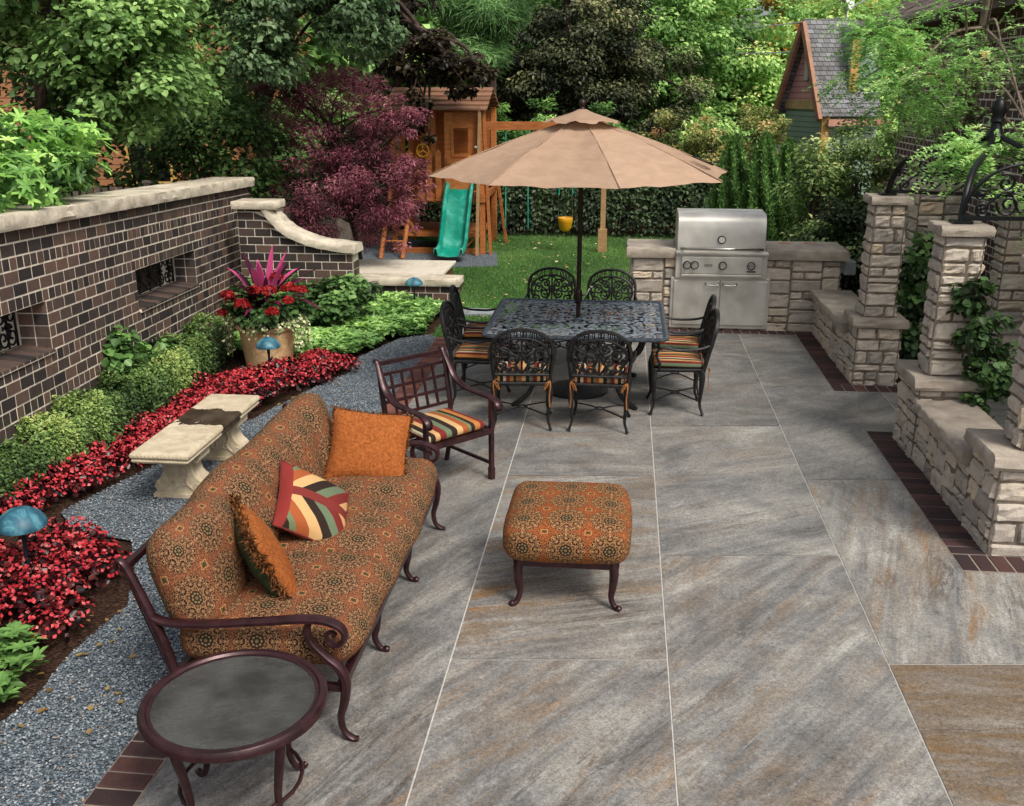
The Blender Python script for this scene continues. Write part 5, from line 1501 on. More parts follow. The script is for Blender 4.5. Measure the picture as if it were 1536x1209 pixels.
for (a, b_, c_, d_) in ((x0, 1.1, x0 + .13, 2.40), (x1 - .15, 1.1, x1, 2.40), (x0 + .131, 2.16, x1 - .151, 2.40), (x0 + .131, 1.1, x1 - .151, 1.70)):
    m.cur = random.random(); m.box(a, PF - .07, b_, c_, PF - .045, d_)
fp = m.build('front_panel', M['cedar'], ps)
m = MB()
for (a, b_, c_, d_) in ((x0 + .11, 1.66, x0 + .16, 2.2), (x1 - .18, 1.66, x1 - .13, 2.2), (x0 + .161, 2.14, x1 - .181, 2.2), (x0 + .161, 1.66, x1 - .181, 1.72)): m.box(a, PF - .09, b_, c_, PF - .071, d_)
m.box(x0 + .05, PF - .16, 1.55, x1 - .03, PF - .071, 1.64); m.build('window_frame', M['cedar'], fp)
m = MB()
for (a, b_, c_, d_) in ((PL_ + .06, 1.04, PL_ + .16, 2.4), (PL_ + .44, 1.04, PL_ + .54, 2.4), (PL_ + .161, 2.2, PL_ + .439, 2.4), (PL_ + .161, 1.04, PL_ + .439, 1.7)): m.box(a, PF + .25, b_, c_, PF + .28, d_)
m.box(PL_ + .66, PF + .05, 1.04, PL_ + .74, PF + .12, 2.42); m.build('side_panel', M['cedar'], ps)
m = MB(); m.box(PL_, PB - .03, 1.04, PR, PB, 2.4); m.build('back_panel', M['cedar_h'], ps)
m = MB(); n = 5
for sd_, ya, yb in ((1, PF - .18, 18.22), (-1, PB + .18, 18.22)):
    for i in range(n):
        m.cur = random.random(); t0, t1 = i / n, (i + 1) / n + .04
        y0, y1 = ya + (yb - ya) * t0, ya + (yb - ya) * t1; z0, z1 = 2.44 + .36 * t0, 2.44 + .36 * t1 - .018
        if i == n - 1: y1, z1 = yb, 2.80
        m.v += [(PL_ - .12, y0, z0 + .018), (PR + .10, y0, z0 + .018), (PR + .10, y1, z1), (PL_ - .12, y1, z1), (PL_ - .12, y0, z0 - .008), (PR + .10, y0, z0 - .008), (PR + .10, y1, z1 - .026), (PL_ - .12, y1, z1 - .026)]
        k = len(m.v) - 8
        for q in ((0, 1, 2, 3), (7, 6, 5, 4), (0, 4, 5, 1), (1, 5, 6, 2), (2, 6, 7, 3), (3, 7, 4, 0)): m.face([k + j for j in q])
m.build('roof', M['roof_board'], ps)
m = MB(); m.bar((PR + .03, 17.62, 2.17), (-.30, 17.88, 2.17), .05, .14); m.build('swing_beam', M['cedar_h'], ps, bevel=.004)
for (a, b_) in (((PR - .02, PF - .12, 2.5), (PR - .08, PF - .22, 0)), ((PR + .03, PF - .02, 2.45), (PR + .14, PF - .05, 0)), ((PR + .09, PB - .3, 1.3), (PR + .26, PB - .2, 0))):
    m = MB(); m.bar(a, b_, .085, .05, (1, 0, 0)); m.build('leg', M['cedar'] if a[1] > PF - .1 else M['pale_post'], ps, bevel=.004)
m = MB(); m.box(-.385, 17.84, 0, -.295, 17.93, 2.24); m.box(-.42, 17.80, 0, -.26, 17.839, .42); m.build('end_post', M['pale_post'], ps, bevel=.006)
m = MB(); 
for sx in (-4.10, -3.72): m.tube([(sx, 16.75, 0), (sx + .12, 17.4, 1.35)], .042, 8)
for i in range(4): m.tube([(-4.1 + .025 * (i + 1), 16.88 + i * .135, .28 + i * .27), (-3.72 + .025 * (i + 1), 16.88 + i * .135, .28 + i * .27)], .022, 6)
m.build('ladder', M['cedar'], ps, smooth=50)
m = MB()
for k in range(2): m.bar((PL_ + .05, PF - .06, .55 + .4 * k), (PL_ + .4, PF - .06, .95 - .6 * k), .07, .03)
m.bar((PR - .06, PF - .06, .35), (PR - .4, PF - .06, .02), .07, .03); m.build('brace', M['cedar'], ps)
# slide
m = MB(); sp = crv([Vector((0, 17.46, 1.13)), Vector((0, 17.33, 1.08)), Vector((0, 17.14, .82)), Vector((0, 16.96, .50)), Vector((0, 16.80, .22)), Vector((0, 16.62, .11)), Vector((0, 16.42, .10))], 5)
cs = [(-.25, .02), (-.245, .13), (-.215, .15), (-.185, .12), (-.165, .02), (0, .005), (.165, .02), (.185, .12), (.215, .15), (.245, .13), (.25, .02)]
for i, p in enumerate(sp):
    t = i / (len(sp) - 1); cx = -2.79 - .08 * t; a, b_ = sp[max(0, i - 1)], sp[min(len(sp) - 1, i + 1)]; d = (b_ - a).normalized(); u = Vector((0, -d.z, d.y)) * -1
    if u.z < 0: u = -u
    for (x, h) in cs: m.v.append((cx + x, p.y + u.y * h, p.z + u.z * h))
k = len(cs)
for i in range(len(sp) - 1):
    for j in range(k - 1): m.face((i * k + j, (i + 1) * k + j, (i + 1) * k + j + 1, i * k + j + 1))
sl = m.build('slide', M['green_plastic'], ps, smooth=60)
sm = sl.modifiers.new('thick', 'SOLIDIFY'); sm.thickness = .015
m = MB(); wc = Vector((-3.43, PF - .13, 1.77))
m.tube([wc + Vector((.105 * math.cos(t * PI / 12), 0, .105 * math.sin(t * PI / 12))) for t in range(24)], .013, 6, closed=True)
for t in (90, 210, 330): m.tube([wc, wc + Vector((.1 * math.cos(math.radians(t)), 0, .1 * math.sin(math.radians(t))))], .010, 5)
m.tube([wc, wc + Vector((0, .06, 0))], .015, 6); m.build('steering_wheel', M['yellow_plastic'], ps, smooth=True)
m = MB(); m.lathe([(.0, 0), (.035, .01), (.045, .03), (.035, .05), (0, .055)], (-2.50, PF - .13, 1.80), 12); m.build('flower_light', M['white_plastic'], ps, smooth=True)
m = MB(); m.box(-2.64, PF - .17, 1.645, -2.52, PF - .10, 1.69); m.build('toy_tray', M['yellow_plastic'], ps)
# baby swing and rope swing
bs = thing('baby_swing', 'yellow bucket baby swing hanging on chains under the beam', 'swing', (-1.0, 17.82, .4))
m = MB(); m.lathe([(.02, .36), (.05, .365), (.08, .38), (.105, .43), (.125, .53), (.132, .60), (.124, .61), (.112, .60), (.10, .52), (.07, .43), (0, .40)], (-1.0, 17.82, 0), 20, wob=lambda a, z: 1 - .35 * max(0, math.sin(a * 1 + PI)) * (1 if .33 < z < .45 else 0)); m.build('seat', M['yellow_plastic'], bs, smooth=True)
for sx in (-.125, .125):
    m = MB(); m.tube([(-1.0 + sx, 17.82, .60), (-1.0 + sx * .95, 17.81, 1.0)], .008, 5); m.build('chain', M['chrome'], bs); m = MB(); m.tube([(-1.0 + sx * .95, 17.81, 1.0), (-1.0 + sx * .9, 17.80, 2.1)], .014, 5); m.build('rope', M['green_plastic'], bs)
rs = thing('belt_swing', 'dark belt swing hanging on two ropes nearer the tower', 'swing', (-1.85, 17.7, .35))
for sx in (-.2, .2):
    m = MB(); m.tube([(-1.85 + sx, 17.7, .42), (-1.85 + sx * .95, 17.68, 2.1)], .012, 5); m.build('rope', M['green_plastic'], rs)
m = MB(); m.tube(crv([Vector((-2.05, 17.7, .42)), Vector((-1.95, 17.7, .34)), Vector((-1.85, 17.7, .32)), Vector((-1.75, 17.7, .34)), Vector((-1.65, 17.7, .42))], 4), .07, 6, flat=(.12, 1), up=(0, 0, 1)); m.build('seat', M['iron'], rs)

# sandbox lid
sb = thing('sandbox', 'low wooden sandbox with cream slatted lid behind the low brick wall', 'sandbox', (-3.2, 14.2, 0))
m = MB(); m.box(-3.95, 13.66, 0, -2.53, 14.86, .26); m.build('box', M['brown_frame'], sb)
m = MB()
for i in range(5): m.box(-4.0 , 13.62 + i * .256, .262, -2.48, 13.62 + i * .256 + .248, .30)
m.build('lid', M['deck'], sb, bevel=.005)

# fences
def fence(name, label, p0, p1, h, m_, pw=.085, gap=.035, post=1.8):
    p0, p1 = Vector(p0), Vector(p1); L_ = (p1 - p0).length; d = (p1 - p0).normalized(); n_ = Vector((-d.y, d.x, 0))
    t = thing(name, label, 'fence', tuple(p0))
    R = Matrix(((d.x, n_.x, 0, p0.x), (d.y, n_.y, 0, p0.y), (0, 0, 1, 0), (0, 0, 0, 1)))
    m = MB(); x = 0
    while x < L_:
        m.cur = random.random(); hh = h + random.uniform(-.01, .01); st = len(m.v)
        m.box(x, -.01, .04, x + pw, .01, hh); m.xf(R, st); x += pw + gap
    m.build('pickets', m_, t)
    m = MB(); st = 0
    for z in (.3, h - .22): m.box(0, .011, z, L_, .05, z + .08)
    m.xf(R); m.build('rail', m_, t)
    m = MB(); x = 0
    while x <= L_ + .01: m.box(x - .05, .012, 0, x + .05, .11, h + .06); m.box(x - .07, 0, h + .06, x + .07, .13, h + .10); x += post
    m.xf(R); m.build('fence_posts', m_, t); tag(kids(t)[-1], kind='stuff') if False else None
fence('picket_fence', 'weathered grey picket fence beside the red Japanese maple', (-4.78, 12.6, 0), (-4.75, 19.4, 0), 1.17, M['grey_wood'])
fence('picket_fence', 'brown picket fence in shade behind the garden wall', (-9.5, 15.6, 0), (-5.1, 16.2, 0), 1.25, M['grey_wood'])
fence('iron_fence', 'thin black fence behind the play set and hedge', (-5.4, 20.6, 0), (4.2, 20.6, 0), 1.15, M['dark_fence'], .025, .075, 2.4)

# ------------------------------------------------------------------ iron canopy over the four pillars
ic = thing('iron_canopy', 'black wrought iron canopy with scrollwork and pine cone finial on the stone pillars', 'canopy', (3.05, 8.9, 1.83))
CTR = Vector((3.03, 8.9, 2.42)); FEET = [Vector((2.49, 9.97, 1.835)), Vector((2.53, 7.90, 1.835)), Vector((3.72, 9.86, 1.80)), Vector((3.72, 7.90, 1.835))]
for F in FEET:
    d = CTR - F; m = MB()
    P = crv([F + Vector((d.x * t, d.y * t, z)) for t, z in ((0, 0), (.03, .12), (.10, .26), (.22, .355), (.40, .41), (.62, .455), (.82, .52), (1, .60))], 6)
    m.tube(P, .026, 8, flat=(1, .7)); m.box(F.x - .07, F.y - .07, F.z - .008, F.x + .07, F.y + .07, F.z + .012); m.build('rib', M['iron'], ic, smooth=45)
for (a, b_) in ((0, 2), (1, 3)):
    m = MB(); A_, B_ = FEET[a] + Vector((0, 0, .03)), FEET[b_] + Vector((0, 0, .03)); m.bar(A_, B_, .035, .03); m.build('rail', M['iron'], ic)
    m = MB(); ux = (B_ - A_).normalized(); uz = Vector((0, 0, 1))
    for (t, z, r, tn, a0, sg) in ((.12, .07, .055, 1.5, -1.2, -1), (.10, .17, .045, 1.4, .5, 1), (.27, .10, .085, 1.6, 2.9, 1), (.24, .26, .07, 1.5, 2.0, -1), (.47, .12, .10, 1.6, .3, -1), (.47, .30, .06, 1.4, 1.9, 1), (.68, .10, .085, 1.6, 2.9, 1), (.72, .26, .07, 1.5, .6, -1), (.88, .08, .06, 1.5, 2, 1)):
        m.tube(spiral(A_ + (B_ - A_) * t + uz * z, r, tn, a0, ux, uz, 28, .12, sg), .0105, 6)
    m.tube(crv([A_ + uz * .02, A_ + ux * .06 + uz * .2, A_ + ux * .25 + uz * .36, A_ + (B_ - A_) * .5 + uz * .42, B_ - ux * .25 + uz * .36, B_ - ux * .06 + uz * .2, B_ + uz * .02], 6), .013, 6)
    m.tube(crv([A_ + ux * .1 + uz * .02, A_ + ux * .3 + uz * .2, A_ + ux * .42 + uz * .05, A_ + ux * .6 + uz * .24, A_ + ux * .85 + uz * .03], 6), .010, 6)
    m.build('scrollwork', M['iron'], ic, smooth=50)
m = MB(); m.lathe([(.055, 2.37), (.075, 2.42), (.05, 2.46), (.04, 2.52), (.055, 2.535), (.05, 2.55), (.048, 2.575), (.058, 2.605), (.057, 2.645), (.043, 2.69), (.02, 2.715), (0, 2.72)], (CTR.x, CTR.y, 0), 18, wob=lambda a, z: 1 + (.06 * math.sin(9 * a + z * 120) if z > 2.56 else 0)); m.build('finial', M['iron'], ic, smooth=35)
m = MB(); m.box(3.585, 11.95, 0, 3.68, 12.05, 2.28); m.lathe([(.065, 2.281), (.05, 2.32), (0, 2.34)], (3.632, 12.0, 0), 12)
tag(m.build('black_post', M['iron'], bevel=.008), 'square black metal post beside the honey locust trunk', 'post')

# ------------------------------------------------------------------ houses
h = thing('brick_house', 'dark brick house wall under a deep eave, far right behind the locust', 'house', (6, 14, 0))
m = MB(); m.box(4.9, 5.5, 0, 12, 19.4, 3.72); m.build('wall', M['house_brick'], h)
m = MB(); m.box(4.38, 5.2, 3.72, 12.3, 21.3, 3.80); m.build('soffit', M['soffit'], h)
m = MB(); m.quad((4.30, 5.2, 3.83), (4.30, 21.4, 3.83), (8.5, 21.4, 6.4), (8.5, 5.2, 6.4)); m.quad((4.30, 5.2, 3.805), (4.30, 21.4, 3.805), (4.30, 21.4, 3.83), (4.30, 5.2, 3.83))
for i in range(9):
    y0 = 5.2 + i * 1.8
m.build('roof', M['shingle_dark'], h)
m = MB(); m.box(4.33, 5.2, 3.70, 4.379, 21.35, 3.805); m.build('gutter', M['soffit'], h)

ct = thing('cottage', 'small green and pink gabled cottage with grey shingle roof among the trees', 'house', (4.9, 27, 0))
e1 = Vector((.94, .34, 0)); e2 = Vector((.34, -.94, 0)); B0 = Vector((4.22, 28.2, 0)); Wg, Lg, EV, PK = 2.0, 1.45, 2.42, 4.35
def cp_(u, v, z): return B0 + e2 * (u * Wg) + e1 * v + Vector((0, 0, z))
m = MB(); m.quad(cp_(0, 0, 0), cp_(1, 0, 0), cp_(1, 0, EV), cp_(0, 0, EV)); m.quad(cp_(1, 0, 0), cp_(1, Lg, 0), cp_(1, Lg, EV), cp_(1, 0, EV)); m.quad(cp_(0, Lg, 0), cp_(0, 0, 0), cp_(0, 0, EV), cp_(0, Lg, EV)); m.build('wall', M['green_siding'], ct)
m = MB(); m.poly([cp_(0, -.002, EV), cp_(1, -.002, EV), cp_(.5, -.002, PK)]); m.build('gable', M['pink_siding'], ct)
m = MB(); ov = .09
for s_ in (0, 1):
    ue = -ov if s_ == 0 else 1 + ov; ze = EV - ov * (PK - EV) * 2 * 1.0
    m.quad(cp_(ue, -.28, ze + .05), cp_(ue, Lg, ze + .05), cp_(.5, Lg, PK + .07), cp_(.5, -.28, PK + .07))
m.build('roof', M['shingle'], ct)
m = MB()
for s_ in (0, 1):
    ue = -ov if s_ == 0 else 1 + ov; ze = EV - ov * (PK - EV) * 2
    m.bar(cp_(ue, -.27, ze - .04), cp_(.5, -.27, PK - .02), .10, .14)
m.build('bargeboard', M['brown_trim'], ct)
m = MB(); m.bar(cp_(0, -.02, EV - .04), cp_(1, -.02, EV - .04), .05, .22); m.build('band', M['tan_trim'], ct)
m = MB(); m.bar(cp_(1.10, -.05, EV - .45), cp_(1.10, Lg, EV - .45), .10, .16); m.build('eave_board', M['pink_trim'], ct)
m = MB(); c0 = cp_(1, 0, 0); m.box(c0.x - .09, c0.y - .09, 0, c0.x + .09, c0.y + .09, EV - .2); m.build('corner_board', M['cream_paint'], ct)
m = MB(); 
d0 = cp_(.92, .75, 0); m.poly([d0 + Vector((0, 0, 2.7)), d0 + e1 * .7 + Vector((0, 0, 2.7)), d0 + e1 * .7 + Vector((0, 0, 4.3)), d0 + Vector((0, 0, 4.1))]); m.poly([d0 + Vector((0, 0, 2.7)), d0 + Vector((0, 0, 4.1)), cp_(.5, .75, 4.3), cp_(.6, .75, 3.9)]); m.build('dormer', M['green_siding'], ct)
m = MB(); m.bar(d0 + Vector((0, -.05, 2.7)), d0 + Vector((0, -.05, 4.05)), .2, .1); m.build('dormer_trim', M['cream_paint'], ct)
m = MB(); g0 = cp_(.5, -.03, EV + .55); m.box(g0.x - .05, g0.y - .22, g0.z, g0.x - .01, g0.y + .22, g0.z + .6); m.build('gable_vent', M['white_plastic'], ct)
sdsh = thing('satellite_dish', 'grey satellite dish arm and mast on the cottage ridge', 'antenna', tuple(cp_(.5, .9, PK)))
m = MB(); p = cp_(.5, .9, PK); m.tube(crv([p, p + Vector((0, 0, .25)), p + Vector((-.12, 0, .42)), p + Vector((-.12, 0, .6))], 4), .025, 6); m.tube([p + Vector((.1, 0, .35)), p + Vector((.5, 0, .55))], .02, 6); m.build('mast', M['grey_plastic'], sdsh)
m = MB(); m.lathe([(0, 0), (.14, .02), (.26, .07), (.27, .09), (.14, .04), (0, .02)], (0, 0, 0), 20); m.xf(Matrix.Translation(p + Vector((-.02, 0, .55))) @ Matrix.Rotation(math.radians(75), 4, 'X') @ Matrix.Rotation(math.radians(55), 4, 'Y')); m.build('dish', M['white_plastic'], sdsh)
for z0, z1, zz in ((4.15, 4.45, 'upper'), (3.65, 3.72, 'lower')):
    m = MB(); m.tube([(-6, 34, z0 + .3), (0, 33, z0 + .05), (4.2, 30, z1), (5.6, 29, z1 + .1)], .018, 5); tag(m.build('power_cable', M['grey_plastic']), f'{zz} of the two overhead cables running to the cottage', 'cable')

th_ = thing('tan_house', 'tan sided house with cream window, mostly hidden behind the left trees', 'house', (-12, 24, 0))
m = MB(); m.box(-19, 22, 0, -9.05, 30, 6.4); m.build('wall', M['tan_siding'], th_)
for (x, z, w_, h_) in ((-10.35, 3.55, 1.0, 1.6), (-12.6, 3.2, 1.1, 1.6), (-11.0, .9, .9, 1.3)):
    m = MB(); m.box(x - .12, 21.93, z - .12, x, 21.999, z + h_ + .12); m.box(x + w_, 21.93, z - .12, x + w_ + .12, 21.999, z + h_ + .12); m.box(x, 21.93, z + h_, x + w_, 21.999, z + h_ + .12); m.box(x - .16, 21.90, z - .2, x + w_ + .16, 21.999, z - .121); m.box(x + w_ * .48, 21.94, z, x + w_ * .55, 21.99, z + h_)
    f = m.build('window', M['cream_paint'], th_)
    m = MB(); m.box(x, 21.96, z - .12, x + w_, 21.998, z + h_); m.build('pane', M['window_dark'], f)
m = MB(); m.box(-19.2, 21.8, 6.4, -8.9, 30.2, 6.6); m.build('roof', M['shingle'], th_)

# parked car glimpsed behind the shrubs
car = thing('parked_car', 'pale parked car glimpsed between the yellowing shrubs', 'car', (3.3, 35, 0))
m = MB(); pr = [(-1.9, .35), (-1.9, .72), (-1.2, .88), (-.7, 1.32), (.75, 1.34), (1.35, .95), (1.95, .85), (1.98, .35)]
MX = Matrix(((1, 0, 0, 3.6), (0, 0, -1, 35.8), (0, 1, 0, .05), (0, 0, 0, 1))); m.prism(pr, 0, 1.6, MX); m.build('body', M['car_paint'], car, bevel=.06, seg=3)
for pts in ([(-1.08, .92), (-.64, 1.26), (-.02, 1.27), (-.02, .92)], [(.05, .92), (.05, 1.27), (.68, 1.28), (1.2, .95)]):
    m = MB(); m.prism(pts, 1.601, 1.615, MX); m.build('window', M['window_dark'], car)
for x in (-1.25, 1.25):
    m = MB(); m.tube([(3.6 + x, 34.16, .33), (3.6 + x, 34.40, .33)], .32, 24); wh = m.build('wheel', M['iron'], car, smooth=30); m = MB(); m.tube([(3.6 + x, 34.155, .33), (3.6 + x, 34.17, .33)], .2, 16); m.build('rim', M['chrome'], wh)
# ------------------------------------------------------------------ trees
T3 = lambda *a: a
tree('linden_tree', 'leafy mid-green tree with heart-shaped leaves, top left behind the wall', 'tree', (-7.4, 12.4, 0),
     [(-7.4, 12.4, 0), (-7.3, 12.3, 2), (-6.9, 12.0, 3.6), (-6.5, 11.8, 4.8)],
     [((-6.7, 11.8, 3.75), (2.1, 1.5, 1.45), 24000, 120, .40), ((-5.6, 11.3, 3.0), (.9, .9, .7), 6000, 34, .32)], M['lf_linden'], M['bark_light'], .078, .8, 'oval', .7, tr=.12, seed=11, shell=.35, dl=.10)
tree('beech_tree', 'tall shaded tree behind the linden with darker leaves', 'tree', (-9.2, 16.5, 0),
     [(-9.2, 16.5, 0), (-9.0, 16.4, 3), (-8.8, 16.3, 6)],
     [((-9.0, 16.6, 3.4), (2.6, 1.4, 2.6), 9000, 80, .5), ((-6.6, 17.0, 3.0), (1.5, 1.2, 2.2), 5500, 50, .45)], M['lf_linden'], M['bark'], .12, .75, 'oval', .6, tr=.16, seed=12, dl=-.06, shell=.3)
tree('silver_maple', 'silvery green maple drooping in from the top, above the red maple', 'tree', (-5.9, 16.2, 0),
     [(-5.9, 16.2, 0), (-5.7, 15.9, 2.4), (-5.1, 15, 4), (-4.4, 14, 4.9)],
     [((-4.35, 13.7, 4.1), (1.35, 1.0, .85), 8500, 60, .30), ((-4.75, 13.4, 3.35), (.55, .6, .62), 2200, 18, .24), ((-3.6, 13.9, 3.55), (.5, .5, .5), 1700, 14, .22)], M['lf_maple'], M['bark'], .085, .75, 'rhomb', .8, tr=.13, seed=13, shell=.3)
tree('japanese_maple', 'purple-red Japanese maple with layered feathery branches', 'tree', (-3.95, 14.95, 0),
     [(-3.95, 14.95, 0), (-4.0, 14.8, .7), (-4.15, 14.6, 1.5), (-4.2, 14.5, 2.4)],
     [((-4.1, 14.5, 2.25), (.95, .9, .85), 11500, 90, .19), ((-3.55, 14.3, 1.45), (.75, .8, .65), 9000, 52, .22), ((-4.35, 14.2, 1.25), (.55, .6, .55), 4200, 30, .2), ((-3.35, 14.3, .85), (.45, .5, .4), 3000, 24, .18), ((-3.15, 14.2, 2.35), (.45, .4, .35), 1900, 22, .13), ((-2.95, 14.1, 1.65), (.4, .4, .3), 1500, 20, .11), ((-4.6, 14.2, 2.9), (.5, .4, .35), 1900, 20, .14)], M['lf_red'], M['bark'], .06, .26, 'rhomb', .25, tr=.05, seed=14, limbs=12, shell=.3, vary=.4)
tree('shade_shrub', 'dark shaded shrub mass left of the red maple', 'shrub', (-6.1, 14.6, 0), [(-6.1, 14.6, 0), (-6.0, 14.6, 1.5)],
     [((-6.0, 14.6, 1.7), (1.0, .9, 1.2), 7000, 60, .4)], M['lf_linden'], M['bark'], .09, .7, 'rhomb', .4, tr=.05, seed=15, dl=-.16, shell=.4)
tree('copper_beech', 'dark copper-leaved branches hanging over the play set roof', 'tree', (-4.6, 20.2, 0), [(-4.6, 20.2, 0), (-4.5, 20, 2.4), (-3.9, 18.6, 3.7), (-3.2, 17, 3.6)],
     [((-3.3, 16.9, 3.22), (.85, .5, .36), 1900, 22, .2), ((-2.6, 16.7, 2.92), (.45, .4, .2), 700, 10, .16), ((-3.35, 16.6, 2.25), (.2, .2, .5), 420, 9, .13), ((-4.3, 18.5, 4.2), (.7, .8, .6), 1500, 18, .3)], M['lf_copper'], M['bark'], .10, .8, 'rhomb', .8, tr=.12, seed=16, shell=.3)
tree('white_pine', 'bright green pine boughs at the top, left of the dark evergreen', 'tree', (-2.9, 22.5, 0), [(-2.9, 22.5, 0), (-2.9, 22.4, 3), (-2.9, 22.3, 6.5)],
     [((-3.0, 20.6, 4.35), (1.25, .9, .6), 13000, 34, .36), ((-3.0, 20.4, 3.45), (.75, .7, .42), 7000, 18, .34)], M['lf_pine'], M['bark'], .20, .07, 'rhomb', -.1, tr=.16, seed=17, shell=.3)
tree('dark_evergreen', 'broad dark olive evergreen tree in the centre behind the umbrella', 'tree', (-1.5, 26, 0), [(-1.5, 26, 0), (-1.5, 26, 5)],
     [((-1.5, 25.6, 3.6), (2.3, 1.6, 2.3), 42000, 170, .42), ((-.6, 26, 2.4), (2.3, 1.4, 1.8), 16000, 70, .42)], M['lf_holly'], M['bark'], .10, .6, 'rhomb', .3, tr=.2, seed=18, shell=.55)
for i, (x, y, z, r, hgt, lab, dl) in enumerate([(1.2, 31, 4.0, 2.0, 3.4, 'bright green deciduous tree right of the dark evergreen', .0), (3.4, 33, 3.6, 2.0, 3.4, 'bright green deciduous tree left of the cottage', .1), (7.6, 35, 4.2, 2.6, 3.6, 'tall deciduous tree behind the cottage roof', .25)]):
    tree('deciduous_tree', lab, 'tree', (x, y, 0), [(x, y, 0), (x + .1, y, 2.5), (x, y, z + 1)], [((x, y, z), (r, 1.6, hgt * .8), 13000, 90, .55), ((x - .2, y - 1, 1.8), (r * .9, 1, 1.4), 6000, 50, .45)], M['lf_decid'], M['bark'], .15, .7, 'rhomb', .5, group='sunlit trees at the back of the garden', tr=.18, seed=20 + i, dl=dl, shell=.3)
for i, (x, y, z, r, lab) in enumerate([(5.2, 39, 3.9, 1.3, 'orange autumn tree glowing left of the cottage roof'), (7.5, 41, 6.2, 2.2, 'orange autumn tree above the cottage at the top edge')]):
    tree('autumn_tree', lab, 'tree', (x, y, 0), [(x, y, 0), (x, y, z)], [((x, y, z), (r, 1.0, r * .8), 3600, 40, .5)], M['lf_orange'], M['bark'], .2, .7, 'rhomb', .5, group='autumn trees', tr=.14, seed=30 + i, shell=.2)
for i, (x, y, r, hgt, lab) in enumerate([(.75, 22.3, .42, 2.45, 'yellowing upright shrub just right of the umbrella top'), (1.75, 22.2, .40, 2.3, 'yellowing upright shrub between the umbrella and the parked car'), (2.85, 22.6, .55, 2.65, 'yellowing upright shrub behind the arborvitae')]):
    tree('yellowing_shrub', lab, 'shrub', (x, y, 0), [(x, y, 0), (x, y, hgt * .8)], [((x, y, hgt * .55), (r, r, hgt * .45), 4200, 46, .2)], M['lf_yellowing'], M['bark'], .085, .5, 'rhomb', .1, group='yellowing shrubs', tr=.04, seed=40 + i, shell=.5)
for i, (x, y, r, hgt, lab) in enumerate([(-1.78, 21.3, .50, 2.62, 'pale green thuja left of the umbrella top'), (-2.62, 21.4, .36, 2.5, 'pale green thuja beside the play tower'), (-.45, 21.5, .5, 2.5, 'pale green thuja right behind the umbrella finial')]):
    tree('thuja', lab, 'shrub', (x, y, 0), [(x, y, 0), (x, y, hgt * .7)], [((x, y, hgt * .5), (r, r, hgt * .5), 5200, 60, .17)], M['lf_thuja'], M['bark'], .10, .3, 'rhomb', -.6, group='pale thujas over the hedge', tr=.04, seed=50 + i, shell=.6)
def arbor(x, y, r, hgt, lab, seed):
    rng = np.random.default_rng(seed); n = 19000
    t = thing('arborvitae', lab, 'shrub', (x, y, 0), 'arborvitae behind the grill')
    z = rng.random(n) ** .8; a = rng.random(n) * 2 * PI
    rr = r * np.clip(1.15 * (1 - z) ** .55, 0, 1) * (.62 + .38 * rng.random(n)) * (1 + .16 * np.sin(a * 7 + z * 9) + .1 * np.sin(a * 3 + z * 21))
    P = np.c_[x + rr * np.cos(a), y + rr * np.sin(a), z * hgt]; out = np.c_[np.cos(a), np.sin(a), np.zeros(n)]
    L = Leaves(); L.add(P, rng.normal(0, .5, (n, 3)) + out, out * .45 + np.array([0, 0, 1]) + rng.normal(0, .25, (n, 3)), rng.uniform(.045, .09, n), .34, np.clip(.40 + .22 * np.sin(a * 7 + z * 9) + rng.normal(0, .13, n) + .15 * z, 0, 1))
    L.build('crown', M['lf_arbor'], t)
    m = MB(); m.tube([(x, y, 0), (x, y, hgt * .85)], [.05, .01], 6); m.build('trunk', M['bark'], t)
for i, (x, y, r, hgt, lab) in enumerate([(1.72, 16.4, .40, 2.05, 'tall dark green arborvitae directly behind the grill hood'), (2.12, 15.9, .38, 2.1, 'dark green arborvitae in the middle of three'), (2.52, 16.2, .40, 2.0, 'dark green arborvitae right of the other two, beside loose shrubs')]): arbor(x, y, r, hgt, lab, 60 + i)
for i, (x, y, rx, hgt, n, lab) in enumerate([(2.62, 14.2, .42, 2.15, 3400, 'loose pale green shrub right of the arborvitae'), (3.25, 14.6, .50, 2.75, 4400, 'loose shrub in front of the cottage corner, left of the first pillar'), (3.55, 13.2, .40, 1.95, 2200, 'thin twiggy shrub behind the first stone pillar')]):
    tree('loose_shrub', lab, 'shrub', (x, y, 0), [(x, y, 0), (x + .05, y, .8), (x - .05, y, 1.6)], [((x, y, hgt * .62), (rx, rx, hgt * .40), n, 46, .2), ((x, y, hgt * .3), (rx * .9, rx, .5), n // 3, 20, .18)], M['lf_loose'], M['bark'], .07, .5, 'rhomb', .2, group='loose shrubs behind the counter', tr=.03, seed=70 + i, limbs=14, shell=.3)
tree('corner_shrub', 'dark leafy shrub filling the corner behind the counter end', 'shrub', (3.1, 13.4, 0), [(3.1, 13.4, 0), (3.1, 13.4, .6)], [((2.95, 13.5, .6), (.8, .5, .7), 5000, 50, .22)], M['lf_hedge'], M['bark'], .07, .6, 'rhomb', .2, tr=.03, seed=77, shell=.3)

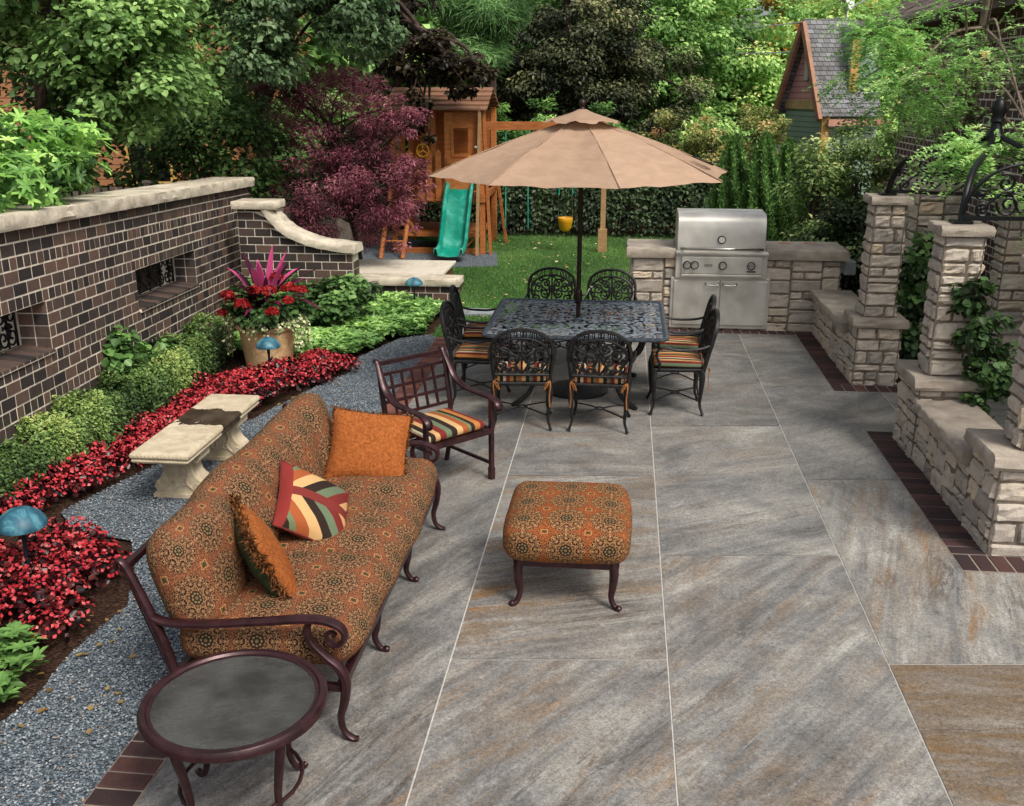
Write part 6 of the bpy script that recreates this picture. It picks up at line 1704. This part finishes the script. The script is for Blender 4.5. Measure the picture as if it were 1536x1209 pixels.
# honey locust with feathery sprays
def locust():
    rng = np.random.default_rng(80); t = thing('honey_locust', 'honey locust tree with feathery light green sprays over the right side', 'tree', (3.75, 12.0, 0))
    L = Leaves(); tips = []
    blobs = [((3.45, 10.9, 3.35), (1.0, 1.2, .7), 160, 22, .24), ((2.50, 11.0, 3.08), (.34, .6, .62), 250, 20, .22), ((2.9, 11.2, 2.7), (.4, .5, .5), 120, 12, .24), ((3.0, 10.3, 2.85), (.55, .7, .5), 90, 11, .24), ((3.9, 9.9, 3.05), (.6, .8, .45), 60, 9, .26), ((3.05, 8.75, 2.22), (.40, .45, .22), 120, 10, .2), ((3.35, 8.2, 2.05), (.3, .3, .25), 60, 6, .18), ((3.6, 11.6, 2.35), (.5, .5, .4), 90, 12, .24)]
    for (c, r, n, k, cr) in blobs:
        P, out, lv, cc = blob_points(c, r, n, k, cr, rng, .25); tips += [tuple(q) for q in cc[:4]]
        d = out + rng.normal(0, .5, (n, 3)) + np.array([0, 0, -.25]); d[:, 2] *= .6; d /= np.linalg.norm(d, axis=1, keepdims=True)
        ln = rng.uniform(.16, .30, n); K = 13
        for j in range(K):
            s_ = (j + .5) / K; base = P + d * (ln * s_)[:, None] + np.array([0, 0, -1]) * (ln * .35 * s_ ** 2)[:, None]
            for sg in (-1, 1):
                side = np.cross(d, [0, 0, 1]); side /= np.linalg.norm(side, axis=1, keepdims=True) + 1e-9
                L.add(base, np.tile([0, 0, 1.0], (n, 1)) + rng.normal(0, .35, (n, 3)), side * sg + d * .35, .055 * (1 - .4 * abs(s_ - .5)), .42, np.clip(lv + .1 + rng.normal(0, .06, n), 0, 1), .2)
    L.build('crown', M['lf_locust'], t)
    m = MB(); P = crv([Vector((3.75, 12.0, 0)), Vector((3.72, 12.0, 1.2)), Vector((3.80, 12.0, 2.6)), Vector((3.74, 11.8, 3.8)), Vector((3.6, 11.6, 5.0))], 6)
    m.tube(P, interp([.075, .065, .055, .045, .03], 6), 8)
    for i, q in enumerate(tips):
        s = P[min(len(P) - 1, 7 + (i * 3) % 10)]; q = Vector(q); m.tube(crv([s, (s + q) / 2 + Vector((0, 0, .18)), q], 6), interp([.022, .014, .005], 6), 5)
    m.build('trunk', M['bark_light'], t, smooth=True)
locust()

# far woods and side woods that read as one mass
L = Leaves()
for (c, r, n, k, cr) in [((-14, 40, 4), (9, 3, 5), 9000, 110, 1.2), ((0, 46, 4.5), (9, 3, 5), 12000, 140, 1.2), ((14, 48, 4), (9, 3, 5.5), 9000, 110, 1.2), ((-9.5, 27, 2.4), (2.2, 4, 2.6), 5000, 60, .7), ((-6, 30, 3), (3, 2, 3.5), 7000, 70, .8)]:
    foliage(L, c, r, n, k, cr, .34, .75, dl=-.12, shell=.3, rng=np.random.default_rng(int(abs(c[0]) * 10 + c[1])))
tag(L.build('distant_woods', M['lf_decid']), 'mass of trees closing the view behind the garden', 'woods', kind='stuff')

# back hedge
def strip_hedge(name, label, pts, width, height, n, lm, size, seed, aspect=.6, cat_='hedge', lvf=None, shape='rhomb', up=1.0, top=.35, dl=0, height_stems=True):
    """Leafy hedge following a line of (x, y) points; width and height may be lists along it."""
    rng = np.random.default_rng(seed); P0 = np.array(pts, float); seg = np.linalg.norm(np.diff(P0, axis=0), axis=1); cum = np.r_[0, np.cumsum(seg)]
    u = rng.random(n) * cum[-1]; i = np.clip(np.searchsorted(cum, u) - 1, 0, len(seg) - 1); f = (u - cum[i]) / seg[i]
    base = P0[i] + (P0[i + 1] - P0[i]) * f[:, None]; d = (P0[i + 1] - P0[i]) / seg[i][:, None]; nn = np.c_[-d[:, 1], d[:, 0]]
    W = np.interp(u, cum, width) if np.ndim(width) else width; Hh = np.interp(u, cum, height) if np.ndim(height) else height
    a = rng.random(n) * PI; e = .78 + .22 * rng.random(n)
    bump_ = 1 + .13 * np.sin(u * 9 + np.sin(u * 5)) * np.abs(np.sin(a)) + .07 * np.sin(u * 23 + a * 5)
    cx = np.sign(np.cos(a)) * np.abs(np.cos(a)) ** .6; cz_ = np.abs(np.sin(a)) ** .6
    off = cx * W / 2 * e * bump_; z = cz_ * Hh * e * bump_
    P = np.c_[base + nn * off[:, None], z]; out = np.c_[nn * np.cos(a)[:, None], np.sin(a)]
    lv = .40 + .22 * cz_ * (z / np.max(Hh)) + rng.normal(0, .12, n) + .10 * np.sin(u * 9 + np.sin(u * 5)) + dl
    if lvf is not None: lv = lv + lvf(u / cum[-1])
    t = thing(name, label, cat_, (float(P0[len(P0) // 2][0]), float(P0[len(P0) // 2][1]), 0))
    L = Leaves(); L.add(P, out + rng.normal(0, .45, (n, 3)) + np.array([0, 0, .3]), out * up + rng.normal(0, .6, (n, 3)), size * rng.uniform(.7, 1.3, n), aspect, np.clip(lv, 0, 1), .25, 0, shape)
    L.build('foliage', lm, t)
    m = MB(); m2 = np.interp(np.linspace(0, cum[-1], 14), cum, np.arange(len(cum)))
    for q in range(40):
        k = rng.integers(0, n); b0 = base[k]; m.tube([(b0[0], b0[1], -.02), (b0[0] + rng.normal(0, .05), b0[1] + rng.normal(0, .05), float(np.max(Hh)) * .6)], [.012, .006], 4)
    if height_stems: m.build('stems', M['bark'], t)
    return t
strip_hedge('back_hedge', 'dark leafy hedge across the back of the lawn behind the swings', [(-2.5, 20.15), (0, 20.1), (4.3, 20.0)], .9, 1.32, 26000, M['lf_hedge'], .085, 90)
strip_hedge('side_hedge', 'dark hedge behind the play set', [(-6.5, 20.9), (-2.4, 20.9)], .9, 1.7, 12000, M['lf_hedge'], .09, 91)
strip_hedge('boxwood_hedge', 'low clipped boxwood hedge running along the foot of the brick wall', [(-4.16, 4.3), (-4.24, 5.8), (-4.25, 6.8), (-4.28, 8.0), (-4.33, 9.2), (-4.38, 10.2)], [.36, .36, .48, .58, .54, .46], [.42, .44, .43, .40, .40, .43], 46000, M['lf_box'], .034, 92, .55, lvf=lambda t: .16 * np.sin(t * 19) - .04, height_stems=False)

# whorled shrub leaning over the garden wall
def whorls(L, tips, dirs, size, aspect, lv, per, rng, shape='oval', mi=0, tilt=.55):
    n = len(tips)
    for j in range(per):
        a = 2 * PI * j / per + rng.random(n) * .7; d = dirs / np.linalg.norm(dirs, axis=1, keepdims=True)
        ref = np.where(np.abs(d[:, 2:3]) < .9, np.array([[0, 0, 1.0]]), np.array([[1.0, 0, 0]])); x_ = np.cross(d, ref); x_ /= np.linalg.norm(x_, axis=1, keepdims=True); y_ = np.cross(d, x_)
        T = x_ * np.cos(a)[:, None] + y_ * np.sin(a)[:, None] + d * tilt
        L.add(tips, d * 1.0 - T * .2, T, size * rng.uniform(.7, 1.25, n), aspect, np.clip(lv + rng.normal(0, .08, n), 0, 1), .2, mi, shape, .15)
rng = np.random.default_rng(100); mg = thing('magnolia_shrub', 'bright green shrub with whorled leaves leaning over the wall coping', 'shrub', (-5.3, 8.0, 0))
L = Leaves()
for (c, r, n, k, cr) in [((-5.25, 7.9, 2.2), (.75, 1.7, .42), 1350, 84, .2), ((-4.75, 7.4, 2.12), (.4, 1.4, .22), 620, 40, .16), ((-5.6, 6.4, 2.25), (.6, 1.0, .38), 420, 30, .2)]:
    P, out, lv, cc = blob_points(c, r, n, k, cr, rng, .5); whorls(L, P, out * .7 + np.array([0, 0, .7]) + rng.normal(0, .42, (n, 3)), .085, .38, lv - .02 + rng.normal(0, .13, n), 6, rng, tilt=1.0)
L.build('foliage', M['lf_magnolia'], mg)
m = MB()
for i in range(26):
    q = Vector((-5.2 + random.uniform(-.6, .5), 7.8 + random.uniform(-1.5, 1.4), 2.1 + random.uniform(-.2, .3))); m.tube(crv([Vector((-5.4, 7.9 + random.uniform(-.3, .3), 0)), Vector((-5.4 + random.uniform(-.2, .1), (7.9 + q.y) / 2, 1.3)), q], 5), interp([.028, .018, .006], 5), 5)
m.build('stems', M['bark_light'], mg, smooth=True)

# bushes and climbers
tree('garden_bush', 'rounded green bush in front of the swept return wall', 'shrub', (-3.35, 11.55, 0), [(-3.35, 11.55, 0), (-3.35, 11.5, .3)], [((-3.35, 11.5, .32), (.42, .36, .36), 2600, 44, .13)], M['lf_bush'], M['bark'], .075, .75, 'oval', .3, tr=.02, seed=110, shell=.6)
tree('garden_bush', 'darker green bush against the return wall behind the big pot', 'shrub', (-4.1, 11.3, 0), [(-4.1, 11.3, 0), (-4.1, 11.3, .3)], [((-4.1, 11.25, .38), (.5, .34, .36), 2600, 44, .13)], M['lf_bush'], M['bark'], .07, .7, 'oval', .3, tr=.02, seed=111, shell=.6, dl=-.12)
tree('wall_climber', 'small round-leaved climber on the foot of the brick wall', 'plant', (-4.5, 8.55, 0), [(-4.5, 8.55, 0), (-4.5, 8.6, .4)], [((-4.46, 8.35, .50), (.10, .28, .26), 420, 16, .12), ((-4.40, 8.85, .40), (.10, .28, .14), 240, 10, .1)], M['lf_pachy'], M['bark'], .075, .95, 'oval', .3, tr=.012, seed=112, shell=.3, crname='foliage', trunk_name='stem', dl=-.12)
def ivy(name, label, base, blobs, seed, lm, size, stems):
    rng = np.random.default_rng(seed); t = thing(name, label, 'ivy', base); L = Leaves()
    for (c, r, n, k, cr) in blobs: foliage(L, c, r, n, k, cr, size, .85, 'oval', .9, rng, shell=.2, up=.4)
    L.build('foliage', lm, t); m = MB()
    for pts in stems: m.tube(crv([Vector(p) for p in pts], 5), .006, 5)
    m.build('stems', M['bark'], t)
ivy('pillar_ivy', 'dark ivy draped down the front of the middle stone pillar', (2.7, 7.75, 0), [((2.62, 7.70, 1.32), (.12, .06, .16), 210, 12, .07), ((2.72, 7.68, 1.02), (.17, .09, .22), 420, 20, .08), ((2.80, 7.66, .72), (.20, .12, .18), 420, 20, .09), ((2.74, 7.6, .47), (.10, .06, .12), 90, 6, .06)], 120, M['lf_ivy'], .062, [[(2.72, 7.7, .4), (2.7, 7.68, .9), (2.62, 7.7, 1.3), (2.66, 7.72, 1.5)]])
ivy('pillar_ivy', 'dark ivy growing in the gap behind the first stone pillar', (2.98, 10.2, 0), [((2.98, 10.25, .95), (.2, .22, .45), 1300, 40, .12), ((2.95, 10.2, .3), (.2, .2, .3), 600, 20, .12)], 121, M['lf_ivy'], .07, [[(2.98, 10.2, 0), (2.95, 10.2, .6), (3.0, 10.25, 1.3)]])
ivy('pillar_ivy', 'sparse ivy sprig at the right edge beside the rear pillar', (4.05, 9.5, 0), [((3.96, 9.4, 1.25), (.12, .1, .5), 220, 16, .09)], 122, M['lf_ivy'], .07, [[(4.0, 9.5, 0), (3.95, 9.4, .8), (3.98, 9.4, 1.7)]])
rng = np.random.default_rng(123); hp = thing('hosta_plant', 'lime green leafy plant behind the stone seat wall', 'plant', (2.95, 11.2, 0)); L = Leaves()
whorls(L, np.c_[rng.normal(2.95, .16, 26), rng.normal(11.1, .3, 26), rng.uniform(.15, .4, 26)], np.tile([0, 0, 1.0], (26, 1)) + rng.normal(0, .2, (26, 3)), .2, .5, .75, 6, rng); L.build('foliage', M['lf_pachy'], hp)
hp = thing('hosta_plant', 'lime green leafy plant behind the near seat wall', 'plant', (3.0, 7.0, 0)); L = Leaves()
whorls(L, np.c_[rng.normal(2.98, .10, 20), rng.normal(6.85, .3, 20), rng.uniform(.2, .42, 20)], np.tile([0, 0, 1.0], (20, 1)) + rng.normal(0, .2, (20, 3)), .18, .5, .75, 6, rng); L.build('foliage', M['lf_pachy'], hp)

# pachysandra ground cover
def cover(name, label, poly, n, size, hgt, lm, seed, per=6, catn='ground cover', lv0=.5):
    rng = np.random.default_rng(seed); x, y = scatter(poly, n, rng)
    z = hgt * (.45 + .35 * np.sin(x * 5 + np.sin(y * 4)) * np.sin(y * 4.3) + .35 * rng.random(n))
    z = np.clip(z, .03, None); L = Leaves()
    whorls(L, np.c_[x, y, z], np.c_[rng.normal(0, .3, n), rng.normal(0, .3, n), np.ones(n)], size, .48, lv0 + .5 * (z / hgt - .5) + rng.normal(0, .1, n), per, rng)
    tag(L.build(name, lm), label, catn, kind='stuff')
cover('pachysandra', 'glossy green ground cover between the big pot and the low wall', [(-3.35, 9.95), (-2.88, 10.2), (-2.62, 11.1), (-2.3, 11.4), (-2.25, 12.95), (-3.5, 12.95), (-3.6, 12.1), (-4.3, 11.4), (-4.3, 10.3), (-3.95, 10.05)], 5200, .066, .17, M['lf_pachy'], 130)
x, y = scatter([(-2.80, 3.6), (-2.72, 4.08), (-3.0, 4.35), (-3.6, 4.2), (-3.6, 3.4)], 60, np.random.default_rng(131))
L = Leaves(); rng = np.random.default_rng(132); z = rng.uniform(.04, .15, 60)
whorls(L, np.c_[x, y, z], np.c_[rng.normal(0, .25, 60), rng.normal(0, .25, 60), np.ones(60)], .075, .42, .52, 7, rng); whorls(L, np.c_[x, y, z * .6], np.c_[rng.normal(0, .25, 60), rng.normal(0, .25, 60), np.ones(60)], .07, .42, .35, 6, rng)
pc = thing('green_plant', 'clump of bright green whorled plants at the bottom left corner', 'plant', (-3.1, 3.9, 0)); L.build('foliage', M['lf_pachy'], pc)


# begonia beds
def begonias(name, label, poly, n_pl, seed, dens=1.0):
    rng = np.random.default_rng(seed); px, py = scatter(poly, n_pl, rng); L = Leaves()
    n = int(n_pl * 46 * dens); i = rng.integers(0, n_pl, n); a = rng.random(n) * 2 * PI; r = .15 * rng.random(n) ** .55
    zt = .175 + .05 * np.sin(px * 7) ; z = zt[i] * (1 - (r / .2) ** 2.2) * (.75 + .3 * rng.random(n))
    P = np.c_[px[i] + r * np.cos(a), py[i] + r * np.sin(a), z]; out = np.c_[np.cos(a), np.sin(a), np.zeros(n)] * (r / .15)[:, None] + np.array([0, 0, .6])
    L.add(P, out + rng.normal(0, .4, (n, 3)), out + rng.normal(0, .8, (n, 3)) - np.array([0, 0, .4]), rng.uniform(.03, .055, n), .8, rng.random(n), .25, 0, 'oval')
    n = int(n_pl * 36 * dens); i = rng.integers(0, n_pl, n); a = rng.random(n) * 2 * PI; r = .155 * rng.random(n) ** .55
    z = zt[i] * (1 - (r / .2) ** 2.2) * (.9 + .28 * rng.random(n)) + .012
    P = np.c_[px[i] + r * np.cos(a), py[i] + r * np.sin(a), z]; out = np.c_[np.cos(a), np.sin(a), np.zeros(n)] * (r / .16)[:, None] + np.array([0, 0, .8]) + rng.normal(0, .35, (n, 3))
    lv = np.clip(rng.normal(.5, .2, n) + (rng.random(n) < .06) * .3, 0, 1)
    ref = np.cross(out, rdir(n, rng)); ref /= np.linalg.norm(ref, axis=1, keepdims=True); o_ = out / np.linalg.norm(out, axis=1, keepdims=True); r2 = np.cross(o_, ref)
    for j in range(4):
        b_ = j * PI / 2; T = ref * math.cos(b_) + r2 * math.sin(b_) + o_ * .25
        L.add(P, o_ - T * .3, T, rng.uniform(.010, .019, n), 1.0, np.clip(lv + rng.normal(0, .06, n), 0, 1), .1, 1, 'rhomb')
    tag(L.build(name, [M['lf_begonia'], M['fl_red']]), label, 'flowers', kind='stuff')
begonias('begonia_bed', 'long curving band of red begonias with bronze leaves from the left edge past the big pot', [(-2.72, 9.95), (-2.84, 9.5), (-3.1, 8.9), (-3.34, 8.05), (-3.5, 7.5), (-3.72, 6.6), (-3.92, 6.05), (-4.05, 5.6), (-4.25, 5.2), (-4.3, 5.9), (-4.05, 6.6), (-3.9, 8.2), (-4.0, 9.05), (-3.25, 9.35), (-3.15, 9.9)], 230, 140)
begonias('begonia_bed', 'near patch of red begonias at the left edge around the path light', [(-3.3, 5.42), (-3.05, 5.25), (-2.92, 4.85), (-2.92, 4.45), (-3.1, 4.25), (-3.5, 4.2), (-4.3, 4.2), (-4.3, 5.1), (-3.75, 5.25)], 120, 141)

# plants in the big pot
rng = np.random.default_rng(150); cdl = thing('cordyline', 'spiky magenta and purple cordyline in the centre of the big pot', 'plant', (-3.60, 9.72, .41))
m = MB()
for i in range(44):
    a = rng.random() * 2 * PI; inner_ = i < 18; ln = rng.uniform(.45, .74) if inner_ else rng.uniform(.45, .66); lean = rng.uniform(.2, .95) if inner_ else rng.uniform(.8, 1.45); wd = rng.uniform(.055, .095)
    d = Vector((math.cos(a), math.sin(a), 0)); sd_ = Vector((-d.y, d.x, 0)); base = Vector((-3.60, 9.72, .58)) + d * .03; lv0 = rng.uniform(.65, 1.0) if (inner_ and rng.random() < .55) else rng.uniform(.0, .55)
    prev = None; K = 7; p = base.copy(); ang = lean * .35
    for k in range(K + 1):
        t = k / K; w_ = wd * (math.sin(PI * min(1, t * .8 + .16)) ** .8) * (1 if k < K else .05)
        row = [p - sd_ * w_ / 2 + Vector((0, 0, .012)), p.copy(), p + sd_ * w_ / 2 + Vector((0, 0, .012))]
        if prev:
            n = len(m.v); m.v += [tuple(q) for q in prev + row]; m.cur = float(np.clip(lv0 + .15 * t, 0, 1))
            m.face((n, n + 1, n + 4, n + 3)); m.face((n + 1, n + 2, n + 5, n + 4))
        prev = row; ang += lean * 1.25 / K; p = p + (d * math.sin(ang) + Vector((0, 0, math.cos(ang)))) * (ln / K)
m.build('blades', M['lf_cordy'], cdl, smooth=True)
gt = thing('geranium', 'red geraniums filling the big pot around the cordyline', 'plant', (-3.60, 9.70, .41)); L = Leaves()
foliage(L, (-3.60, 9.72, .68), (.38, .34, .17), 1900, 40, .12, .062, .95, 'oval', .3, rng, shell=.5)
L.build('foliage', M['lf_bush'], gt); L = Leaves()
for (dx, dy, z, r) in [(-.30, -.22, .72, .07), (-.12, -.33, .66, .075), (.14, -.28, .78, .085), (.32, -.18, .80, .075), (.40, -.05, .76, .06), (-.38, .05, .62, .06), (-.42, -.1, .52, .05), (.20, -.36, .60, .06), (.02, -.30, .80, .06), (.34, -.28, .70, .05), (.10, .1, .86, .06)]:
    n = 90; e = rdir(n, rng); e[:, 2] = np.abs(e[:, 2]) * .8; P = np.array([-3.60 + dx, 9.72 + dy, z + .08]) + e * r
    for j in range(3): L.add(P, e + rng.normal(0, .3, (n, 3)), rdir(n, rng), rng.uniform(.02, .032, n), .95, np.clip(rng.normal(.5, .25, n), 0, 1), .1)
L.build('flower_heads', M['fl_geranium'], gt)
ti = thing('trailing_ivy', 'pale variegated ivy trailing over the rim of the big pot', 'plant', (-3.60, 9.70, .43)); L = Leaves(); m = MB()
for i in range(20):
    a = (rng.uniform(-PI * 1.15, -PI * .78) if i < 9 else rng.uniform(-PI * .25, PI * .12)) if i < 16 else rng.uniform(-PI * .7, -PI * .3); R0 = .30; K = 9; l = rng.uniform(.2, .5) if i < 16 else .12; pts = []
    for k in range(K):
        t = k / (K - 1); pts.append((-3.60 + (R0 + .10 * t + .05 * math.sin(3 * t)) * math.cos(a + .3 * t), 9.72 + (R0 + .10 * t) * math.sin(a + .3 * t), .53 + .05 * math.sin(PI * t) - l * .62 * t * t))
    m.tube(pts, .003, 4); P = np.repeat(np.array(pts), 5, 0) + rng.normal(0, .018, (K * 5, 3)); n = len(P); o_ = np.c_[np.full(n, math.cos(a)), np.full(n, math.sin(a)), np.full(n, .5)]
    L.add(P, o_ + rng.normal(0, .4, (n, 3)), rdir(n, rng) - np.array([0, 0, .5]), rng.uniform(.022, .038, n), .85, rng.random(n), .2, 0, 'oval')
L.build('foliage', M['lf_pale_ivy'], ti); m.build('stems', M['bark'], ti)

# fallen leaves and twigs on the beds and paths
L = Leaves(); rng = np.random.default_rng(160)
x, y = scatter([(-3.0, 5.7), (-2.4, 5.0), (-2.2, 3.0), (-2.7, 3.2), (-2.9, 4.0), (-2.6, 10.6), (-2.9, 9.5), (-3.2, 8.2), (-2.5, 8)], 46, rng); n = len(x)
L.add(np.c_[x, y, np.full(n, .012)], rdir(n, rng) * .3 + np.array([0, 0, 1]), rdir(n, rng), rng.uniform(.025, .05, n), .7, rng.random(n) * .25, .3, 0, 'oval')
tag(L.build('fallen_leaves', M['fallen']), 'dry tan leaves lying on the gravel and flower bed edge', 'leaves', kind='stuff')
